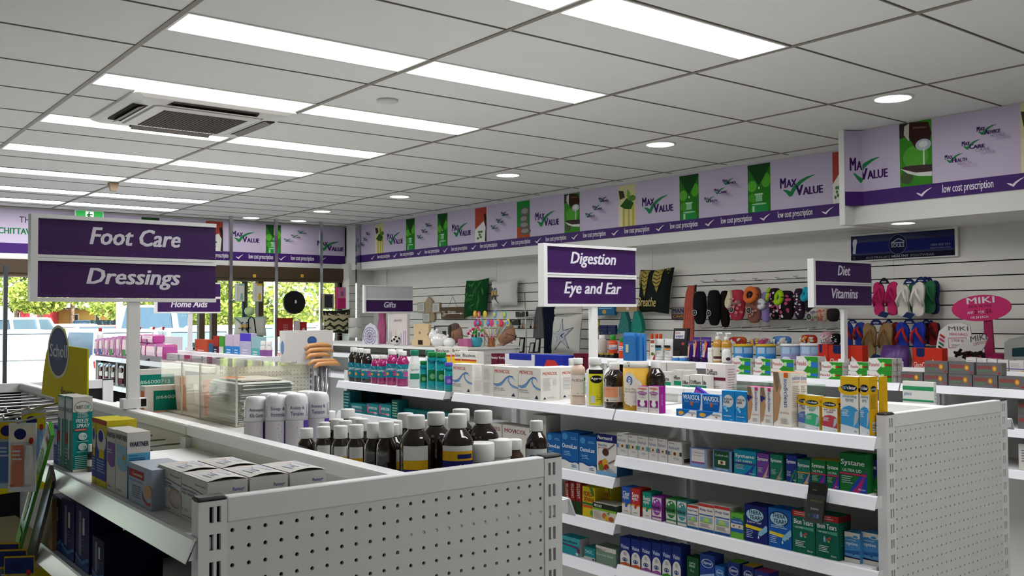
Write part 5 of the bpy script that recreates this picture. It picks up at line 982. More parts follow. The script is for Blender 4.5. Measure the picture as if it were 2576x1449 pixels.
# white domed inhalant tins with violet labels
def tin_l(t1, t2):
    def a(f):
        f.R(.0, 0, .72, 1, 'd4d0d4').R(.72, 0, 1, 1, '5a3c96').L(.05, .72, .66, .97, 3, 'b05a6a').L(.05, .25, .68, .72, 8, '7a74a0').R(.3, .05, .66, .2, 'c8c8c8').L(.32, .06, .64, .19, 3, '2a2a2a').R(.72, 0, 1, .06, '3a1f5a').R(.72, .06, 1, .085, 'c9a93a')
    return a
def dome(x, pc, pt, t1, t2, label):
    y = ypx(pc, x, 1.3); z1 = zpx(pt, x, y); Z = 1.2255 if y > 2.575 else 1.1655; H = z1-Z; R = .030; loc = (x, y, Z)
    o = MB().lathe(x, y, [(R, Z), (R, Z+H*.64)], 'd6d2d6', 24).build('remedy_tin', None, loc, label, 'tin', 'white domed remedy tins')
    MB().lathe(x, y, [(R+.0008, Z+H*.64), (R+.0008, Z+H*.88), (R*.95, Z+H*.95), (R*.75, Z+H*.99), (R*.3, Z+H)], mat('e4e2e6', .25), 24).build('cap', o, loc)
    a = camang(x, y); f = CFace(x, y, R, a-80, a+80, Z, Z+H*.63); tin_l(t1, t2)(f); f.mb.build('label', o, loc, kind='stuff')
    f = CFace(x, y, R+.001, a-80, a+80, Z+H*.64, Z+H*.9); f.T(t1, .30, .50, .74, .74, '3a2f6a', .0).T(t2, .32, .22, .72, .44, '3a2f6a', .0)
    for u in (.02, .84): f.stroke([(u, .2), (u, .8), (u+.14, .8), (u+.14, .2), (u, .2)], .0005, '3a2f6a')
    f.mb.build('cap_print', o, loc, kind='stuff')
for i, (x, pc, pt, a_, b_) in enumerate(((1.02, 644, 996, 'Antiseptic', 'Kills Germs'), (1.06, 697, 992, 'Sleep &', 'Insomnia'), (1.10, 746, 989, 'Anxiety &', 'Tension'), (1.16, 799, 985, 'Anxiety &', 'Tension'))): dome(x, pc, pt, a_, b_, f'white domed tin with violet label, {NTH[i]} in the front row')
for i, (x, pc, pt) in enumerate(((1.13, 677, 988), (1.17, 726, 985), (1.22, 771, 982))): dome(x, pc, pt, 'Sleep &', 'Insomnia', f'white domed tin, {NTH[i]} in the row behind')
# ---- acrylic bin with dressings
ACR = glass('acrylic_bin', (.985, .975, .94), .08, .06)
x0, x1, y0, y1, z0, z1 = 1.10, 1.325, 2.72, 3.40, 1.2262, 1.402
loc = ((x0+x1)/2, (y0+y1)/2, z0)
e = empty('acrylic_bin', loc, 'clear acrylic bin with dividers full of wound dressings', 'bin')
for n_, q in (('side_panel', (x0, y0, z0, x0+.003, y1, z1)), ('side_panel', (x1-.003, y0, z0, x1, y1, z1)), ('end_panel', (x0+.003, y0, z0, x1-.003, y0+.003, z1)), ('end_panel', (x0+.003, y1-.003, z0, x1-.003, y1, z1)), ('lid', (x0, y0+.0, z1, x1, y1, z1+.003)), ('divider', (x0+.003, y0+.30, z0, x1-.003, y0+.303, z1-.01)), ('divider', (x0+.003, y0+.47, z0, x1-.003, y0+.473, z1-.01)), ('bottom_tray', (x0+.003, y0+.003, z0, x1-.003, y1-.003, z0+.004))):
    MB().box(*q, mat('b9b4aa', .4) if n_ == 'bottom_tray' else ACR).build(n_, e, loc)
for q in ((x0, y0), (x0, y0+.3), (x0, y0+.47)): MB().box(q[0]-.001, q[1]-.001, z0, q[0]+.004, q[1]+.004, z1, mat('cfcdc4', .2)).build('glued_edge', e, loc)
C_SA = mat('dfe6e8', .6); C_SB = mat('9fbcc8', .6)
pk = MB(); w2, d2, t2 = .085, .13, .0045
pk.loft([[(-w2*s, -d2*s, z), (w2*s, -d2*s, z), (w2*s, d2*s, z), (-w2*s, d2*s, z)] for s, z in ((1, 0), (1, .0012), (.94, t2), (.90, t2))], C_SA); pk.add([(-w2*1.01, -d2*1.01, .0008), (w2*1.01, -d2*1.01, .0008), (w2*1.01, d2*1.01, .0008), (-w2*1.01, d2*1.01, .0008)], [(0, 1, 2, 3)], C_SB)
o_ = pk.build('s'); pkd = o_.data; bpy.data.objects.remove(o_)
rg = random.Random(3)
for i in range(22):
    o = bpy.data.objects.new('dressing_sachet', pkd); COL.objects.link(o); o.location = (1.21+rg.uniform(-.004, .004), y0+.16+rg.uniform(-.006, .006), z0+.0046+i*.0056); o.rotation_euler = (0, 0, rg.uniform(-.05, .05))
    tag(o, f'flat pale blue dressing sachet, {ORD[i] if i < 20 else ("topmost but one", "topmost")[i-20]} counted up the stack in the acrylic bin', 'sachet', 'stacked dressing sachets')
o = MB().box(1.14, y0+.06, z0+.129, 1.28, y0+.26, z0+.1335, 'd6d4ce').build('dressing_sachet', None, (1.21, y0+.16, z0+.129), 'white and orange dressing sachet on top of the neat stack', 'sachet')
MB().box(1.145, y0+.17, z0+.1336, 1.20, y0+.255, z0+.1342, 'd9824a').build('printed_label', o, (1.21, y0+.16, z0+.129))
for i, (yc, tl, col) in enumerate(((.33, .5, 'd8873f'), (.37, .62, 'cfcabc'), (.41, .75, 'd6d2c6'), (.50, .35, 'd0ccbe'), (.55, .5, 'd98a4a'), (.60, .62, 'd6d2c8'))):
    y = y0+yc; s = math.sin(tl)*.13; c_ = math.cos(tl)*.13
    MB().prism([(1.13, y, z0+.006), (1.29, y, z0+.006), (1.29, y+s*.4, z0+.006+c_), (1.13, y+s*.4, z0+.006+c_)], (0, .004, 0), col).build('dressing_sachet', None, (1.21, y, z0+.006), f'leaning {"orange and green" if i in (0, 4) else "white"} dressing sachet in the acrylic bin, {ORD[i]} from the right', 'sachet', 'leaning dressing sachets')
# ---- boxes with order numbers beyond the bin
at(1.03, 1.15)
def hb(num): return lambda f: (f.R(.14, .48, .80, .90, '127a68'), f.T(num, .18, .72, .72, .80, 'cfe4dc', 0), f.R(.14, .05, .80, .47, 'd8722a'))
bx('white dressing carton with teal and orange squares, behind the sign pole', 318, 326, 930, 'd4d0ca', None, hb('#66000713'), d=.21, dx=.06)
bx('white dressing carton with teal and orange squares, beside the acrylic bin', 350, 364, 970, 'd4d0ca', lambda f: f.R(.3, .1, .9, .9, 'c96a30'), hb('#66000712'), d=.21)
# ================================================================ GONDOLA UNDER DIET / VITAMINS, and back of the middle gondola
# right-hand top shelf of the middle gondola: throat spray cartons seen over the spine
at(3.0, 1.1905)
def dif(c): return lambda f: f.R(0, .46, 1, .62, c).T('Difflam', .06, .66, .88, .80, '14201c', .02).L(.3, .2, .9, .4, 2, '9ab8ac')
for p0, p1, pt, dx, l in ((1640, 1676, 911, .20, 'plain white carton at the back, left of the throat spray cartons'), (1678, 1729, 912, .20, 'plain white carton at the back, right of the plain left one')):
    bx(l, p0, p1, pt, 'cfcbc5', lambda f: f.T('Difflam-C', .3, .05, .95, .22, '14201c', .02), d=.06, dx=dx, group='plain white back cartons')
for i, (p0, p1, pt, dx) in enumerate(((1648, 1688, 934, .10), (1690, 1714, 930, .12), (1716, 1737, 931, .13), (1716, 1734, 944, .03), (1735.5, 1767, 942, .03), (1768, 1778, 944, .03))):
    bx(f'white and green throat spray carton, {NTH[i] if i < 6 else ""} of the group behind the spine', p0, p1, pt, 'd4d1cb', dif('1f8a66'), d=.045, dx=dx, group='white and green throat cartons')
bx('white and maroon throat carton beside the clear tray', 1776, 1826, 915, 'd8d0ce', lambda f: f.T('Difflam', .05, .72, .58, .86, '14181c', .02).R(0, .58, 1, .66, '6a2438').R(0, .5, .36, .56, '6a2438').L(.05, .05, .8, .45, 7, 'a8989c'), lambda f: f.L(.2, .1, .9, .9, 12, 'b08a98'), d=.07, dx=.08, sc='d0c4c6')
# clear divided tray
x0, y0_, x1, y1_, z0, z1 = 3.06, ypx(1985, 3.06, 1.22), 3.30, ypx(1842, 3.06, 1.22), 1.1908, 1.275
loc = ((x0+x1)/2, (y0_+y1_)/2, z0); e = empty('clear_tray', loc, 'clear plastic divider tray on the far side of the middle gondola', 'tray'); GG = glass('green_acrylic', (.88, .95, .90), .35)
for n_, q in (('side_panel', (x0, y0_, z0, x0+.003, y1_, z1)), ('side_panel', (x1-.003, y0_, z0, x1, y1_, z1)), ('end_panel', (x0, y0_, z0, x1, y0_+.003, z1)), ('end_panel', (x0, y1_-.003, z0, x1, y1_, z1)), ('divider', (x0, (y0_+y1_)/2, z0, x1, (y0_+y1_)/2+.003, z1))): MB().box(*q, GG).build(n_, e, loc)
# flat green and white cartons near the end of the far side shelf
at(3.0, 1.1905)
def mint(f): f.R(0, .78, 1, .88, '2f8a5a').R(0, .5, 1, .55, '2f8a5a').L(.05, .2, .7, .45, 4, 'a4b0a8').R(.55, .08, .75, .35, '2a2a2a').T('plant', .05, .62, .3, .74, '4a7ab0', 0)
for i in range(5):
    bx(f'white and green peppermint carton standing on edge, {NTH[i]} of five', 2271, 2350, 958, 'd8dad6', mint if i == 0 else None, lambda f: f.T('Mint', .25, .2, .75, .85, '7a9ab4', 0, 0, 90), d=.017, dx=.04+i*.018, group='peppermint cartons')
for i in range(4):
    o = bx(f'flat green striped carton lying on the far side shelf, {NTH[i]} of four', 2060+i*52, 2108+i*52, .016, 'cfd4ce', lambda f: f.R(0, .3, 1, .6, '2f8a5a'), d=.09, dx=.03, group='flat green striped cartons', tc='c4d0c6')
# ---- front of the far gondola: pain relief cartons, two high
def pan(f, blue=0):
    f.poly([(0, 0), (.36, 0), (.58, .5), (.36, 1), (0, 1)], 'd8d6d2'); f.E(.62, .5, .10, .22, 'a8d48a')
    f.T('Panadol', .03, .34, .46, .66, 'a02c2c', .02)
    if blue: f.R(.68, .22, 1, .62, '2a6ab0')
    else: f.E(.72, .5, .05, .12, 'c0302c'); f.R(.76, .42, .98, .58, '7a2c24')
def pans(f): f.T('Panadol', .15, .4, .85, .68, 'a04a4a', 0); f.R(.46, 0, .52, 1, '3a3a3a') if f.w > .08 else None
at(4.56, 1.2005)
for i, (p0, p1, pt, pb, bl, dd) in enumerate(((1841, 1888, 900, 924, 1, .05), (1899, 1938, 902, 925, 1, .03), (1943, 1996, 903, 928, 1, .03), (2003, 2058, 896, 932, 1, .07), (2066, 2119, 910, 934, 0, .06), (2138, 2184, 910, 934, 0, .05), (2185, 2244, 901, 933, 0, .10))):
    yc = ypx((p0+p1)/2, 4.56, 1.25); zm = zpx(pb, 4.56, yc)
    bx(f'white and green pain relief carton in the lower layer, {NTH[i] if i < 7 else ""}', p0-4, p1, zm-1.2005-.001, '2f8a2c', lambda f, b=bl: pan(f, b), pans, d=dd, sc='d2d0cc', tc='d2d0cc', group='green pain relief cartons')
    bx(f'white and green pain relief carton in the upper layer, {NTH[i] if i < 7 else ""}', p0, p1, pt, '2f8a2c', lambda f, b=bl: pan(f, b), pans, d=dd, sc='d2d0cc', tc='d2d0cc', dz=zm-1.2005, group='green pain relief cartons')
def nur(f): f.T('NUROFEN', .04, .48, .60, .78, 'a03a34', .03).T('CARAFINE', .10, .26, .5, .40, '4fa05a', 0).E(.72, .55, .10, .26, 'b8702a').E(.72, .55, .06, .15, 'd8b04a').E(.90, .18, .05, .10, 'a03a3a')
C_SIL = mat('6f6d6e', .35, .3)
for i, (p0, p1) in enumerate(((2266, 2321), (2324, 2382), (2386, 2445), (2447, 2509), (2511, 2578), (2580, 2650))):
    bx(f'silver grey pain relief carton in the lower layer, {NTH[i]}', p0, p1, .058, C_SIL, nur, d=.05, group='silver pain relief cartons')
for i, (p0, p1) in enumerate(((2325, 2384), (2386, 2450), (2456, 2520))):
    bx(f'silver grey pain relief carton in the upper layer, {NTH[i]}', p0, p1, .058, C_SIL, nur, d=.05, dz=.059, group='silver pain relief cartons')
at(4.56, 1.0205)
for i in range(5):
    bx(f'red and grey carton at the bottom, second shelf, {NTH[i]}', 2560+i*70, 2626+i*70, .065, C_SIL, nur, d=.05, group='second shelf pain cartons')
    bx(f'red and grey carton stacked on top, second shelf, {NTH[i]}', 2560+i*70, 2626+i*70, .065, C_SIL, nur, d=.05, dz=.066, group='second shelf pain cartons')
at(4.56, .8305)
for i in range(4): bx(f'pale carton on the third shelf behind the end panel, {NTH[i]}', 2562+i*80, 2638+i*80, .12, ('c9c5c0', 'b8604a', 'c4c0bc', 'a87a4a')[i], lambda f: f.L(.1, .3, .8, .8, 5, '7a6a8a'), d=.05, group='third shelf cartons')
# right of the spine: white sachet cartons, red supplement cartons, tins, purple bag
at(5.02, 1.2105)
def sac(f): f.R(0, .55, 1, .60, '6a5aa0').R(0, .20, .8, .24, 'b05a6a').L(.1, .65, .8, .9, 3, 'b4b0b8').R(.85, .25, 1, .5, 'd8923a')
for i, (p0, p1) in enumerate(((2430, 2456), (2458, 2482), (2484, 2508), (2510, 2537), (2539, 2576), (2578, 2620))):
    bx(f'white sachet carton with violet stripe, {NTH[i]} behind the silver cartons', p0, p1, 899+i*2, 'd4d0ce', sac, d=.06, dx=-.0, group='white violet striped cartons')
def glu(f): f.poly([(.14, 1), (.42, 1), (.42, .74), (.36, .68), (.2, .68), (.14, .74)], '1c2450'); f.T('GlucoControl', .05, .30, .70, .50, 'e8d4cc', .02); f.poly([(.68, 0), (1, 0), (1, .25), (.68, .62)], 'd8d4d0'); f.R(.08, .02, .66, .10, '1c2450')
for p0, p1, pt, l in ((2058, 2083, 866, 'red supplement carton left of the diet sign pole, half hidden'), (2084, 2170, 868, 'red supplement carton behind the diet sign pole'), (2295, 2371, 875, 'red supplement carton right of the purple bag')): bx(l, p0, p1, pt, 'b83020', glu, d=.06, dx=-.02, group='red supplement cartons')
bag = MB(); xb = 5.0; ya = ypx(2222, xb, 1.3); yb = ypx(2286, xb, 1.3); zt = zpx(868, xb, ya); n = 6
R0 = []
for i in range(7):
    t = i/6; w = .035*math.sin(math.pi*min(1, t*.9+.1)); z = 1.2105+(zt-1.2105)*t; R0.append([(xb-w, ya, z), (xb-w*1.1, (ya+yb)/2, z+.002), (xb-w, yb, z), (xb+w, yb, z), (xb+w, (ya+yb)/2, z), (xb+w, ya, z)])
o = bag.loft(R0, mat('4a2a6a', .3), smooth=True).build('snack_pouch', None, (xb, (ya+yb)/2, 1.2105), 'purple foil pouch standing between the red cartons', 'pouch')
f = Face((xb-.042, ya, 1.2105), (0, -1, 0), (0, 0, 1), ya-yb, zt-1.2105); f.R(.05, .30, .95, .48, 'b4b0b8'); f.E(.2, .4, .16, .12, 'd8d4c8'); f.T('superfruit', .55, .34, .95, .44, '6a4a8a', 0); f.mb.build('printed_label', o, (xb, (ya+yb)/2, 1.2105), kind='stuff')
C_YEL = mat('d8b01a', .35)
def ftin(label, pc, pt, lidc, body, x=5.15, R=.064):
    y = ypx(pc, x, 1.28); zt = zpx(pt, x, y); Z = 1.2105; loc = (x, y, Z); h = zt-Z
    o = MB().lathe(x, y, [(R*.98, Z), (R, Z+.004), (R, zt-.012)], body, 24).build('formula_tin', None, loc, label, 'tin', 'infant formula tins')
    MB().lathe(x, y, [(R+.003, zt-.014), (R+.003, zt-.002), (R, zt), (.001, zt)], lidc, 24).build('lid', o, loc)
    a = camang(x, y); f = CFace(x, y, R, a-70, a+70, Z, zt-.014)
    f.R(.1, .66, .45, .96, 'a8c4dc'); f.R(.52, .66, .95, .96, '9ab8d8'); f.E(.28, .42, .2, .12, 'dfe6ec'); f.R(.5, .25, .98, .6, '2f7ec4' if body == '3f86c0' else '9a90b8'); f.L(.1, .05, .9, .25, 3, 'c8d8e4')
    f.mb.build('label', o, loc, kind='stuff')
for i, (pc, pt, lid, body) in enumerate(((1745, 862, C_YEL, '3f86c0'), (1800, 863, C_YEL, '3f86c0'), (1870, 866, C_YEL, '3f86c0'), (1927, 866, C_YEL, '3f86c0'), (1990, 865, CAPW, '8a94b8'), (2040, 864, CAPW, '8a94b8'))): ftin(f'{"blue tin with yellow lid" if i < 4 else "pale violet tin with white lid"} at the back, {NTH[i]} of six', pc, pt, lid, body)
# ---- raised shelf at the far end: creams, tubes, pump bottles
at(4.56, 1.2625)
def tube_up(label, p0, p1, pt, c, art, capc='2a1440', group=None):
    """squeeze tube standing on its cap"""
    X = SH_['X']+.02; Z = SH_['Z']; ya = ypx(p0, X, 1.32); yb = ypx(p1, X, 1.32); zt = zpx(pt, X, ya); w = (ya-yb)/2; yc = (ya+yb)/2; loc = (X, yc, Z); n = 16; R = []
    for t in (.12, .2, .5, .8, 1.0):
        a = w*(.8+.2*t); b = max(.001, .017*(1-t**2*.96)); R.append([(X+b*math.cos(2*math.pi*j/n), yc+a*math.sin(2*math.pi*j/n), Z+(zt-Z)*t) for j in range(n)])
    o = MB().loft(R, c, smooth=True).build('cream_tube', None, loc, label, 'tube', group)
    MB().lathe(X, yc, [(w*.8, Z), (w*.8, Z+(zt-Z)*.12)], capc, 16).build('cap', o, loc)
    f = Face((X-.0175, yc+w*.8, Z+(zt-Z)*.14), (0, -1, 0), (.014, 0, 1), w*1.6, (zt-Z)*.8, None, .001); art(f); f.mb.build('printed_label', o, loc, kind='stuff')
def fis(f): f.poly([(.3, .05), (.5, .05), (.85, .75), (.6, .95)], 'd9704a'); f.poly([(.3, .05), (.45, .5), (.6, .95), (.5, .5)], '9ab85a'); f.T('fisiocrem', .15, .08, .55, .75, 'd8d0e0', .02, 0, 90)
for p0, p1, pt, l in ((1731, 1743, 858, 'slim purple cream tube, leftmost of three'), (1743, 1762, 848, 'purple cream tube, middle of three'), (1763, 1790, 848, 'wide purple cream tube, rightmost of three')): tube_up(l, p0, p1, pt, mat('3a1a6a', .3), fis, group='purple cream tubes')
def crm(c): return lambda f: (f.R(.05, .56, .95, .70, '1a1a1c'), f.R(.1, .42, .9, .52, c), f.L(.2, .2, .8, .35, 3, 'b0b4b8'))
tube_up('white cream tube with black and blue bands', 1649, 1671, 852, 'd0d0ce', crm('3f8aa8'), 'd0d0ce', 'white cream tubes'); tube_up('white cream tube with black and orange bands', 1672, 1694, 852, 'd0d0ce', crm('d9803a'), 'd0d0ce', 'white cream tubes')
bx('slim white joint cream carton with red curve', 1635, 1648, 853, 'd4d0cc', lambda f: f.R(.1, .80, .9, .95, '9a4a3a').T('ZEN', .2, .62, .8, .70, '5a5a5a', 0).E(.5, .28, .3, .08, '3f6a2a').poly([(1, 0), (1, .35), (.5, 0)], 'a8302c'), d=.04)
def pump(label, pc, pt, R):
    X = SH_['X']+R+.005; Z = SH_['Z']; y = ypx(pc, X, 1.33); H = zpx(pt, X, y)-Z
    o = bottle(label, X, y, Z, R, H, [(.95, 0), (1, .03), (1, .62), (.85, .70), (.4, .76), (.4, .78)], mat('b8862c', .15, coat=.4), (.76, .45, CAPW, .86), [(.05, .5, 75, 'c9c4b4', lambda f: f.R(.1, .15, .9, .35, '4a2c34').L(.1, .45, .6, .95, 7, '5a5450').E(.78, .7, .12, .1, '4a4440'))], group='amber pump bottles', name='pump_bottle')
    loc = (X, y, Z); z = Z+.0005+H*.86
    MB().tube([(X, y, z), (X, y, z+H*.10)], .004, CAPW, 8).tube([(X, y+.008, z+H*.11), (X, y-.03, z+H*.115), (X-.004, y-.036, z+H*.09)], .005, CAPW, 8).build('pump', o, loc)
pump('amber pump bottle with white pump, left of the pair', 1806, 836, .031); pump('amber pump bottle with white pump, right of the pair', 1828, 837, .031)
bt('small white bottle left of the amber pump bottles', 1788, 875, .02, P_PLA, CAPW, (.72, .9, CAPW, 1.0))
bt('white roll on bottle in front of the amber pump bottles', 1828, 876, .028, [(.9, 0), (1, .04), (1, .42), (.95, .46), (.97, .5), (.97, .8), (.8, .95), (.3, 1.0)], CAPW, None, [(.06, .4, 50, 'd8d6d4', lambda f: f.E(.7, .6, .3, .35, '4a2c44'))])
for i, pc in enumerate((1703, 1720)): bt(f'low blue jar with white lid, {("left", "right")[i]} one', pc, 896, .028, [(.98, 0), (1, .04), (1, .62)], mat('2f74b8', .3), (.62, 1.04, CAPW, 1.0), group='low blue jars')
X = 4.66; y = ypx(1709, X, 1.36); zt = zpx(826, X, y); zb = 1.2625; ya = ypx(1692, X, 1.36); yb = ypx(1726, X, 1.36); loc = (X, y, zb)
o = MB().prism([(X, ya+.01, zb), (X, yb+.01, zb), (X, yb-.012, zt), (X, ya-.012, zt)], (.03, 0, 0), mat('2a2628', .5)).build('leaflet_box', None, loc, 'black leaflet box with a white square label, tilted slightly', 'box')
f = Face((X, ya+.01, zb), (0, -1, 0), (0, -.12, 1), ya-yb, zt-zb); f.R(.12, .68, .82, .92, 'd4d4d8'); f.T('pain', .18, .81, .5, .9, 'b03a34', .02); f.T('AWAY', .18, .71, .76, .79, '2a3a8a', .03); f.E(.75, .52, .1, .05, 'a84a4a'); f.R(.1, .15, .6, .3, '4a463c'); f.mb.build('printed_label', o, loc, kind='stuff')
def spray(label, pc, pt, R, body, capc):
    bt(label, pc, pt, R, [(.95, 0), (1, .03), (1, .66), (.8, .74), (.55, .78)], mat(body, .3), (.78, .62, mat(capc, .3), 1.0), [(.12, .62, 70, body, lambda f: f.R(.1, .5, .9, .92, 'd8d8dc').T('pain', .15, .72, .5, .88, 'b03a34', .02).T('AWAY', .15, .54, .85, .7, '2a3a8a', .03).L(.1, .1, .9, .4, 3, 'd8b0a0'))], group='orange pain relief bottles')
spray('large orange pain relief bottle with green cap', 1542, 843, .034, 'c8482a', '2f8a2a'); spray('small orange pain relief spray with green cap', 1564, 849, .022, 'c8482a', '2f8a2a')
for i, pc in enumerate((1640, 1652, 1662)): bt(f'orange topped spray bottle behind the white cream tubes, {NTH[i]}', pc, 840, .016, P_PLA, mat('c84a24', .3), (.82, .7, mat('c8481f', .3), 1.0), row=3.2, group='orange topped sprays')
bt('pale grey translucent bottle with small white caps', 1515, 843, .035, [(.95, 0), (1, .03), (1, .72), (.8, .8), (.6, .84)], mat('b4aaa2', .4), (.84, .62, CAPW, 1.0))
for i, (p0, p1) in enumerate(((1492, 1505), (1506, 1518), (1519, 1531), (1532, 1544))): bx(f'black carton with yellow top stripe, {NTH[i]} of four', p0, p1, 889, '1a1614', lambda f: f.R(0, .78, 1, .96, 'c9a81f').L(.2, .3, .8, .6, 4, '6a6458'), d=.05, dx=-.02, group='black and yellow cartons')
# ---- far end of the middle gondola's far shelf: cough mixture cartons, surgical box
at(3.0, 1.1905)
def bis_(f): f.T('Bisolvon', .1, .82, .92, .93, '2a2c30', .02); f.R(0, .30, 1, .68, 'd9b01f'); f.R(0, .68, 1, .74, 'b0402a')
for p0, p1, pt, dx, l in ((1093, 1134, 872, .22, 'tall white and yellow cough mixture carton, leftmost'), (1136, 1160, 872, .20, 'tall white and yellow cough mixture carton, second'), (1144, 1159, 884, .10, 'white and yellow cough mixture carton in front, left'), (1160.5, 1199, 884, .08, 'white and yellow cough mixture carton in front, right')): bx(l, p0, p1, pt, 'd2cec6', bis_, d=.05, dx=dx, group='cough mixture cartons')
for i, (p0, p1) in enumerate(((1236, 1253), (1254, 1273), (1443, 1462))): bx(f'maroon and white allergy carton, {NTH[i]} of three', p0, p1, 889, '5a1428', lambda f: f.T('Benadryl', .05, .8, .95, .9, 'd8ccd0', .02).R(.1, .1, .9, .6, 'c4bcc8').L(.15, .15, .85, .55, 4, '7a8ab8'), d=.05, dx=.10, group='maroon allergy cartons')
bx('white carton lid with blue edge beside the surgical gloves box', 1270, 1345, 889, 'ccccd0', lambda f: f.R(.15, .82, .9, 1, '1c2a8a'), d=.06, dx=.06, tc='1c2a8a')
bx('blue surgical supplies carton with red emblem', 1346, 1418, 892, '1c2a94', lambda f: f.poly([(.3, .62), (.42, .86), (.7, .86), (.9, .62), (.7, .38), (.42, .38)], 'b8302c').T('Surgical', .35, .56, .62, .68, 'e0d8e0', .02).T('Basics', .64, .56, .86, .68, 'e0d8e0', .02), d=.07, dx=.04, tc='2a3aa4')
for i, pc in enumerate((1428, 1438)): bt(f'white capped bottle beside the surgical supplies carton, {("left", "right")[i]}', pc, 901, .03, P_PLA, CAPW, (.8, .7, CAPW, 1.0), row=1, group='white capped bottles')
# ================================================================ REAR GONDOLA (home aids): pink packs, bottles, tissues, walking sticks
at(2.54, 1.1905)
C_PNK = mat('b84a94', .3, coat=.3)
def soft(label, X, p0, p1, pt, m, d=.10, Z=None, group=None, name='soft_pack', art=None):
    Z = (SH_['Z'] if Z is None else Z)+.0005; ya = ypx(p0, X, Z+.08); yb = ypx(p1, X, Z+.08); zt = zpx(pt, X, ya); b = min(.012, (ya-yb)/5); loc = (X+d/2, (ya+yb)/2, Z); h = zt-Z
    rings = []
    for t, k in ((0, .8), (.12, 1), (.5, 1.06), (.85, 1), (1, .75)):
        hx_ = d/2*k; hy = (ya-yb)/2*(.9+.1*k); cx_, cy_ = loc[0], loc[1]; z = Z+h*t
        rings.append([(cx_-hx_, cy_-hy+b, z), (cx_-hx_+b, cy_-hy, z), (cx_+hx_-b, cy_-hy, z), (cx_+hx_, cy_-hy+b, z), (cx_+hx_, cy_+hy-b, z), (cx_+hx_-b, cy_+hy, z), (cx_-hx_+b, cy_+hy, z), (cx_-hx_, cy_+hy-b, z)])
    o = MB().loft(rings, m, smooth=False).build(name, None, loc, label, 'pack', group)
    f = Face((X-.002, ya, Z), (0, -1, 0), (0, 0, 1), ya-yb, h, None, d*.03+.001)
    (art or (lambda f: f.R(.1, .1, .5, .5, 'd088b8').L(.2, .6, .8, .8, 2, 'd8b8d0')))(f)
    f.mb.build('printed_label', o, loc, kind='stuff')
for i, (p0, p1, pt) in enumerate(((236, 248, 852), (248.5, 262, 850), (262.5, 276, 849), (276.5, 291, 847), (291.5, 306, 845), (307, 325, 846))):
    soft(f'pink sanitary pack on the rear shelf, {NTH[i]} beside the sign pole', 2.54, p0, p1, pt, C_PNK, group='pink sanitary packs', art=lambda f, i=i: (f.R(.1, .1, .6, .4, ('7a8ac0', '3f66a8', 'd8a0c8', '4f9a4a', 'd8a0c8', '4f9a4a')[i]), f.R(.6, .2, .75, .9, 'd8c0d4')))
for i, (p0, p1, pt) in enumerate(((338, 366, 862), (367, 410, 864))): soft(f'boxy pink pack right of the white pole, {("left", "right")[i]}', 2.56, p0, p1, pt, C_PNK, d=.12, group='pink sanitary packs', art=lambda f: f.R(.55, 0, .63, 1, 'c8c0d0'))
for i, (p0, p1, pt) in enumerate(((342, 356, 842), (357, 385, 841))): soft(f'rounded pink pack stacked on the boxy ones, {("left", "right")[i]}', 2.57, p0, p1, pt, C_PNK, d=.10, Z=zpx(864, 2.56, ypx(370, 2.56, 1.3))+.001, group='pink sanitary packs')
at(2.54, .9305)
for i, (p0, p1) in enumerate(((244, 258), (259, 272), (273, 289), (290, 312))):
    soft(f'dark brown foil pack on the lower rear shelf, {NTH[i]}', 2.55, p0, p1, 912, mat('3a1a20', .2, coat=.4), group='dark foil packs', art=lambda f: (f.R(.1, 0, .35, 1, 'c9c9c4'), f.R(.45, .1, .9, .35, '6a2a3a'), f.E(.65, .7, .2, .12, 'a8948a')))
bx('dark mobility aid carton with grey picture behind the sign pole', 338, 402, 893, '8f8d90', lambda f: f.poly([(.02, .7), (.6, .95), (.7, .75), (.3, .5)], '2a282c').R(.1, 0, .3, .4, '3a383c').stroke(arc(.75, .3, .15, .25, 0, 300), .008, '2a282c'), d=.05)
# upper right-hand side of that gondola: bottles and cartons along the spine
at(3.0, 1.1905)
for p0, p1, pt, c, a2, l in ((411, 446, 846, 'd4ccd4', 'c9622a', 'clear bagged pack with orange base'), (490, 523, 853, 'b84a2a', 'b84a2a', 'orange red carton left of the green one'), (551, 562, 846, '4f9a3a', 'd4d0cc', 'green topped slim carton'), (566, 586, 842, 'c9b8cc', '2f86d0', 'white and blue hygiene carton, left of the pair'), (586.5, 603, 842, 'c9b8cc', '2f86d0', 'white and blue hygiene carton, right of the pair'), (604, 631, 838, 'b4b0cc', '4a3ab8', 'tall lilac carton with violet top'), (632, 655, 847, '8fb4bc', '5fa8a8', 'pale teal carton'), (536, 549, 845, 'a83028', '2a2438', 'red and black slim carton'), (477, 490, 862, '2a7a80', '2a7a80', 'low teal carton by the home aids pole'), (524, 536, 864, '3a6a90', '3a6a90', 'low steel blue carton')):
    bx(l+' on the rear gondola', p0, p1, pt, c, lambda f, a2=a2: (f.R(0, .72, 1, 1, a2) if a2 == '4a3ab8' else f.R(0, 0, 1, .55, a2), f.L(.2, .15, .8, .45, 3, 'd8dce4')), d=.05, dx=.12)
for i, (pc, c) in enumerate(((662, 'c9b4c4'), (677, 'd0c8cc'))): bt(f'white and mauve bottle on the rear gondola, {("left", "right")[i]}', pc, 858, .026, P_PLA, mat('d4d2d0', .3), (.82, .75, CAPW, 1.0), [(.15, .6, 70, '8a5a9a', None)], row=1, group='white and mauve bottles')
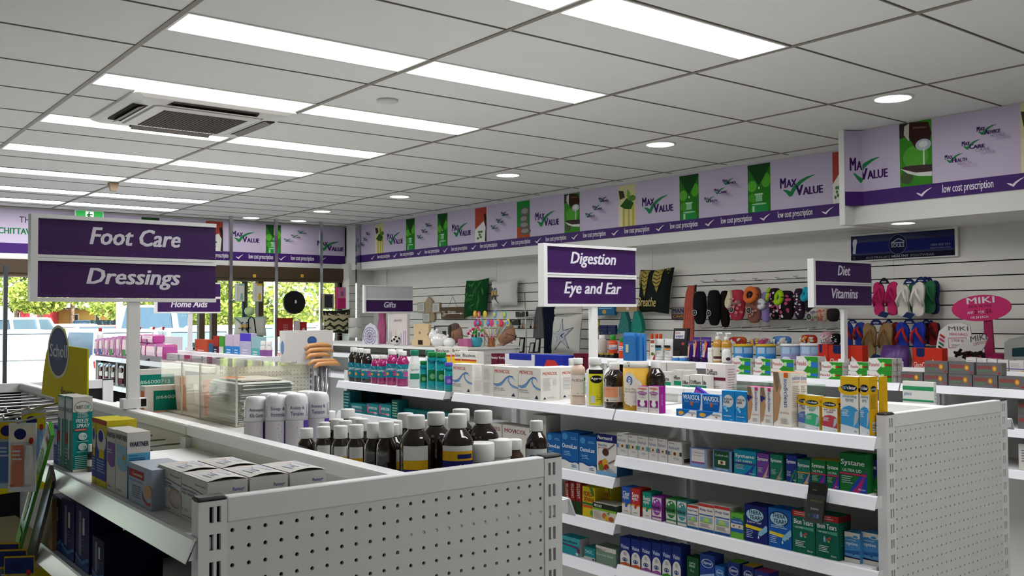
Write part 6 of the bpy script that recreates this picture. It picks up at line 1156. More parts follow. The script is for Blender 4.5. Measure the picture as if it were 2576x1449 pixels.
for i, pc in enumerate((714, 727, 741, 754, 765)):
    x = xpx(pc, 6.76, 1.25); bottle(f'orange mouthwash bottle with white cap on the rear gondola, {NTH[i]} of five', x, 6.76, 1.1905, .022, zpx(858, x, 6.76)-1.1905, [(.9, 0), (1, .04), (1, .7), (.6, .8)], mat('c8602a', .2, coat=.4), (.78, .8, CAPW, 1.0), [(.05, .62, 30, 'c9a8b4', None)], group='orange mouthwash bottles')
for i, pc in enumerate((350, 384, 408)):  # trigger sprays
    x = 2.95; y = ypx(pc, x, 1.4); zt = zpx(822, x, y); Z = 1.262; loc = (x, y, Z); H = zt-Z
    o = MB().lathe(x, y, [(.03, Z), (.032, Z+.01), (.032, Z+H*.5), (.012, Z+H*.7), (.012, Z+H*.78)], mat('dcd8da', .3), 16, sx=.6).build('trigger_spray', None, loc, f'white trigger spray bottle behind the pink packs, {NTH[i]} of three', 'bottle', 'white trigger sprays')
    MB().prism([(x-.012, y+.06, zt-.03), (x-.012, y-.03, zt-.02), (x-.012, y-.035, zt), (x-.012, y+.05, zt-.005)], (.024, 0, 0), CAPW).build('spray_head', o, loc); MB().prism([(x-.008, y-.03, zt-.03), (x-.008, y-.05, zt-.005), (x-.008, y-.03, zt)], (.016, 0, 0), 'b8302c').build('nozzle', o, loc)
x = 2.75; y = ypx(252, x, 1.4); loc = (x, y, 1.1905); bottle('white bottle with red cap behind the pink packs', x, y, 1.1905, .035, zpx(825, x, y)-1.1905, [(.9, 0), (1, .03), (.9, .5), (1, .7), (.5, .86)], CAPW, (.86, .5, mat('b8302c', .3), 1.0))
X_ = 3.05; yb_ = ypx(718, X_, 1.3); SH_['X'] = X_
bx('white tissue multipack with blue oval on the rear gondola', 703, 718, 832, 'd0ccca', lambda f: f.E(.5, .5, .3, .2, '6a84ac'), lambda f: (f.E(.55, .70, .10, .13, '3a5a94'), [f.E(.45+k*.08, .25, .012, .03, '4a4a50') for k in range(4)]), d=min(.5, xpx(838, yb_, 1.35)-X_), dz=.005)
at(3.0, 1.1905)
for i, (p0, p1) in enumerate(((417, 479), (480, 534))): bx(f'white and magenta mobility carton below the spine, {("left", "right")[i]}', p0, p1, .05, 'bcb4b8', lambda f: (f.R(.76, 0, 1, 1, '9a1f5a'), f.R(.0, 0, .06, 1, 'c07a98'), f.R(.5, 0, .58, 1, '8a8488'), f.L(.15, .3, .4, .6, 2, '9a9296')), d=.06, dx=-.42, dz=.022, group='magenta ended cartons')
# walking sticks in clear tubes hung on the end panel
C_TAN = mat('c9925c', .25, coat=.4); TUBE = glass('clear_tube', (.85, .86, .88), .4, .1)
for i, (p0, p1, py) in enumerate(((768, 832, 868), (770, 838, 880), (770, 830, 893), (775, 850, 908), (790, 855, 915))):
    Y = 6.60-i*.035; a = ony(p0, py+4, Y); b = ony(p1, py, Y); m = (a+b)/2; loc = tuple(m-Vector((0, 0, .9)))
    e = empty('walking_stick', loc, f'walking stick with tan curved handle in a clear tube, {ORD[i]} from the top', 'walking stick', 'walking sticks on the end panel')
    MB().tube([a-Vector((0, 0, .02)), a+(b-a)*.15+Vector((0, 0, .006)), m+Vector((0, 0, .008)), a+(b-a)*.85+Vector((0, 0, .004)), b-Vector((0, 0, .012))], [.012, .017, .018, .017, .012], C_TAN, 10).build('handle', e, loc)
    MB().tube([m-Vector((0, 0, .01)), m-Vector((0, 0, .75))], .011, mat('7a7a80', .3, .6), 8).build('shaft', e, loc)
    MB().tube([m+Vector((0, -.002, -.03)), m+Vector((0, -.002, -.78))], .024, TUBE, 10).build('clear_tube', e, loc)
    MB().tube([Vector((m.x, 6.67, m.z-.01)), Vector((m.x, Y-.01, m.z-.01))], .003, C_WIRE, 6).build('peg', e, loc)
for i, px in enumerate((620, 675, 720)):
    q = ony(px, 911, 6.68); MB().tube([(q.x, 6.678, q.z), (q.x+.02, 6.55, q.z+.002), (q.x+.02, 6.545, q.z+.012)], .003, C_WIRE, 6).build('wire_peg', None, (q.x, 6.678, q.z), f'bare wire peg on the rear end panel, {NTH[i]} of three', 'peg', 'bare pegs on the rear end panel')
# ================================================================ GIFT WALL
class PFace(Face):
    """print that follows a bulging cushion; c = corners bl, br, tr, tl (world), bulge towards n"""
    def __init__(s, c, th, n=(-1, 0, 0), mb=None):
        s.c = [Vector(p) for p in c]; s.th = th; s.n = Vector(n); s.w = (s.c[1]-s.c[0]).length; s.h = (s.c[3]-s.c[0]).length; s.mb = mb or MB(); s.k = 0; s.k0 = 1
    def bul(s, u, v): return s.th*math.sqrt(max(0, (1-(2*u-1)**4)*(1-(2*v-1)**4)))
    def pin(s, u, v):
        k = .035*(1-abs(2*u-1))*abs(2*v-1)**2; q = .035*(1-abs(2*v-1))*abs(2*u-1)**2
        return u-(2*u-1)*q, v-(2*v-1)*k
    def poly(s, pts, c):
        cu = sum(p[0] for p in pts)/len(pts); cv = sum(p[1] for p in pts)/len(pts); T_ = [((cu, cv), pts[i], pts[(i+1) % len(pts)]) for i in range(len(pts))]
        for _ in range(2): T_ = [t for a, b, d in T_ for m, n, o in [(((a[0]+b[0])/2, (a[1]+b[1])/2), ((b[0]+d[0])/2, (b[1]+d[1])/2), ((a[0]+d[0])/2, (a[1]+d[1])/2))] for t in ((a, m, o), (m, b, n), (o, n, d), (m, n, o))]
        V = [s.P(*p) for t in T_ for p in t]; s.mb.add(V, [(3*i, 3*i+1, 3*i+2) for i in range(len(T_))], c, True); s.k += 1; return s
    def P(s, u, v, e=0, side=1):
        a, b = s.pin(u, v); c = s.c
        p = (c[0]*(1-a)+c[1]*a)*(1-b)+(c[3]*(1-a)+c[2]*a)*b
        return p+s.n*(side*s.bul(u, v)+(.003*(1+.2*s.k)+e if side == 1 and e is not None else 0))
def cushion(label, X, quad, th, base, art=None, n=12, cat='cushion', group='cushions', back=None, name='cushion', nrm=(-1, 0, 0)):
    """quad: picture points tl, tr, br, bl on the plane x = X"""
    tl, tr, br, bl = [onx(a, b, X) for a, b in quad]; c = (bl, br, tr, tl); f = PFace(c, th, nrm); mb = MB()
    for side in (1, -1):
        V = [f.P(i/n, j/n, None, side) for j in range(n+1) for i in range(n+1)]
        q = [(j*(n+1)+i, j*(n+1)+i+1, (j+1)*(n+1)+i+1, (j+1)*(n+1)+i) for j in range(n) for i in range(n)]
        mb.add(V, q if side == 1 else [t[::-1] for t in q], base if side == 1 else (back or base), True)
    loc = tuple((bl+br+tr+tl)/4); o = mb.build(name, None, loc, label, cat, group)
    if art: art(f); f.mb.build('printed_design', o, loc, kind='stuff')
    return o
FAB = lambda h: mat(h, .85, noise=.05, scale=60)
def leafy(f):
    rg = random.Random(5)
    for i in range(26):
        u, v, a = rg.uniform(.08, .92), rg.uniform(.08, .92), rg.uniform(0, 6.28); L, w = rg.uniform(.10, .2), rg.uniform(.02, .045)
        f.poly([(min(.99, max(.01, u+L*t*math.cos(a)-w*s*math.sin(a))), min(.99, max(.01, v+L*t*math.sin(a)+w*s*math.cos(a)))) for t, s in ((-1, 0), (-.4, 1), (.3, .9), (1, 0), (.3, -.9), (-.4, -1))], rg.choice(('1f5a2c', '2f7a38', '153f22', '28682f'))); f.k = 0
def parrots(u0): 
    def a(f):
        for i in range(9):
            t = -1.2+i*.3; f.poly([(u0+.10, .5), (u0+.10+.22*math.cos(t+1.5)-.01, .5+.42*math.sin(t*1.2)), (u0+.10+.22*math.cos(t+1.5)+.02, .5+.42*math.sin(t*1.2)+.03)], '5f7f4a')
        for du in (.08, .22):
            f.E(u0+du, .52, .045, .17, 'c9a04a'); f.E(u0+du, .66, .04, .07, '3a4a6a'); f.E(u0+du+.02, .63, .02, .03, 'e0dcd4'); f.E(u0+du, .36, .03, .10, '2a3a52')
        f.stroke([(u0-.04, .38), (u0+.34, .42)], .006, '8a6a4a')
    return a
cushion('green leaf print cushion hung on the gift wall', 6.52, ((1173, 706), (1231, 699), (1222, 793), (1167, 799)), .05, FAB('164a26'), leafy)
cushion('white cushion with parrot print hung on the gift wall', 6.52, ((1237, 709), (1303, 700), (1302, 768), (1238, 773)), .055, FAB('d4d4ce'), parrots(.08))
def feathers(f):
    for cx, top, L, w in ((.10, .97, .42, .10), (.30, .98, .62, .11), (.68, .98, .52, .16), (.92, .98, .12, .07)):
        f.poly([(max(.01, cx-w), top), (min(.98, cx+w*.7), top), (cx+w*.7 if cx+w*.7 < .98 else .98, top-L*.5), (cx+.02, top-L), (max(.01, cx-w*.9), top-L*.5)], 'a8964a')
        for i in range(5):
            v = top-L*(.1+.16*i); f.stroke([(max(.01, cx-w*.8), v+.03), (cx, v-.02), (min(.98, cx+w*.6), v+.03)], .004, '1c2220')
    f.T('Breathe', .12, .14, .72, .36, 'c9b87a', .02, .25)
cushion('black cushion with gold feathers and the word Breathe', 6.50, ((1611, 679), (1697, 672), (1683, 790), (1606, 786)), .06, FAB('1c2220'), feathers, back=FAB('c9c4b8'))
def star(f):
    P_ = []
    for i in range(10): r = .46 if i % 2 == 0 else .14; a = math.radians(95+36*i); P_.append((.48+r*.95*math.cos(a), .48+r*math.sin(a)))
    f.poly(P_, 'c4c8cc')
    for i in range(0, 10, 2): f.stroke([(.48, .48), P_[i]], [.005, .002], '24345c')
    for i in range(10): f.stroke([P_[i], P_[(i+1) % 10]], .0018, '24345c')
    rg = random.Random(2)
    for i in range(60): a = math.radians(95+72*rg.randrange(5)); t = rg.uniform(.05, .4); f.E(.48+t*math.cos(a)+rg.uniform(-.03, .03), .48+t*math.sin(a)+rg.uniform(-.03, .03), .008, .006, '24345c', 6); f.k = 4
cushion('white cushion with a blue starfish', 6.30, ((1394, 797), (1465, 789), (1457, 890), (1387, 889)), .06, FAB('d2d0ca'), star)
cushion('white gathered cushion above the starfish cushion', 6.34, ((1394, 775), (1466, 771), (1466, 790), (1394, 793)), .05, FAB('cfcdc6'), lambda f: [f.stroke([(u, .1), (u+.02, .9)], .002, 'a8a69e') for u in (.1, .25, .42, .6, .8)])
# boards and frames hung on the slats
def board(label, X, quad, m, art=None, th=.012, name='wall_board', cat='sign', group=None):
    P_ = [onx(a, b, X) for a, b in quad]; loc = tuple(sum(P_, Vector())/len(P_)); o = MB().prism(P_[::-1] if False else P_, (th, 0, 0), m).build(name, None, loc, label, cat, group)
    if art:
        bl, br, tl = P_[3], P_[2], P_[0]; f = Face(bl, br-bl, tl-bl, (br-bl).length, (tl-bl).length); f.k0 = 1; art(f); f.mb.build('printed_design', o, loc, kind='stuff')
    return o
Z9 = lambda x, y: (900+x/4.441, 620+y/4.441)
def qd(x0, y0, x1, y1, sk=0): return (Z9(x0, y0), Z9(x1, y0-sk), Z9(x1, y1-sk), Z9(x0, y1))
C_FR = mat('a8987c', .6, noise=.08, scale=30)
for i, (q, l) in enumerate((((668, 628, 748, 738), 'left square photo frame of the cluster'), ((828, 630, 914, 742), 'right square photo frame of the cluster'), ((725, 745, 806, 852), 'bottom square photo frame of the cluster'))):
    board(l+' on the gift wall', 6.57, qd(*q, 4), C_FR, lambda f: f.R(.1, .1, .9, .9, 'd4d2cc').R(.2, .2, .8, .8, 'b4bab8'), .02, 'photo_frame', 'frame', 'clustered photo frames')
board('house shaped photo frame of the cluster on the gift wall', 6.57, (Z9(790, 560), Z9(832, 612), Z9(830, 738), Z9(752, 742), Z9(752, 618)), C_FR, None, .02, 'photo_frame', 'frame', 'clustered photo frames')
board('oval photo frame of the cluster on the gift wall', 6.57, [Z9(830+28*math.cos(a*math.pi/8), 786+55*math.sin(a*math.pi/8)) for a in range(16)], C_FR, None, .02, 'photo_frame', 'frame', 'clustered photo frames')
X = 6.55; pl = [[onx(*Z9(x, y), X) for x, y in ((922+i*4, 680+i*44), (1185+i*1.5, 674+i*45), (1187+i*1.5, 717+i*45), (925+i*4, 722+i*44))] for i in range(3)]
loc = tuple(pl[1][0]); e = empty('wooden_sign', loc, 'rustic plank sign with white arrow hung by a string', 'sign')
for P_ in pl: MB().prism(P_, (.015, 0, 0), mat('5f4c3c', .8, noise=.25, scale=14)).build('plank', e, loc)
f = Face(pl[2][3], pl[2][2]-pl[2][3], pl[0][0]-pl[2][3], (pl[2][2]-pl[2][3]).length, (pl[0][0]-pl[2][3]).length); f.stroke([(.12, .42), (.86, .44)], .004, 'd8d6d0'); f.poly([(.84, .54), (.97, .44), (.84, .34)], 'd8d6d0')
for k in range(3): f.stroke([(.06+k*.05, .68), (.12+k*.05, .42), (.06+k*.05, .18)], .003, 'd8d6d0')
f.T('dream', .32, .46, .66, .74, 'd8d6d0', .02); f.mb.build('painted_arrow', e, loc, kind='stuff')
for a, b in ((1010, 676), (1112, 674)): MB().tube([onx(*Z9(1060, 556), 6.58), onx(*Z9(a, b), X)], .002, '4a3c30', 6).build('string', e, loc)
Z4 = lambda x, y: (1340+x/4.441, 620+y/4.441)
def q4(x0, y0, x1, y1, sk=4): return (Z4(x0, y0), Z4(x1, y0-sk), Z4(x1, y1-sk), Z4(x0, y1))
board('blue plaque with a small sun on the gift wall', 6.5, q4(720, 678, 912, 772), mat('2f6f9a', .6), lambda f: f.E(.42, .42, .12, .25, 'c9a04a').L(.1, .7, .9, .95, 1, '9ac0d0'), .04, 'plaque', 'sign')
board('small man cave style plaque with blue lettering', 6.56, q4(1550, 680, 1700, 812), mat('6a5a54', .6), lambda f: f.R(.05, .42, .95, .95, '8a8078').T('MAN', .1, .50, .92, .88, '24305c', .03).R(.05, .06, .95, .36, '3a3048').T('CAVE', .12, .1, .9, .32, 'c9922a', .02), .015, 'plaque', 'sign')
def drape(label, X, pts, m, cat, th=.02, name='scarf', folds=4, group=None):
    """hanging cloth: pts = list of (xl, xr, y) picture rows from top to bottom, folded"""
    n = 4*folds; R = []
    for xl, xr, y in pts:
        a = onx(xl, y, X); b = onx(xr, y, X); R.append([a+(b-a)*(i/n)+Vector((-th*math.sin(i*math.pi/2)*.8, 0, 0)) for i in range(n+1)])
    V = [p for r in R for p in r]; q = [(j*(n+1)+i, (j+1)*(n+1)+i, (j+1)*(n+1)+i+1, j*(n+1)+i+1) for j in range(len(R)-1) for i in range(n)]
    V2 = [p+Vector((.004, 0, 0)) for p in V]
    loc = tuple(R[-1][0]); return MB().add(V, q, m, True).add(V2, [t[::-1] for t in q], m, True).build(name, None, loc, label, cat, group)
drape('coral pink patterned scarf hanging beside the slippers', 6.45, ((1733, 1748, 718), (1727, 1745, 738), (1724, 1746, 760), (1716, 1744, 860), (1715, 1742, 905)), mat('c96a58', .8, noise=.35, scale=45), 'scarf')
board('dark hanger card at the top of the coral scarf', 6.46, ((1733, 720), (1752, 716), (1751, 734), (1732, 738)), mat('2a2624', .6), None, .004, 'hanger_card', 'card')
drape('grey fabric scarf hanging left of the denim', 6.45, ((1352, 1362, 772), (1345, 1366, 800), (1342, 1368, 850), (1344, 1372, 850.5)), mat('6f6f70', .9, noise=.15, scale=80), 'scarf')
drape('dark denim jeans shaped bag hanging on the wall', 6.42, ((1368, 1393, 772), (1368, 1393, 790), (1372, 1392, 820), (1371, 1391, 889)), mat('1c2436', .9, noise=.2, scale=60), 'bag', .03, 'denim_bag')
for i, q in enumerate(((1763, 728, 1880, 790), (1668, 820, 1797, 884))): board(f'small black clutch bag on the gift wall, {("upper", "lower")[i]} one', 6.48, qd(*q, 3), mat('1a1a1c', .5), lambda f: f.R(.42, .75, .62, .85, 'b4b4b4'), .03, 'clutch_bag', 'bag', 'black clutch bags')
for i, q in enumerate((((945, 1075), (730, 975)), ((1085, 1222), (722, 965)))):
    (a, b), (c, d_) = q; P_ = [Z4(a+(b-a)*.35, c), Z4(a+(b-a)*.65, c), Z4(b-8, c+120), Z4(b, d_-30), Z4(b-20, d_), Z4(a+10, d_), Z4(a, d_-40), Z4(a+(b-a)*.2, c+110)]
    board(f'teal fish print drawstring bag, {("left", "right")[i]} one', 6.42+.03*i, P_, mat(('3a7a78', '2f8a7c')[i], .8, noise=.25, scale=25), None, .05, 'drawstring_bag', 'bag', 'teal drawstring bags')
board('tan canvas tote behind the eye and ear sign', 6.44, q4(935, 665, 1165, 728), mat('a8906c', .8), lambda f: f.E(.55, .5, .07, .25, 'd8d4cc'), .04, 'tote_bag', 'bag')
for i, x in enumerate((745, 838)): board(f'navy glitter pouch, {("left", "right")[i]} one', 6.4, q4(x, 880, x+84, 985, 0), mat('26305a', .5, noise=.5, scale=300), lambda f: f.E(.3, .2, .22, .2, '1a1c2c').E(.3, .2, .18, .16, '5a5a6a'), .03, 'glitter_pouch', 'pouch', 'navy glitter pouches')
for i, (x, c) in enumerate(((688, 'b4c49a'), (720, 'c9b83a'))):
    p = onx(*Z4(x, 870), 6.4); q = onx(*Z4(x, 950), 6.4); MB().tube([p, q], .004, 'b8a05a', 6).ball(tuple(p), (.008, .03, .035), c, 10, 6).build('wand', None, tuple(q), f'{("pale green", "yellow")[i]} star wand beside the glitter pouches', 'wand', 'star wands')
board('wooden board behind the star wands', 6.42, q4(672, 822, 742, 955, 0), mat('a08458', .7), None, .01, 'wooden_board', 'board')
# jewellery stand
loc = (6.45, ypx(1322, 6.45, 1.6), 1.0); e = empty('necklace_stand', loc, 'thin metal necklace stand with dangling chains', 'stand')
a = onx(*Z9(1865, 512), 6.45); b = onx(*Z9(1880, 960), 6.45); MB().tube([a, b, b-Vector((0, 0, .4))], .006, C_WIRE, 8).build('post', e, loc)
for i, x in enumerate((1790, 1830, 1920, 1960)):
    p = onx(*Z9(x, 790), 6.42); q = onx(*Z9(x+12, 900), 6.42); r_ = onx(*Z9(x+26, 795), 6.42); MB().tube([p, q, r_], .003, ('3a3030', 'a87a5a', '4a4644', '8a6a58')[i], 6).ball(tuple(q), .014, ('3a3030', 'b07a5a', '3a3634', '8a5a48')[i], 8, 6).build('necklace', e, loc)
MB().tube([onx(*Z9(1765, 790), 6.43), onx(*Z9(1990, 785), 6.43)], .004, C_WIRE, 6).build('crossbar', e, loc)
for i, (x, y) in enumerate(((1790, 1020), (1965, 1025), (1905, 1075))): board(f'black display easel on the low gift shelf, {NTH[i]}', 6.2, (Z9(x+20, y), Z9(x+66, y-2), Z9(x+56, 1190), Z9(x, 1192)), mat('1c1c1e', .5), lambda f: f.R(.2, .1, .8, .9, 'cfcdc8'), .02, 'display_easel', 'easel', 'black display easels')
# long wire hooks on the slats above the footwear
for r, (row, ys) in enumerate((((282, 475, 745, 1080, 1412, 1700), (303, 290, 284, 268, 252, 234)), ((270, 590, 870, 1180, 1560, 1900, 2160), (1000, 1010, 1000, 1015, 1025, 1028, 1025)))):
    for i, (x, y) in enumerate(zip(row, ys)):
        a = onx(1720+x/6.0375, 660+y/6.0375, 6.22); MB().tube([(6.6, a.y+.0, a.z+.012), (6.23, a.y, a.z), (6.22, a.y, a.z+.012)], .0035, C_WIRE, 6).tube([(6.222, a.y+.02, a.z+.012), (6.222, a.y-.02, a.z+.012)], .003, C_WIRE, 6).build('slat_hook', None, (6.6, a.y, a.z), f'long chrome hook on the slat wall, {("upper", "lower")[r]} row, {NTH[i]}', 'hook', 'long slat wall hooks')
# slippers: body hanging toe down, plush collar, round tag
def slipper(label, x0, y0, x1, y1, body, collar=None, tagc=True, dots=None, X=6.38, cu=(.3, .78, .34, .2)):
    """x0..y1 in the slipper crop (1720,660 at 6.0375)"""
    pl_ = lambda x, y, XX=X: onx(1720+x/6.0375, 660+y/6.0375, XX)
    c = pl_((x0+x1)/2, (y0+y1)/2); w = abs((pl_(x1, y0)-pl_(x0, y0)).y)/2; h = abs((pl_(x0, y1)-pl_(x0, y0)).z)/2; loc = (c.x, c.y, c.z-h)
    n, k = 18, 14; R = []
    for i in range(k+1):
        t = i/k; z = c.z-h*math.cos(math.pi*t); s = math.sin(math.pi*min(1, max(0, t)))**.45; ww = w*s*(.86+.14*t); dd = .055*s*(.7+.3*t)
        R.append([(c.x+dd*math.cos(2*math.pi*j/n), c.y+ww*math.sin(2*math.pi*j/n), z) for j in range(n)])
    o = MB().loft(R, body, smooth=True).build('slipper', None, loc, label, 'slipper', 'hanging slippers')
    S = lambda u, v, e: Vector((c.x-.055*math.sqrt(max(0, 1-u*u-.8*v*v))-e, c.y-u*w, c.z+v*h))
    if dots:
        mb = MB(); rg = random.Random(hash(label) % 999)
        for i in range(26):
            u, v = rg.uniform(-.75, .75), rg.uniform(-.8, .7)
            if u*u+v*v > .8: continue
            r = rg.uniform(.10, .17); m_ = rg.choice(dots); mb.add([S(u+r*math.cos(a*.785), v+r*w/h*math.sin(a*.785), .004+.0004*i) for a in range(8)], [tuple(range(8))], m_)
        mb.build('dot_print', o, loc, kind='stuff')
    if collar:
        a, b, ra, rb = cu; pts = [S(2*(a+ra*math.cos(t*math.pi/8))-1, 2*(b+rb*math.sin(t*math.pi/8))-1, .006) for t in range(17)]
        MB().tube(pts, .022, mat(collar, .95, noise=.3, scale=150), 8, cap=False).build('plush_collar', o, loc)
        MB().add([S(2*(a+ra*.8*math.cos(t*math.pi/8))-1, 2*(b+rb*.8*math.sin(t*math.pi/8))-1, .008) for t in range(16)], [tuple(range(16))], '1a1614').build('opening', o, loc)
    if tagc:
        mb = MB(); g = S(-.1, -.3, .012); q = .026
        for rr, m_, e in ((q, 'd0d0d0', 0), (q*.84, '141618', .0006), (q*.5, '5a6a64', .0012)): mb.add([g+Vector((-e, rr*math.cos(t*math.pi/8), rr*math.sin(t*math.pi/8))) for t in range(16)], [tuple(range(16))], m_)
        mb.build('round_tag', o, loc)
    return o
BLK = FAB('15171a')
slipper('black slipper hanging leftmost of the slippers', 150, 440, 345, 940, BLK); slipper('black slipper with pale sole edge, second from left', 365, 420, 560, 960, BLK, X=6.36); slipper('furry black brown slipper, third from left', 560, 430, 700, 990, FAB('1c1612'), tagc=False, X=6.42)
slipper('red slipper with cream plush opening', 680, 415, 940, 880, FAB('b0384a'), 'd8ccb0', dots=('8a6a64', 'd07a84'), cu=(.2, .68, .16, .22)); slipper('brown patterned slipper with orange plush opening', 952, 375, 1188, 920, FAB('8a5a50'), 'd8703a', dots=('b88a7c', '6a3a34'), cu=(.46, .78, .34, .17)); slipper('lilac penguin slipper beside the orange one', 1180, 450, 1325, 910, FAB('9484c0'), 'd8d8dc', False, X=6.42, cu=(.4, .6, .3, .1))
slipper('black slipper with pink and white dots, narrow', 1300, 390, 1480, 860, FAB('221a20'), '9ac42a', False, ('d8d0d0', 'b84a78'), cu=(.06, .8, .05, .14)); slipper('black slipper with pink and white dots and lime plush opening', 1420, 430, 1690, 870, FAB('221a20'), '9cc92a', False, ('d8d0d0', 'b84a78'), X=6.34, cu=(.24, .76, .24, .18)); slipper('dark purple dotted slipper with pink edge', 1680, 395, 1845, 860, FAB('3a2a3c'), None, False, ('d8d4d0', '7a4a6a'), X=6.37); slipper('dark dotted slipper with turquoise plush opening', 1835, 395, 2000, 760, FAB('2a2630'), '2aa0b8', False, X=6.36, cu=(.35, .75, .3, .2)); slipper('white floral slipper below the diet sign', 1890, 690, 2080, 900, FAB('d0ccc4'), None, True, ('4f9a5a', 'c0608a', 'd89a4a', '8a6ab0')); slipper('orange spotted slipper below the diet sign', 2040, 690, 2190, 900, FAB('d4b8a4'), None, False, ('c86a3a', 'b84a5a'), X=6.4); slipper('dark slipper behind the diet sign pole', 2180, 700, 2360, 900, FAB('2c2428'), None, False, X=6.42)
for i, (x0, y0, x1, y1, c_, dd, l) in enumerate(((690, 1130, 960, 1270, 'c8602a', ('b8302c', 'd8d8d4'), 'orange toucan slipper'), (1000, 1150, 1330, 1270, 'd0ccc4', ('8a6ab0', 'd8b04a', 'b84a78'), 'pale floral slipper'), (1340, 1120, 1640, 1270, '5a8ac8', ('d8d8d4',), 'sky blue slipper'), (1770, 1100, 2030, 1270, 'b8382c', ('d8d8d4', 'd88a3a'), 'red striped slipper'), (2085, 1055, 2265, 1260, 'd8a0b0', ('d8d4d0',), 'pink flamingo slipper'), (2255, 1075, 2370, 1260, '1c1c20', ('d8d4d0',), 'black and white slipper'))): slipper(l+' in the lower row above the tins', x0, y0, x1, y1, FAB(c_), None, False, dd, X=6.36)
# ---- flip flops on hanger cards
def flipflop(label, pc, y0, y1, wpx, sole, strap, X=6.35, cardc='1c2250', flip=1, tagged=False, dx=0):
    """one pair hung side by side; pc centre column, y0..y1 picture rows"""
    t = onx(pc, y0, X); b = onx(pc, y1, X); h = t.z-b.z; w = abs((onx(pc+wpx/2, y0, X)-onx(pc-wpx/2, y0, X)).y); yc = t.y; z0 = b.z; loc = (X, yc, z0)
    e = empty('flip_flops', loc, label, 'flip flops', 'hanging flip flops'); sm = cm(sole); st = cm(strap)
    O_ = [(-.30, .02), (-.40, .10), (-.42, .25), (-.38, .45), (-.46, .68), (-.46, .85), (-.36, .96), (-.15, 1.0), (.12, .97), (.32, .88), (.42, .72), (.38, .5), (.36, .3), (.36, .12), (.26, .02), (0, -.01)]
    for s in (1, -1):
        cy = yc+s*w*.26; pts = [(X, cy-s*u*w*.5, z0+v*h) for u, v in O_]
        MB().prism(pts if s < 0 else pts[::-1], (.018, 0, 0), sm).build('sole', e, loc)
        toe = Vector((X-.004, cy-s*.03*w, z0+.80*h))
        for q in (-1, 1): MB().tube([toe, toe+Vector((-.03, -s*q*w*.07, -.14*h)), Vector((X-.028, cy-s*q*w*.17, z0+.45*h)), Vector((X-.002, cy-s*q*w*.19, z0+.30*h))], [.006, .009, .010, .008], st, 8).build('strap', e, loc)
    MB().prism([(X-.012, yc+w*.22, z0+.94*h), (X-.012, yc-w*.22, z0+.94*h), (X-.012, yc-w*.16, z0+1.04*h), (X-.012, yc-w*.05, z0+1.12*h), (X-.012, yc+w*.05, z0+1.12*h), (X-.012, yc+w*.16, z0+1.04*h)], (.004, 0, 0), cardc).build('hanger_card', e, loc)
    g = Face((X-.013, yc+w*.12, z0+.95*h), (0, -1, 0), (0, 0, 1), w*.24, .10*h); g.E(.5, .5, .35, .4, '5a6a8a'); g.E(.5, .5, .28, .32, '1a2034'); g.R(.1, .35, .9, .6, 'c0c4cc'); g.mb.build('card_print', e, loc, kind='stuff')
    if tagged: MB().prism([(X-.03, yc+.01, z0+.12*h), (X-.03, yc-.05, z0+.06*h), (X-.03, yc-.02, z0-.08*h), (X-.03, yc+.045, z0-.02*h)], (.003, 0, 0), '1c2a54').build('swing_tag', e, loc)
flipflop('dark blue flip flops furthest back in the upper row', 2330, 706, 790, 62, '24305c', '1c2450', 6.5); flipflop('yellow and black flip flops behind the green ones', 2340, 706, 787, 40, 'a8902a', '1c1c1c', 6.54); flipflop('green flip flops behind the white pair', 2318, 706, 788, 66, '2f6a48', '2f6a48', 6.45)
flipflop('pink flip flops in the upper row beside the diet sign', 2226, 709, 793, 62, 'b82a62', 'b02058', 6.36, '1a1a1e', tagged=True); flipflop('white flip flops with textured soles in the upper row', 2289, 710, 795, 70, 'c9c5bc', 'd0ccc4', 6.33, tagged=True)
flipflop('blue flip flops with red straps, half hidden by the diet pole', 2146, 810, 872, 56, '24388a', 'a82a2c', 6.4); flipflop('tan woven flip flops in the lower row', 2206, 812, 900, 74, mat('8f7350', .9, noise=.3, scale=120), '7a5c38', 6.33, tagged=True); flipflop('blue flip flops with red straps in the lower row', 2289, 810, 885, 72, '20349a', 'b02a30', 6.33); flipflop('dark red flip flops behind the blue pair', 2332, 810, 868, 50, '8a2024', '3a1420', 6.45); flipflop('dark navy flip flops at the right of the lower row', 2344, 812, 866, 36, '1c1c3c', '141428', 6.5); flipflop('brown red flip flops behind the tan pair', 2238, 810, 868, 44, '8a2a20', '5a2a20', 6.45)
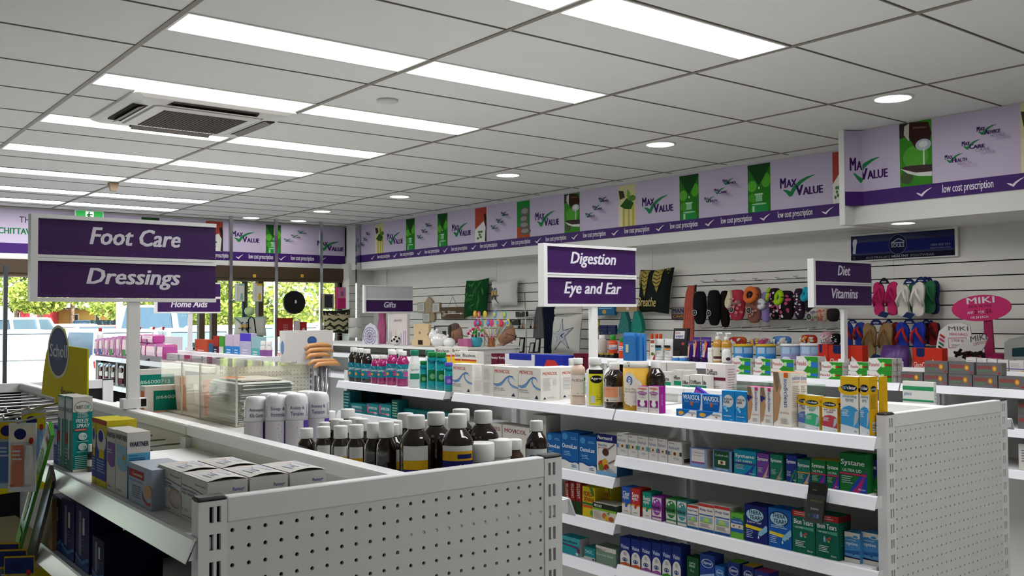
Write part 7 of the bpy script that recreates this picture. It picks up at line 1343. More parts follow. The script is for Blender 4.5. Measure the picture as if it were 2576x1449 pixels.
# ---- footwear sign
P_ = [onx(a, b, 6.57) for a, b in ((2141, 599), (2401, 578), (2401, 641), (2141, 654))]; y_a, y_b = P_[0].y, P_[1].y; z_b, z_t = 1.966, 2.152
loc = (6.57, (y_a+y_b)/2, z_b); o = MB().box(6.57, y_b-.02, z_b-.008, 6.595, y_a+.008, z_t+.014, C_WHITE).build('footwear_sign', None, loc, 'dark blue healthy footwear sign in a white frame under the bulkhead', 'sign')
MB().box(6.566, y_b, z_b, 6.57, y_a, z_t, mat('14184a', .4)).build('sign_panel', o, loc)
f = Face((6.566, y_a, z_b), (0, -1, 0), (0, 0, 1), y_a-y_b, z_t-z_b); f.R(0, .28, 1, .72, '1a2264'); f.R(0, 0, 1, .20, '10122a'); f.E(.475, .55, .088, .40, '5a6a8c', 32); f.E(.475, .55, .083, .375, '141a3a', 32)
f.T('SOULS', .41, .44, .54, .58, 'b4b8c8', .02); f.R(.41, .60, .54, .64, 'b4b8c8'); f.stroke([(.42, .64), (.455, .72), (.48, .78), (.51, .74), (.54, .66)], .003, 'b4b8c8'); f.T("AUSTRALIA'S", .155, .04, .40, .13, '8a8c94', 0); f.T('HEALTHY', .415, .04, .58, .13, 'b4b6bc', .02); f.T('FOOTWEAR', .60, .04, .82, .13, '8a8c94', 0); f.T('1800 820 069', .79, .40, .965, .49, '8a90ac', 0); f.T('SOULSTHONGS.COM', .785, .29, .965, .35, '8a90ac', 0)
f.poly([(.02, .28), (.05, .26), (.058, .6), (.07, .78), (.06, .88), (.03, .86), (.02, .7), (.026, .5)], 'c4c8d0'); f.E(.035, .10, .016, .07, '3a3c48', 16)
f.mb.build('printed_design', o, loc, kind='stuff')
# ---- pink oval sign on a post, nail and lipstick displays
X = 6.15; c = onx(2467, 775, X); ry = abs(onx(2392, 775, X).y-onx(2542, 775, X).y)/2; rz = (onx(2467, 742, X).z-onx(2467, 808, X).z)/2; n = 36; loc = (X, c.y, 1.2)
e = empty('oval_sign', loc, 'pink oval price sign on a pink post', 'sign')
tl_ = Vector((0, -1, .055)).normalized(); up = Vector((0, .055, 1)).normalized()
MB().prism([c+tl_*(ry*math.cos(2*math.pi*i/n))+up*(rz*math.sin(2*math.pi*i/n)) for i in range(n)][::-1], (.008, 0, 0), mat('c02466', .45)).build('oval_board', e, loc)
f = Face(c-tl_*ry-up*rz, tl_, up, 2*ry, 2*rz, None, .001); f.T('MIKI', .27, .68, .74, .92, 'd8ccd4', .02); f.T("PICK 'N' MIX", .30, .52, .69, .63, '7a2040', 0); f.T('ANY', .27, .30, .38, .40, 'd8ccd4', .02); f.T('2', .39, .29, .44, .44, '6a1a34', 0); f.T('FOR', .46, .30, .56, .40, 'd8ccd4', .02); f.T('$6', .58, .28, .68, .46, '7a2040', 0); f.T('OR $4 EACH', .32, .10, .62, .20, 'd8ccd4', .02); f.mb.build('lettering', e, loc, kind='stuff')
p0, p1 = onx(2475, 800, X), onx(2497, 892, X); MB().prism([onx(a, b, X+.012) for a, b in ((2474, 800), (2493, 800), (2500, 892), (2477, 894))], (.02, 0, 0), mat('9a1c50', .5)).box(X-.1, p1.y-.1, 1.2, X+.1, p1.y+.12, p1.z+.01, mat('9a1c50', .5)).build('post', e, loc)
MB().box(5.82, ypx(2600, 5.95, 1.2), 0, 6.55, ypx(2250, 6.15, 1.2), 1.199, C_WHITE).build('display_counter', None, (6.2, 3.4, 0), 'white low display counter below the footwear', 'counter')
X = 6.1
board('white nail polish display card with price box', X, ((2362, 833), (2385, 815), (2420, 812), (2440, 822), (2444, 846), (2436, 896), (2350, 900)), mat('d0ccca', .5), None, .01, 'nail_display', 'display')
f = Face(onx(2372, 897, X), (0, -1, 0), (0, .05, 1), .25, .21, None, .002); f.T('MIKI', .2, .82, .72, .95, '5a5a5c', .0); f.T('MINI NAILS', .22, .66, .70, .75, 'c04a6a', 0); f.stroke([(.18, .28), (.66, .30), (.66, .60), (.18, .58), (.18, .28)], .002, 'b0566a'); f.T('2 FOR $6', .26, .46, .6, .55, '8a4a4a', 0); f.T('OR $4 EACH', .26, .32, .6, .40, '8a4a4a', 0)
for i in range(5): f.poly([(-.02-.02*i, .72-.12*i), (.10-.02*i, .62-.12*i), (.08-.02*i, .56-.12*i), (-.04-.02*i, .66-.12*i)], ('a82a2c', 'b82a6a', '1f6a4c', '1a1a1c', 'c9c5c0')[i])
f.mb.build('printed_design', bpy.data.objects['nail_display'], ORG['nail_display'], kind='stuff')
X = 5.95; c = onx(2440, 872, X); q = [onx(a, b, X) for a, b in ((2412, 888), (2404, 876), (2420, 862), (2450, 846), (2478, 842), (2484, 850), (2476, 872), (2466, 888))]
o = MB().prism(q, (.01, 0, 0), mat('d0ccc8', .3)).build('lipstick_display', None, tuple(c), 'white oval lipstick display with dark lipsticks in front', 'display')
f = Face(onx(2425, 886, X), (0, -1, .2), (0, .1, 1), .17, .12, None, .002); f.T('MIKI', .3, .45, .9, .75, '4a4a4c', 0); f.T('LIPSTICK', .4, .25, .9, .4, 'c0607a', 0); f.mb.build('printed_design', o, tuple(c), kind='stuff')
rg = random.Random(4)
for i in range(12):
    a = onx(2405+i*6, 892+rg.uniform(-4, 2), X-.04); d_ = Vector((rg.uniform(-.3, .3), rg.uniform(-1, 1), rg.uniform(-.2, .6))).normalized()*.03
    MB().tube([a-d_, a+d_], .009, rg.choice(('1a1416', '3a1418', '241c1c')), 8).build('lipstick', None, tuple(a), f'dark lipstick tossed in front of the white lipstick display, {ORD[i]} from the left', 'lipstick', 'loose lipsticks')
X = 5.9; board('grey display machine with dark screen at the right edge', X, ((2526, 862), (2540, 852), (2600, 840), (2600, 905), (2526, 905)), mat('9a9a98', .5), None, .2, 'grey_machine', 'machine')
MB().prism([onx(a, b, X-.002) for a, b in ((2546, 876), (2600, 872), (2600, 896), (2546, 897))], (.002, 0, 0), mat('1c3a40', .3)).build('screen', bpy.data.objects['grey_machine'], ORG['grey_machine'])
# ================================================================ GIFT COUNTER on the rear gondola, with shoppers behind
GZ = 1.279
MB().box(4.555, 6.66, 1.263, 5.36, 9.92, GZ, C_WHITE).build('counter_top', None, (4.95, 8.3, 1.263), 'white counter top on the gifts gondola', 'counter')
def gp(px, X, z=GZ): return Vector((X, ypx(px, X, z), z))
def gb(label, X, quad, m, art=None, th=.02, name='gift', cat='gift'): return board(label, X, quad, m, art, th, name, cat)
X = 4.75
board('arched board with violet mandala print', X, (Z9(60, 960), Z9(90, 890), Z9(135, 855), Z9(185, 885), Z9(218, 950), Z9(222, 1098), Z9(45, 1100)), mat('c4c0cc', .6), None, .015, 'mandala_board', 'board')
g = Face(onx(*Z9(48, 1098), X), (0, -1, 0), (0, 0, 1), abs(onx(*Z9(48, 1098), X).y-onx(*Z9(220, 1098), X).y), onx(*Z9(135, 860), X).z-GZ)
for r in (.42, .30, .18): g.stroke(arc(.5, .42, r, r, 0, 360, 20), .003, '5a4a78')
for i in range(12): g.stroke([(.5, .42), (.5+.42*math.cos(i*.5236), .42+.42*math.sin(i*.5236))], .002, '6a5a88')
g.mb.build('printed_design', bpy.data.objects['mandala_board'], ORG['mandala_board'], kind='stuff')
drape('pink knotted curtain fabric beside the mandala board', 4.95, (tuple([*[Z9(x, 0)[0] for x in (240, 300)], Z9(0, 745)[1]]), tuple([*[Z9(x, 0)[0] for x in (245, 297)], Z9(0, 800)[1]]), tuple([*[Z9(x, 0)[0] for x in (228, 306)], Z9(0, 900)[1]]), tuple([*[Z9(x, 0)[0] for x in (232, 300)], Z9(0, 1105)[1]])), mat('c06a90', .8), 'curtain', .02, 'pink_curtain')
board('pale canvas print with lilac streaks', 4.85, qd(348, 758, 552, 1100, 3), mat('cdc4c0', .7, noise=.06, scale=8), lambda f: ([f.R(u, .02, u+.03, .2+.25*abs(math.sin(u*37)), ('b07ab0', 'c98aa0', '8a8ac0', 'c9a08a')[int(u*40) % 4]) for u in (.05, .14, .25, .38, .52, .66, .8, .9)], f.T('family', .3, .72, .75, .84, '9a9092', 0, .2)), .03, 'canvas_print', 'picture')
p = gp(996, 4.70); o = MB().ball((p.x, p.y, GZ+.047), .047, mat('d8d4d0', .3), 18, 12).build('money_box', None, tuple(p), 'white and black football money box', 'ornament')
mb = MB()
for a, b in ((-2.5, .3), (-1.9, -.1), (-2.2, .9), (-3.1, 0), (-1.3, .5)):
    d_ = Vector((math.cos(a)*math.cos(b), math.sin(a)*math.cos(b), math.sin(b))); t1 = d_.cross(Vector((0, 0, 1))).normalized(); t2 = d_.cross(t1); C0 = Vector((p.x, p.y, GZ+.047)); mb.add([C0+(d_*.0475+t1*.014*math.cos(i*1.2566)+t2*.014*math.sin(i*1.2566)) for i in range(5)], [tuple(range(5))], '1a1818')
mb.build('patches', o, tuple(p), kind='stuff')
gt = [(620, 880), (632, 868), (780, 862), (792, 880), (790, 960), (770, 985), (800, 1020), (812, 1060), (800, 1108), (610, 1110), (598, 1070), (622, 1010), (630, 975)]
board('plywood guitar shaped box with round knob', 4.72, [Z9(*q) for q in gt], mat('c9b08a', .6, noise=.06, scale=10), None, .03, 'plywood_guitar', 'ornament')
g = Face(onx(*Z9(620, 1110), 4.718), (0, -1, 0), (0, 0, 1), abs(onx(*Z9(620, 1110), 4.718).y-onx(*Z9(800, 1110), 4.718).y), .17); g.R(.30, .08, .58, .32, '2a2018'); g.E(.4, .72, .06, .06, '6a5a48'); g.E(.4, .72, .035, .035, 'b4a894'); g.mb.build('sound_hole', bpy.data.objects['plywood_guitar'], ORG['plywood_guitar'], kind='stuff')
board('dark framed photograph on the counter behind the plywood guitar', 5.1, qd(852, 885, 1025, 1100, 3), mat('3a3430', .5), lambda f: f.R(.1, .1, .9, .92, 'a8aaa6').R(.2, .15, .6, .6, '6a7a64').R(.55, .3, .8, .7, '2c2c2e'), .02, 'photo_frame', 'frame')
def bear(label, pc, X, s, m):
    p = gp(pc, X); loc = tuple(p); mb = MB()
    mb.ball((p.x, p.y, GZ+.055*s), (.06*s, .085*s, .055*s), m, 18, 12).ball((p.x-.01, p.y+.06*s, GZ+.09*s), (.04*s, .045*s, .042*s), m, 14, 10).ball((p.x, p.y+.09*s, GZ+.125*s), .016*s, m, 10, 8).ball((p.x, p.y+.03*s, GZ+.128*s), .016*s, m, 10, 8)
    return mb.build('china_bear', None, loc, label, 'ornament', 'glossy white bears')
WG = mat('dcdada', .12, coat=.5)
bear('glossy white china bear lying down', 1105, 4.72, 1.15, WG); bear('small glossy white china bear beside the larger one', 1130, 4.74, .8, WG)
board('pink book standing beside the china bears', 4.9, qd(1118, 1032, 1225, 1142, 2), mat('c06a94', .5), lambda f: f.R(.48, 0, .53, 1, 'a85a80'), .05, 'pink_book', 'book')
board('framed nail art picture behind the plant pot', 5.15, qd(1232, 905, 1410, 1110, 3), mat('b8bab8', .3), lambda f: f.R(.08, .08, .92, .92, 'cfd2ce').E(.7, .6, .06, .12, '3a5a4a').E(.3, .5, .05, .1, 'b84a6a'), .015, 'picture_frame', 'frame')
p = gp(1198, 5.0); loc = tuple(p); o = MB().lathe(p.x, p.y, [(.03, GZ), (.05, GZ+.02), (.058, GZ+.06), (.05, GZ+.085), (.04, GZ+.087)], mat('3f9ab0', .3, noise=.5, scale=12), 18).build('plant_pot', None, loc, 'blue and green pot with bright artificial flowers', 'plant pot')
rg = random.Random(8)
for i in range(16):
    a = rg.uniform(0, 6.28); r = rg.uniform(.02, .075); z = GZ+.08+rg.uniform(.01, .09); q = Vector((p.x+r*math.cos(a), p.y+r*math.sin(a), z)); MB().tube([Vector((p.x, p.y, GZ+.08)), q], .002, '3f7a3a', 5).ball(tuple(q), (.012, .014, .014), rg.choice(('c02a5a', 'd8486a', '3f9a4a', '4fae3a', 'd85a8a')), 8, 6).build('flower', o, loc)
p = gp(1236, 5.12); loc = tuple(p); MB().lathe(p.x, p.y, [(.032, GZ), (.036, GZ+.005), (.034, GZ+.08), (.031, GZ+.08), (.031, GZ+.01), (.001, GZ+.01)], mat('b87a58', .25, .6, noise=.2, scale=60), 12, smooth=False, cap=False).build('copper_cup', None, loc, 'faceted copper cup holding rainbow lollipops', 'cup')
for i in range(13):
    tx = 1195+(i*8.3) % 90; ty = 790+abs(math.sin(i*2.1))*26; q = onx(tx, ty, 5.04+.012*(i % 5)); b0 = Vector((p.x+rg.uniform(-.02, .02), p.y+rg.uniform(-.02, .02), GZ+.015)); col = ('d88a3a', 'c83a4a', '4fae9a', 'd8c04a', '8a5ab0', 'c84a8a', '5a9ad0')[i % 7]
    e = empty('lollipop', tuple(b0), f'rainbow lollipop on a striped stick in the copper cup, {ORD[i]} from the left', 'lollipop', 'rainbow lollipops')
    MB().tube([b0, b0+(q-b0)*.5], .003, col, 5).tube([b0+(q-b0)*.5, q], .003, ('d8d8d4', 'd8c04a')[i % 2], 5).build('stick', e, tuple(b0)); MB().ball(tuple(q), (.008, .028, .034), col, 12, 8).ball((q.x-.004, q.y, q.z), (.008, .018, .022), ('d8c04a', '5a9ad0', 'd84a6a')[i % 3], 12, 8).build('sweet', e, tuple(b0))
# ---- two shoppers bending over the counter from the far side
def shopper(label, px, py_top, X, hair, shirt, yaw, glasses=False, bald=.5):
    """standing figure leaning forward, head bowed; only head and shoulders clear the counter"""
    q = onx(px, py_top, X); top = q.z; y = q.y; hx, hy, hz = X, y, top-.115                      # head centre
    f = Vector((math.cos(yaw), math.sin(yaw), -.35)).normalized(); r_ = Vector((-math.sin(yaw), math.cos(yaw), 0)); up = r_.cross(f)*-1
    up = f.cross(r_)*-1 if up.z < 0 else up
    loc = (X, y, 0); skin = mat('c09078', .6)
    C0 = Vector((hx, hy, hz)); n, k = 20, 16; V = []
    pr = lambda t: math.sin(math.pi*t)**.55
    rings = []
    for i in range(1, k):
        t = i/k; z = -.125+.245*t; s = pr(t); fw = (.098 if t > .3 else .098*(.55+.45*t/.3)); bk = .102*(1 if t > .45 else .55+.45*t/.45); wd = .076*(1 if t > .35 else .62+.38*t/.35)
        rings.append([C0+up*z+f*((fw if math.cos(a) > 0 else bk)*s*math.cos(a))+r_*(wd*s*math.sin(a)) for a in [2*math.pi*j/n for j in range(n)]])
    # neck, torso, legs as further rings of one surface (leaning back from the head)
    back = -Vector((f.x, f.y, 0)).normalized()
    def ring(c, a, b, tilt=0): return [c+Vector((f.x, f.y, 0)).normalized()*(a*math.cos(q_))+r_*(b*math.sin(q_)) for q_ in [2*math.pi*j/n for j in range(n)]]
    nb = C0+back*.055-up*.12
    neck = [ring(nb+Vector((0, 0, -.02)), .055, .058), ring(nb+back*.03+Vector((0, 0, -.07)), .058, .062)]
    sh = nb+back*.08+Vector((0, 0, -.13))
    mb = MB(); body_r = [ring(Vector((sh.x, sh.y, .02))+back*.12, .08, .16), ring(Vector((sh.x, sh.y, .5))+back*.12, .10, .17), ring(Vector((sh.x, sh.y, .9))+back*.14, .13, .18), ring(sh+Vector((0, 0, -.3))+back*.06, .13, .19), ring(sh+Vector((0, 0, -.08)), .12, .22), ring(sh+Vector((0, 0, -.02)), .10, .19), ring(sh+Vector((0, 0, .025)), .07, .10)]
    allr = body_r[:]+neck[::-1]+rings
    mb.loft(allr, skin, smooth=True)
    nf = n*(len(body_r)-1)
    o = mb.build('person', None, loc, label, 'person', 'shoppers behind the gift counter')
    me = o.data; me.materials.append(cm(shirt)); me.materials.append(mat('2c3040', .8))
    for i, pl_ in enumerate(me.polygons):
        if i < nf: pl_.material_index = 2 if i < 2*n else 1
    # hair cap over the back and top, ears, nose, brow, eyes, mouth
    hr = []
    for i in range(1, k+1):
        t = .42+.58*(i/k) if i < k else .995; z = -.125+.245*t; s = pr(min(t, .985)); lim = math.radians(108-72*max(0, (t-.62)/.38))
        hr.append([C0+up*(z+.004)+f*((.098 if math.cos(a) > 0 else .102)*s*1.03*math.cos(a))+r_*(.076*s*1.04*math.sin(a)) for a in [lim+(2*math.pi-2*lim)*j/n for j in range(n+1)]])
    MB().loft(hr, hair, cap=False, smooth=True, close=False).build('hair', o, loc)
    for s in (1, -1): MB().ball(tuple(C0+r_*(s*.078)-f*.008-up*.012), (.018, .012, .03), skin, 10, 8).build('ear', o, loc)
    MB().loft([[C0+f*.092+up*.012+r_*.008, C0+f*.092+up*.012-r_*.008, C0+f*.098+up*.014], [C0+f*.092-up*.035+r_*.016, C0+f*.092-up*.035-r_*.016, C0+f*.122-up*.03]], skin).build('nose', o, loc)
    for s in (1, -1): MB().ball(tuple(C0+f*.083+r_*(s*.03)+up*.004), .011, 'd8d0c8', 8, 6).ball(tuple(C0+f*.091+r_*(s*.03)+up*.004), .006, '2a2420', 8, 6).build('eye', o, loc); MB().tube([C0+f*.088+r_*(s*.045)+up*.022, C0+f*.096+r_*(s*.02)+up*.026], .005, hair, 6).build('eyebrow', o, loc)
    MB().tube([C0+f*.082-up*.068+r_*.022, C0+f*.092-up*.066, C0+f*.082-up*.068-r_*.022], .005, '8a4a44', 6).build('mouth', o, loc)
    if glasses:
        mb = MB()
        for s in (1, -1): mb.tube([C0+f*.104+r_*(s*.032+.022*math.cos(t*.6283))+up*(.002+.018*math.sin(t*.6283)) for t in range(11)], .0022, '1a1a1c', 6).tube([C0+f*.10+r_*(s*.055)+up*.006, C0-f*.01+r_*(s*.08)+up*.004], .0022, '1a1a1c', 6)
        mb.build('glasses', o, loc)
    for s in (1, -1):   # arms reaching to the goods
        a = sh+r_*(s*.2)+Vector((0, 0, -.05)); b = a+Vector((f.x, f.y, 0))*.05+Vector((0, 0, -.27)); c_ = b+Vector((f.x, f.y, 0))*.2+Vector((0, 0, .04)); 
        MB().tube([a, a+(b-a)*.5, b, b+(c_-b)*.5, c_], [.06, .05, .044, .04, .03], shirt, 10).build('sleeve', o, loc)
        hb_ = c_+Vector((f.x, f.y, 0))*.05; mb = MB().ball(tuple(hb_), (.045, .045, .02), skin, 12, 8)
        for k_ in range(4): st = hb_+Vector((f.x, f.y, 0))*.035+r_*(.028-.019*k_); mb.tube([st, st+Vector((f.x, f.y, 0))*.04, st+Vector((f.x, f.y, 0))*(.06+.006*(k_ in (1, 2)))+Vector((0, 0, -.02))], [.009, .008, .007], skin, 8)
        st = hb_+r_*(s*-.03); mb.tube([st, st+Vector((f.x, f.y, 0))*.03+r_*(s*-.02), st+Vector((f.x, f.y, 0))*.05+r_*(s*-.018)], [.01, .009, .008], skin, 8); mb.build('hand', o, loc)
shopper('man with cropped grey hair looking down behind the gift counter', 1141, 814, 5.72, mat('6a5a50', .9, noise=.2, scale=200), mat('8a5a6a', .8), math.radians(-36), False, .95)
shopper('grey haired person with glasses looking down beside the lollipops', 1272, 811, 5.80, mat('9a9690', .9, noise=.2, scale=120), mat('7a7468', .8), math.radians(-32), True, .4)
# ================================================================ WINDOW DISPLAY
GS = glass('shelf_glass', (.78, .95, .90), .5); YP = 11.2
def gshelf(xa, xb, py, label):
    z = zpx(py, (xa+xb)/2, YP); MB().box(xa, YP-.12, z-.006, xb, YP+.12, z, GS).build('glass_shelf', None, ((xa+xb)/2, YP, z), label, 'shelf', 'glass window shelves'); return z
z1 = gshelf(3.9, 5.02, 758, 'upper glass shelf left of the third chrome pole'); z2 = gshelf(3.9, 5.64, 793, 'middle glass shelf across the second and third chrome poles'); z3 = gshelf(4.47, 5.64, 847, 'low glass shelf under the parrot cushion'); z4 = gshelf(5.68, 6.18, 777, 'upper glass shelf by the corner slats'); z5 = gshelf(5.68, 6.18, 843, 'lower glass shelf by the corner slats')
def wq(label, px0, px1, z, pt, m, d=.06, art=None, name='gift_box', cat='box', Y=YP-.06, group=None, side=None):
    a = xpx(px0, Y, z+.05); b = xpx(px1, Y, z+.05); zt = zpx(pt, (a+b)/2, Y); loc = ((a+b)/2, Y+d/2, z+.0005)
    o = MB().box(a, Y, z+.0005, b, Y+d, zt, m).build(name, None, loc, label, cat, group)
    if art: f = Face((a, Y, z), (1, 0, 0), (0, 0, 1), b-a, zt-z); f.k0 = 1; art(f); f.mb.build('printed_label', o, loc, kind='stuff')
    return o
for px, c, l in ((595, '8ab8a0', 'green'), (640, 'c9a82a', 'yellow')): wq(f'white gift box with {l} bottle in the window', px, px+20, z1, 713, 'cfccc2', art=lambda f, c=c: f.R(.3, .88, 1, 1, c).R(.35, .05, .95, .85, 'd8d6cc').E(.65, .2, .2, .14, c).R(.5, .3, .8, .45, c))
x = xpx(628, YP, z2+.05); MB().lathe(x, YP, [(.03, z2+.001), (.055, z2+.02), (.062, z2+.05), (.055, z2+.085), (.03, z2+.10), (.028, z2+.1)], mat('b8c890', .3), 18).build('glass_vase', None, (x, YP, z2), 'round pale green vase on the middle glass shelf', 'vase')
c = ony(739, 761, YP); n = 32; r = .5*(xpx(766, YP, c.z)-xpx(712, YP, c.z)); loc = (c.x, YP, c.z-r); o = MB().prism([(c.x+r*math.cos(2*math.pi*i/n), YP-.03, c.z+r*math.sin(2*math.pi*i/n)) for i in range(n)], (0, .04, 0), mat('161616', .35)).build('round_tray', None, loc, 'round black tray standing in the window', 'tray')
MB().box(c.x, YP-.032, c.z-.01, c.x+.025, YP-.03, c.z+.03, 'd0d0d0').build('price_sticker', o, loc)
wq('small dark photo frame with cream border in the window', 813, 840, z4, 739, 'b4aa98', .02, lambda f: f.R(.12, .08, .88, .94, '3a3a40'), 'photo_frame', 'frame'); wq('tall pink gift bag in the window', 851, 870, z4, 723, 'c02c6a', .08, lambda f: f.R(0, .5, 1, 1, 'c87a9c').R(.3, .6, .7, .8, '8a5a8a'), 'gift_bag', 'bag')
def wc(label, quad, base, art, th=.05):
    tl, tr, br, bl = [ony(a, b, YP-.03) for a, b in quad]; f = PFace((bl, br, tr, tl), th, (0, -1, 0)); mb = MB(); n = 12
    for side in (1, -1):
        V = [f.P(i/n, j/n, None, side) for j in range(n+1) for i in range(n+1)]; q = [(j*(n+1)+i, j*(n+1)+i+1, (j+1)*(n+1)+i+1, (j+1)*(n+1)+i) for j in range(n) for i in range(n)]
        mb.add(V, q if side == 1 else [t[::-1] for t in q], base, True)
    loc = tuple((bl+br)/2); o = mb.build('cushion', None, loc, label, 'cushion', 'cushions'); art(f); f.mb.build('printed_design', o, loc, kind='stuff')
def zig(f):
    for v, c in ((.86, '2a2c22'), (.12, '2a2c22')): f.R(.01, v-.1, .99, min(.99, v+.12), c)
    for v in (.78, .56, .30, .16): f.stroke([(.02+i*.16, v+(.07 if i % 2 else -.03)) for i in range(7)], .012, '2a2c22' if v in (.56, .30) else 'c4ba94')
    for u in (.2, .82): f.poly([(u, .48), (u+.05, .42), (u, .36), (u-.05, .42)], '2a2c22')
wc('black and cream zigzag cushion in the window', ((810, 781), (880, 778), (884, 841), (812, 838)), FAB('c4ba94'), zig); wc('white parrot cushion in the window', ((588, 797), (671, 795), (670, 845), (588, 845)), FAB('cfcbc0'), parrots(.12))
a = ony(625, 845, YP-.12); b = ony(643, 845, YP-.12); t = ony(632, 796, YP-.12); MB().tube([a, Vector((a.x, a.y, t.z-.04)), t, Vector((b.x-.02, b.y, t.z-.03)), Vector((b.x+.01, b.y, b.z))], .008, '1a1a1a', 8).build('iron_hook', None, tuple(a), 'black wrought iron hook in front of the window cushion', 'hook')
wq('large red gift box in the window', 703, 737, z3, 800, 'a02a2c', .05, lambda f: [f.R(.3+.12*(i % 3), .35+.12*(i//3), .36+.12*(i % 3), .41+.12*(i//3), 'b8a8a0') for i in range(9)]); wq('small red gift box in the window', 756, 772, z3, 810, 'a02a2c', .05, lambda f: f.E(.5, .4, .25, .2, 'c8b8a8')); wq('white and pink striped tube between the red boxes', 741, 754, z3, 806, 'd0c0c0', .03)
for i, (px, py) in enumerate(((880, 800), (880, 825))): x = 6.08; z = zpx(py+24, x, 11.0); MB().lathe(x, 11.05, [(.08, z), (.09, z+.01), (.09, z+.12), (.086, z+.125), (.001, z+.125)], mat('d8d6d0', .3), 20).build('round_tin', None, (x, 11.05, z), f'white round container by the corner slats, {("upper", "lower")[i]}', 'container', 'white round containers')
# exit sign
a = ony(188, 527, 11.45); b = ony(260, 549, 11.45); loc = ((a.x+b.x)/2, 11.45, a.z); o = MB().box(a.x, 11.44, b.z-.03, b.x, 11.47, a.z, mat('d0d4d0', .4)).build('exit_sign', None, loc, 'green running man exit sign hanging from the ceiling', 'sign')
MB().box(loc[0]-.01, 11.45, a.z, loc[0]+.01, 11.46, CEIL, C_WHITE).build('hanger', o, loc)
f = Face((a.x+.01, 11.44, b.z-.02), (1, 0, 0), (0, 0, 1), b.x-a.x-.02, a.z-b.z+.01); f.R(0, 0, 1, 1, mat('1f8a3a', .4, emit=.5)); f.R(.36, .02, .66, .96, mat('d8f0dc', .4, emit=.6)); G_ = '1f7a3a'; f.E(.49, .80, .035, .10, G_); f.stroke([(.50, .66), (.47, .40)], .012, G_); f.stroke([(.47, .40), (.42, .22), (.38, .2)], .006, G_); f.stroke([(.48, .40), (.55, .28), (.53, .08)], .006, G_); f.stroke([(.49, .62), (.57, .55), (.62, .6)], .005, G_); f.stroke([(.49, .64), (.42, .52), (.39, .42)], .005, G_); f.mb.build('pictogram', o, loc, kind='stuff')
# ================================================================ OUTSIDE: verandah, car park, house, trees
GR = -.15
MB().box(-60, 11.8, GR-.1, 140, 150, GR, mat('a8a49c', .9, noise=.08, scale=.5)).build('car_park_ground', kind='structure')
v = MB().box(-6, 11.85, 2.20, 10, 14.2, 2.32, mat('b8a070', .8)).box(-6, 14.2, 2.12, 10, 14.3, 2.42, mat('8a8478', .7)).build('verandah_roof', kind='structure')
for px in (622, 656): p = xpx(px, 14.0, 1.5); MB().tube([(p, 14.1, GR), (p, 14.1, 2.2)], .045, mat('2a3036', .5), 10).build('verandah_post', v)
def car(label, px, depth, L=4.3, Wd=1.75, H=1.45, ang=0, col='e4e4e4', van=False, name='car'):
    d = ray(px, 800); k = depth/d.dot(CF); c = CP+d*k; loc = (c.x, c.y, GR); e = empty(name, loc, label, 'car' if not van else 'van', 'parked cars'); e.rotation_euler = (0, 0, math.radians(ang)); O = ORG[e.name]
    P3 = lambda x, y, z: (c.x+x, c.y+y, GR+z)
    body = mat(col, .3, coat=.5); gl = mat('3a4c58', .35)
    h1 = H*.58; x0, x1 = -L/2, L/2; w = Wd/2
    def sec(x, zb, zt, ww): return [P3(x, -ww*.92, zb), P3(x, -ww, zb+.12), P3(x, -ww, zt-.14), P3(x, -ww*.9, zt), P3(x, ww*.9, zt), P3(x, ww, zt-.14), P3(x, ww, zb+.12), P3(x, ww*.92, zb)]
    MB().loft([sec(x0, .38, h1*.85, w*.9), sec(x0+.12, .24, h1, w), sec(-.2*L, .22, h1*1.03, w), sec(.2*L, .22, h1*1.0, w), sec(x1-.25, .24, h1*.82, w), sec(x1, .36, h1*.66, w*.86)], body, smooth=True).build('body', e, O)
    a, b, c_, dd = (x0+.05, x0+.35, .12*L, .34*L) if not van else (x0+.05, x0+.15, .25*L, .42*L)
    def cab(x, z, ww): return [P3(x, -ww, z), P3(x, ww, z)]
    q = [P3(a, -w*.93, h1*.97), P3(b, -w*.76, H-.05), P3(c_, -w*.76, H-.05), P3(dd, -w*.9, h1*.93)]; q2 = [P3(a, w*.93, h1*.97), P3(b, w*.76, H-.05), P3(c_, w*.76, H-.05), P3(dd, w*.9, h1*.93)]
    MB().add(q+q2, [(0, 1, 2, 3), (7, 6, 5, 4), (0, 4, 5, 1), (3, 2, 6, 7)], gl).build('windows', e, O)
    MB().loft([[P3(b-.04, -w*.77, H-.07), P3(b-.04, w*.77, H-.07), P3(b+.1, w*.74, H), P3(b+.1, -w*.74, H)], [P3(c_+.04, -w*.77, H-.07), P3(c_+.04, w*.77, H-.07), P3(c_-.08, w*.74, H), P3(c_-.08, -w*.74, H)]], body).build('roof', e, O)
    for s in (-1, 1):
        for xa, xb in ((a, b), (dd, c_), (.0, .0)):
            MB().tube([P3(xa, s*w*.92, h1*.96), P3(xb, s*w*.765, H-.05)], .05, body, 6).build('pillar', e, O)
        for x in (x0+.75, x1-.8): MB().tube([P3(x, s*(w-.18), .31), P3(x, s*(w+.01), .31)], .31, mat('1c1c1c', .7), 16).tube([P3(x, s*(w+.005), .31), P3(x, s*(w+.02), .31)], .18, mat('9a9a9a', .4, .6), 12).build('wheel', e, O)
        MB().box(*P3(x0-.01, s*w*.82-.1, h1*.72), *P3(x0+.08, s*w*.82+.1, h1*.9), 'a02420').build('tail_light', e, O)
    return e
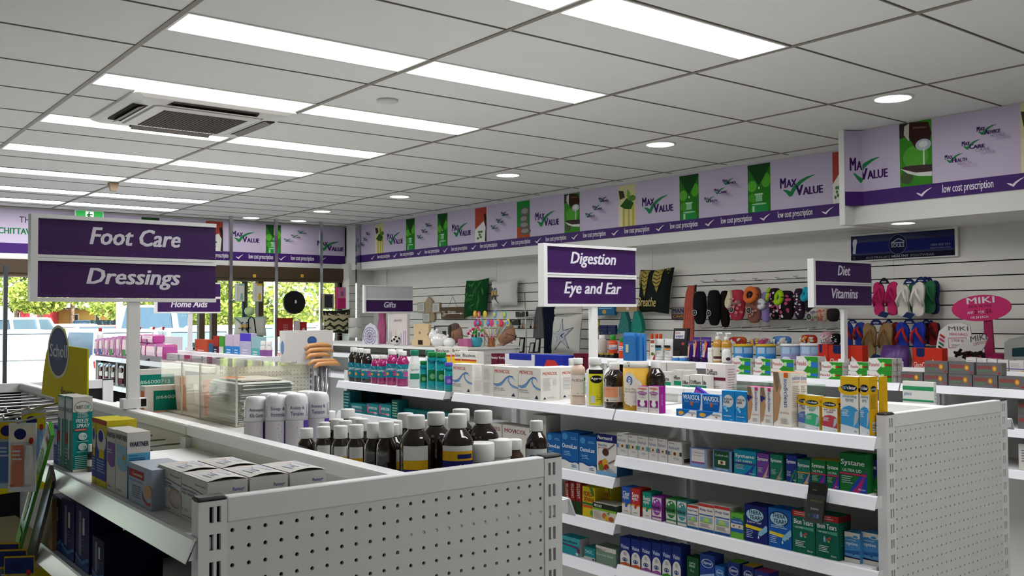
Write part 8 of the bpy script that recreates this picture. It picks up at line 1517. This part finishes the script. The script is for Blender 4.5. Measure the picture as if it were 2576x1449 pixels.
CARS = ((20, 22, 90, 'e6e6e6', 1.45, 0, 'white hatchback nearest the left of the window'), (38, 31, 60, 'e0e0e0', 1.75, 1, 'white people mover behind the nearest hatchback'), (102, 38, 100, 'e2e2e4', 1.45, 0, 'white hatchback left of the yellow header'), (262, 62, 30, '3a4248', 1.6, 0, 'dark car with glossy windscreen under the house'), (195, 46, 20, 'd8dce4', 1.45, 0, 'pale blue car right of the yellow header'), (275, 44, 10, 'b03a30', 1.4, 0, 'red car behind the white ones'), (245, 23, 95, 'e6e8ea', 1.45, 0, 'white car with pale windscreen left of the white pole'),
    (378, 30, 250, 'e4e4e4', 2.1, 1, 'white van right of the white pole'), (430, 38, 250, 'e2e2e2', 2.0, 1, 'white van with roof racks further back'), (468, 24, 80, 'e6e6e6', 1.45, 0, 'white sedan below the home aids sign'), (550, 26, 95, 'd8ecec', 1.5, 0, 'pale turquoise tinted white car right of the brown posts'), (682, 27, 85, 'e2eaec', 1.5, 0, 'white car right of the second chrome pole'), (775, 34, 70, 'e4e4e4', 1.5, 0, 'white car near the black tray'), (900, 33, 60, 'dfe4e6', 1.5, 0, 'white car at the right edge of the window'))
for px, dp, an, col, H, vn, l in CARS: car(l, px, dp, ang=an, col=col, H=H, van=bool(vn), L=4.3 if not vn else 4.8)
# bus
d = ray(85, 800); k = 92/d.dot(CF); c = CP+d*k; loc = (c.x, c.y, GR); e = empty('bus', loc, 'red bus seen from behind in the far street', 'bus'); O = ORG[e.name]; e.rotation_euler = (0, 0, math.radians(-20))
Bq = lambda x, y, z: (c.x+x, c.y+y, GR+z)
MB().rbox(*Bq(-1.25, 0, .35), *Bq(1.25, 11, 3.0), .18, mat('a82030', .4)).build('body', e, O); MB().box(*Bq(-1.15, .02, 2.99), *Bq(1.15, 10.9, 3.12), 'd0c8c8').build('roof', e, O)
MB().box(*Bq(-1.0, -.02, 2.45), *Bq(1.0, 0, 2.9), '1c1c20').build('rear_window', e, O); MB().box(*Bq(-1.27, 1, 1.5), *Bq(-1.25, 10, 2.5), '2a3038').build('side_window', e, O)
for i, x in enumerate((-.85, -.65, -.45, .45, .65, .85)): MB().ball(Bq(x, -.03, 2.62), (.08, .03, .08), ('c83a2a', 'd8a03a', 'd8a03a', 'd8a03a', 'd8a03a', 'c83a2a')[i], 8, 6).build('lamp', e, O)
f = Face(Bq(-1.2, -.03, .4), (1, 0, 0), (0, 0, 1), 2.4, 2.5); f.R(.36, .36, .62, .78, 'd8d4d0'); f.E(.49, .58, .11, .11, 'b83a34'); f.E(.49, .58, .085, .085, 'd8d4d0'); f.T('40', .44, .53, .54, .63, '2a2a2a', .02); f.R(.78, .24, .94, .52, 'd8d4c8'); f.T('Buses & Coaches', .15, .10, .85, .20, 'd8a02a', .02); f.mb.build('rear_print', e, O, kind='stuff')
# house
d = ray(215, 800); k = 100/d.dot(CF); c = CP+d*k; loc = (c.x, c.y, GR); e = empty('house', loc, 'low yellow brick house with flat roof across the street', 'house'); O = ORG[e.name]; e.rotation_euler = (0, 0, math.radians(-25)); Hq = lambda x, y, z: (c.x+x, c.y+y, GR+z)
MB().box(*Hq(-6, 0, 0), *Hq(5, 6, 2.6), mat('b08a4a', .8, noise=.15, scale=3)).build('wall', e, O); MB().box(*Hq(-6.5, -.8, 2.6), *Hq(5.5, 6.5, 2.85), '6a5a4a').build('roof', e, O)
for x, w_, m_ in ((-4.8, 1.2, 'c9ccc8'), (-1.0, .7, '3a3430'), (1.2, .5, '4a443a'), (3.2, 1.3, '5a6a64')): q = MB().box(*Hq(x-w_/2, -.06, .7), *Hq(x+w_/2, 0, 2.2), 'd0ccc0').build('window', e, O); MB().box(*Hq(x-w_/2+.08, -.09, .8), *Hq(x+w_/2-.08, -.06, 2.1), m_).build('pane', q, O)
d = ray(200, 800); k = 80/d.dot(CF); c0 = CP+d*k; e = empty('picket_fence', (c0.x, c0.y, GR), 'white and brown low fence in front of the house', 'fence'); O = ORG[e.name]
for i in range(26): MB().box(c0.x-5+i*.45, c0.y+2-i*.18, GR, c0.x-5+i*.45+.3, c0.y+2.05-i*.18, GR+1.1, 'd8d4cc' if i % 9 < 5 else '7a5444').build('picket', e, O)
d = ray(300, 800); k = 40/d.dot(CF); c = CP+d*k; MB().tube([(c.x, c.y, GR), (c.x, c.y, 6)], .14, mat('c9ccd0', .5), 12).build('light_pole', None, (c.x, c.y, GR), 'pale tall pole beside the sign pole in the car park', 'pole')
def tree(label, px, depth, zc, rx, rz, cols, n=900, trunk=True, seed=0, ls=.35):
    rg = random.Random(seed); d = ray(px, 800); k = depth/d.dot(CF); c = CP+d*k; loc = (c.x, c.y, GR); e = empty('tree', loc, label, 'tree', 'trees outside')
    mbs = MB()
    if trunk: MB().tube([(c.x, c.y, GR), (c.x+.1, c.y, zc*.5), (c.x-.15, c.y, zc)], [.28, .22, .12], mat('8a7460', .9, noise=.3, scale=4), 10).build('trunk', e, loc)
    for i in range(n):
        a = rg.uniform(0, 6.283); b = math.acos(rg.uniform(-1, 1)); r = rg.uniform(.55, 1)**.5; p = Vector((c.x+rx*r*math.sin(b)*math.cos(a), c.y+rx*r*math.sin(b)*math.sin(a), zc+rz*r*math.cos(b)))
        if p.z < GR+.3: continue
        u = Vector((rg.uniform(-1, 1), rg.uniform(-1, 1), rg.uniform(-1, 1))).normalized(); w = u.cross(Vector((rg.uniform(-1, 1), rg.uniform(-1, 1), rg.uniform(-1, 1)))).normalized(); s = ls*rg.uniform(.5, 1.2)
        mbs.add([p-u*s, p-w*s*.6, p+u*s, p+w*s*.6], [(0, 1, 2, 3)], rg.choice(cols))
    mbs.build('foliage', e, loc, kind='stuff')
LG = ['a8b44a', '8a9a3a', 'c4c46a', '6a7a30']; DG = ['3a4a30', '4a5a3a', '2a3a28', '5a6a40']
for i, (px, dp, zc, rx, rz, cols, l) in enumerate(((40, 95, 5.5, 7, 3.2, LG, 'pale green tree far left beyond the bus'), (40, 120, 9.5, 12, 3.5, DG, 'dark tree line at the top left of the window'), (100, 88, 3.6, 2.6, 1.6, LG, 'small tree beside the bus'), (180, 98, 6.5, 5, 3, DG, 'dark tree behind the house'), (350, 70, 4.6, 5.5, 3.4, LG, 'sunlit tree right of the sign pole'), (445, 62, 3.6, 5.5, 3.2, LG, 'sunlit bushy tree below the home aids sign'), (540, 60, 3.8, 5.5, 3.6, LG, 'sunlit tree behind the brown posts'), (640, 58, 4.0, 5.5, 3.6, LG, 'sunlit tree between the chrome poles'), (730, 58, 3.8, 5, 3.6, LG, 'sunlit tree behind the black tray'), (830, 80, 6.5, 6, 3, DG, 'dark tree at the right of the window'), (600, 90, 5.5, 14, 4.5, DG+LG, 'tall hedge line closing the car park'))):
    tree(l, px, dp, zc, rx, rz, cols, 4200 if dp < 80 else 2600, 'hedge' not in l and 'line' not in l, i, .19*dp/60)
# white roofed building at the right
d = ray(820, 800); k = 60/d.dot(CF); c = CP+d*k; e = empty('shed', (c.x, c.y, GR), 'low building with pale pitched roof at the right of the window', 'building'); O = ORG[e.name]; Sq = lambda x, y, z: (c.x+x, c.y+y, GR+z)
MB().box(*Sq(-3, 0, 0), *Sq(6, 6, 2.2), mat('c9c0b0', .8)).build('wall', e, O); MB().prism([Sq(-3.6, -.5, 2.2), Sq(6.5, -.5, 2.0), Sq(6.5, 3, 3.2), Sq(-3.6, 3, 4.0)], (0, .05, .12), mat('d8d4d0', .6)).build('roof', e, O)
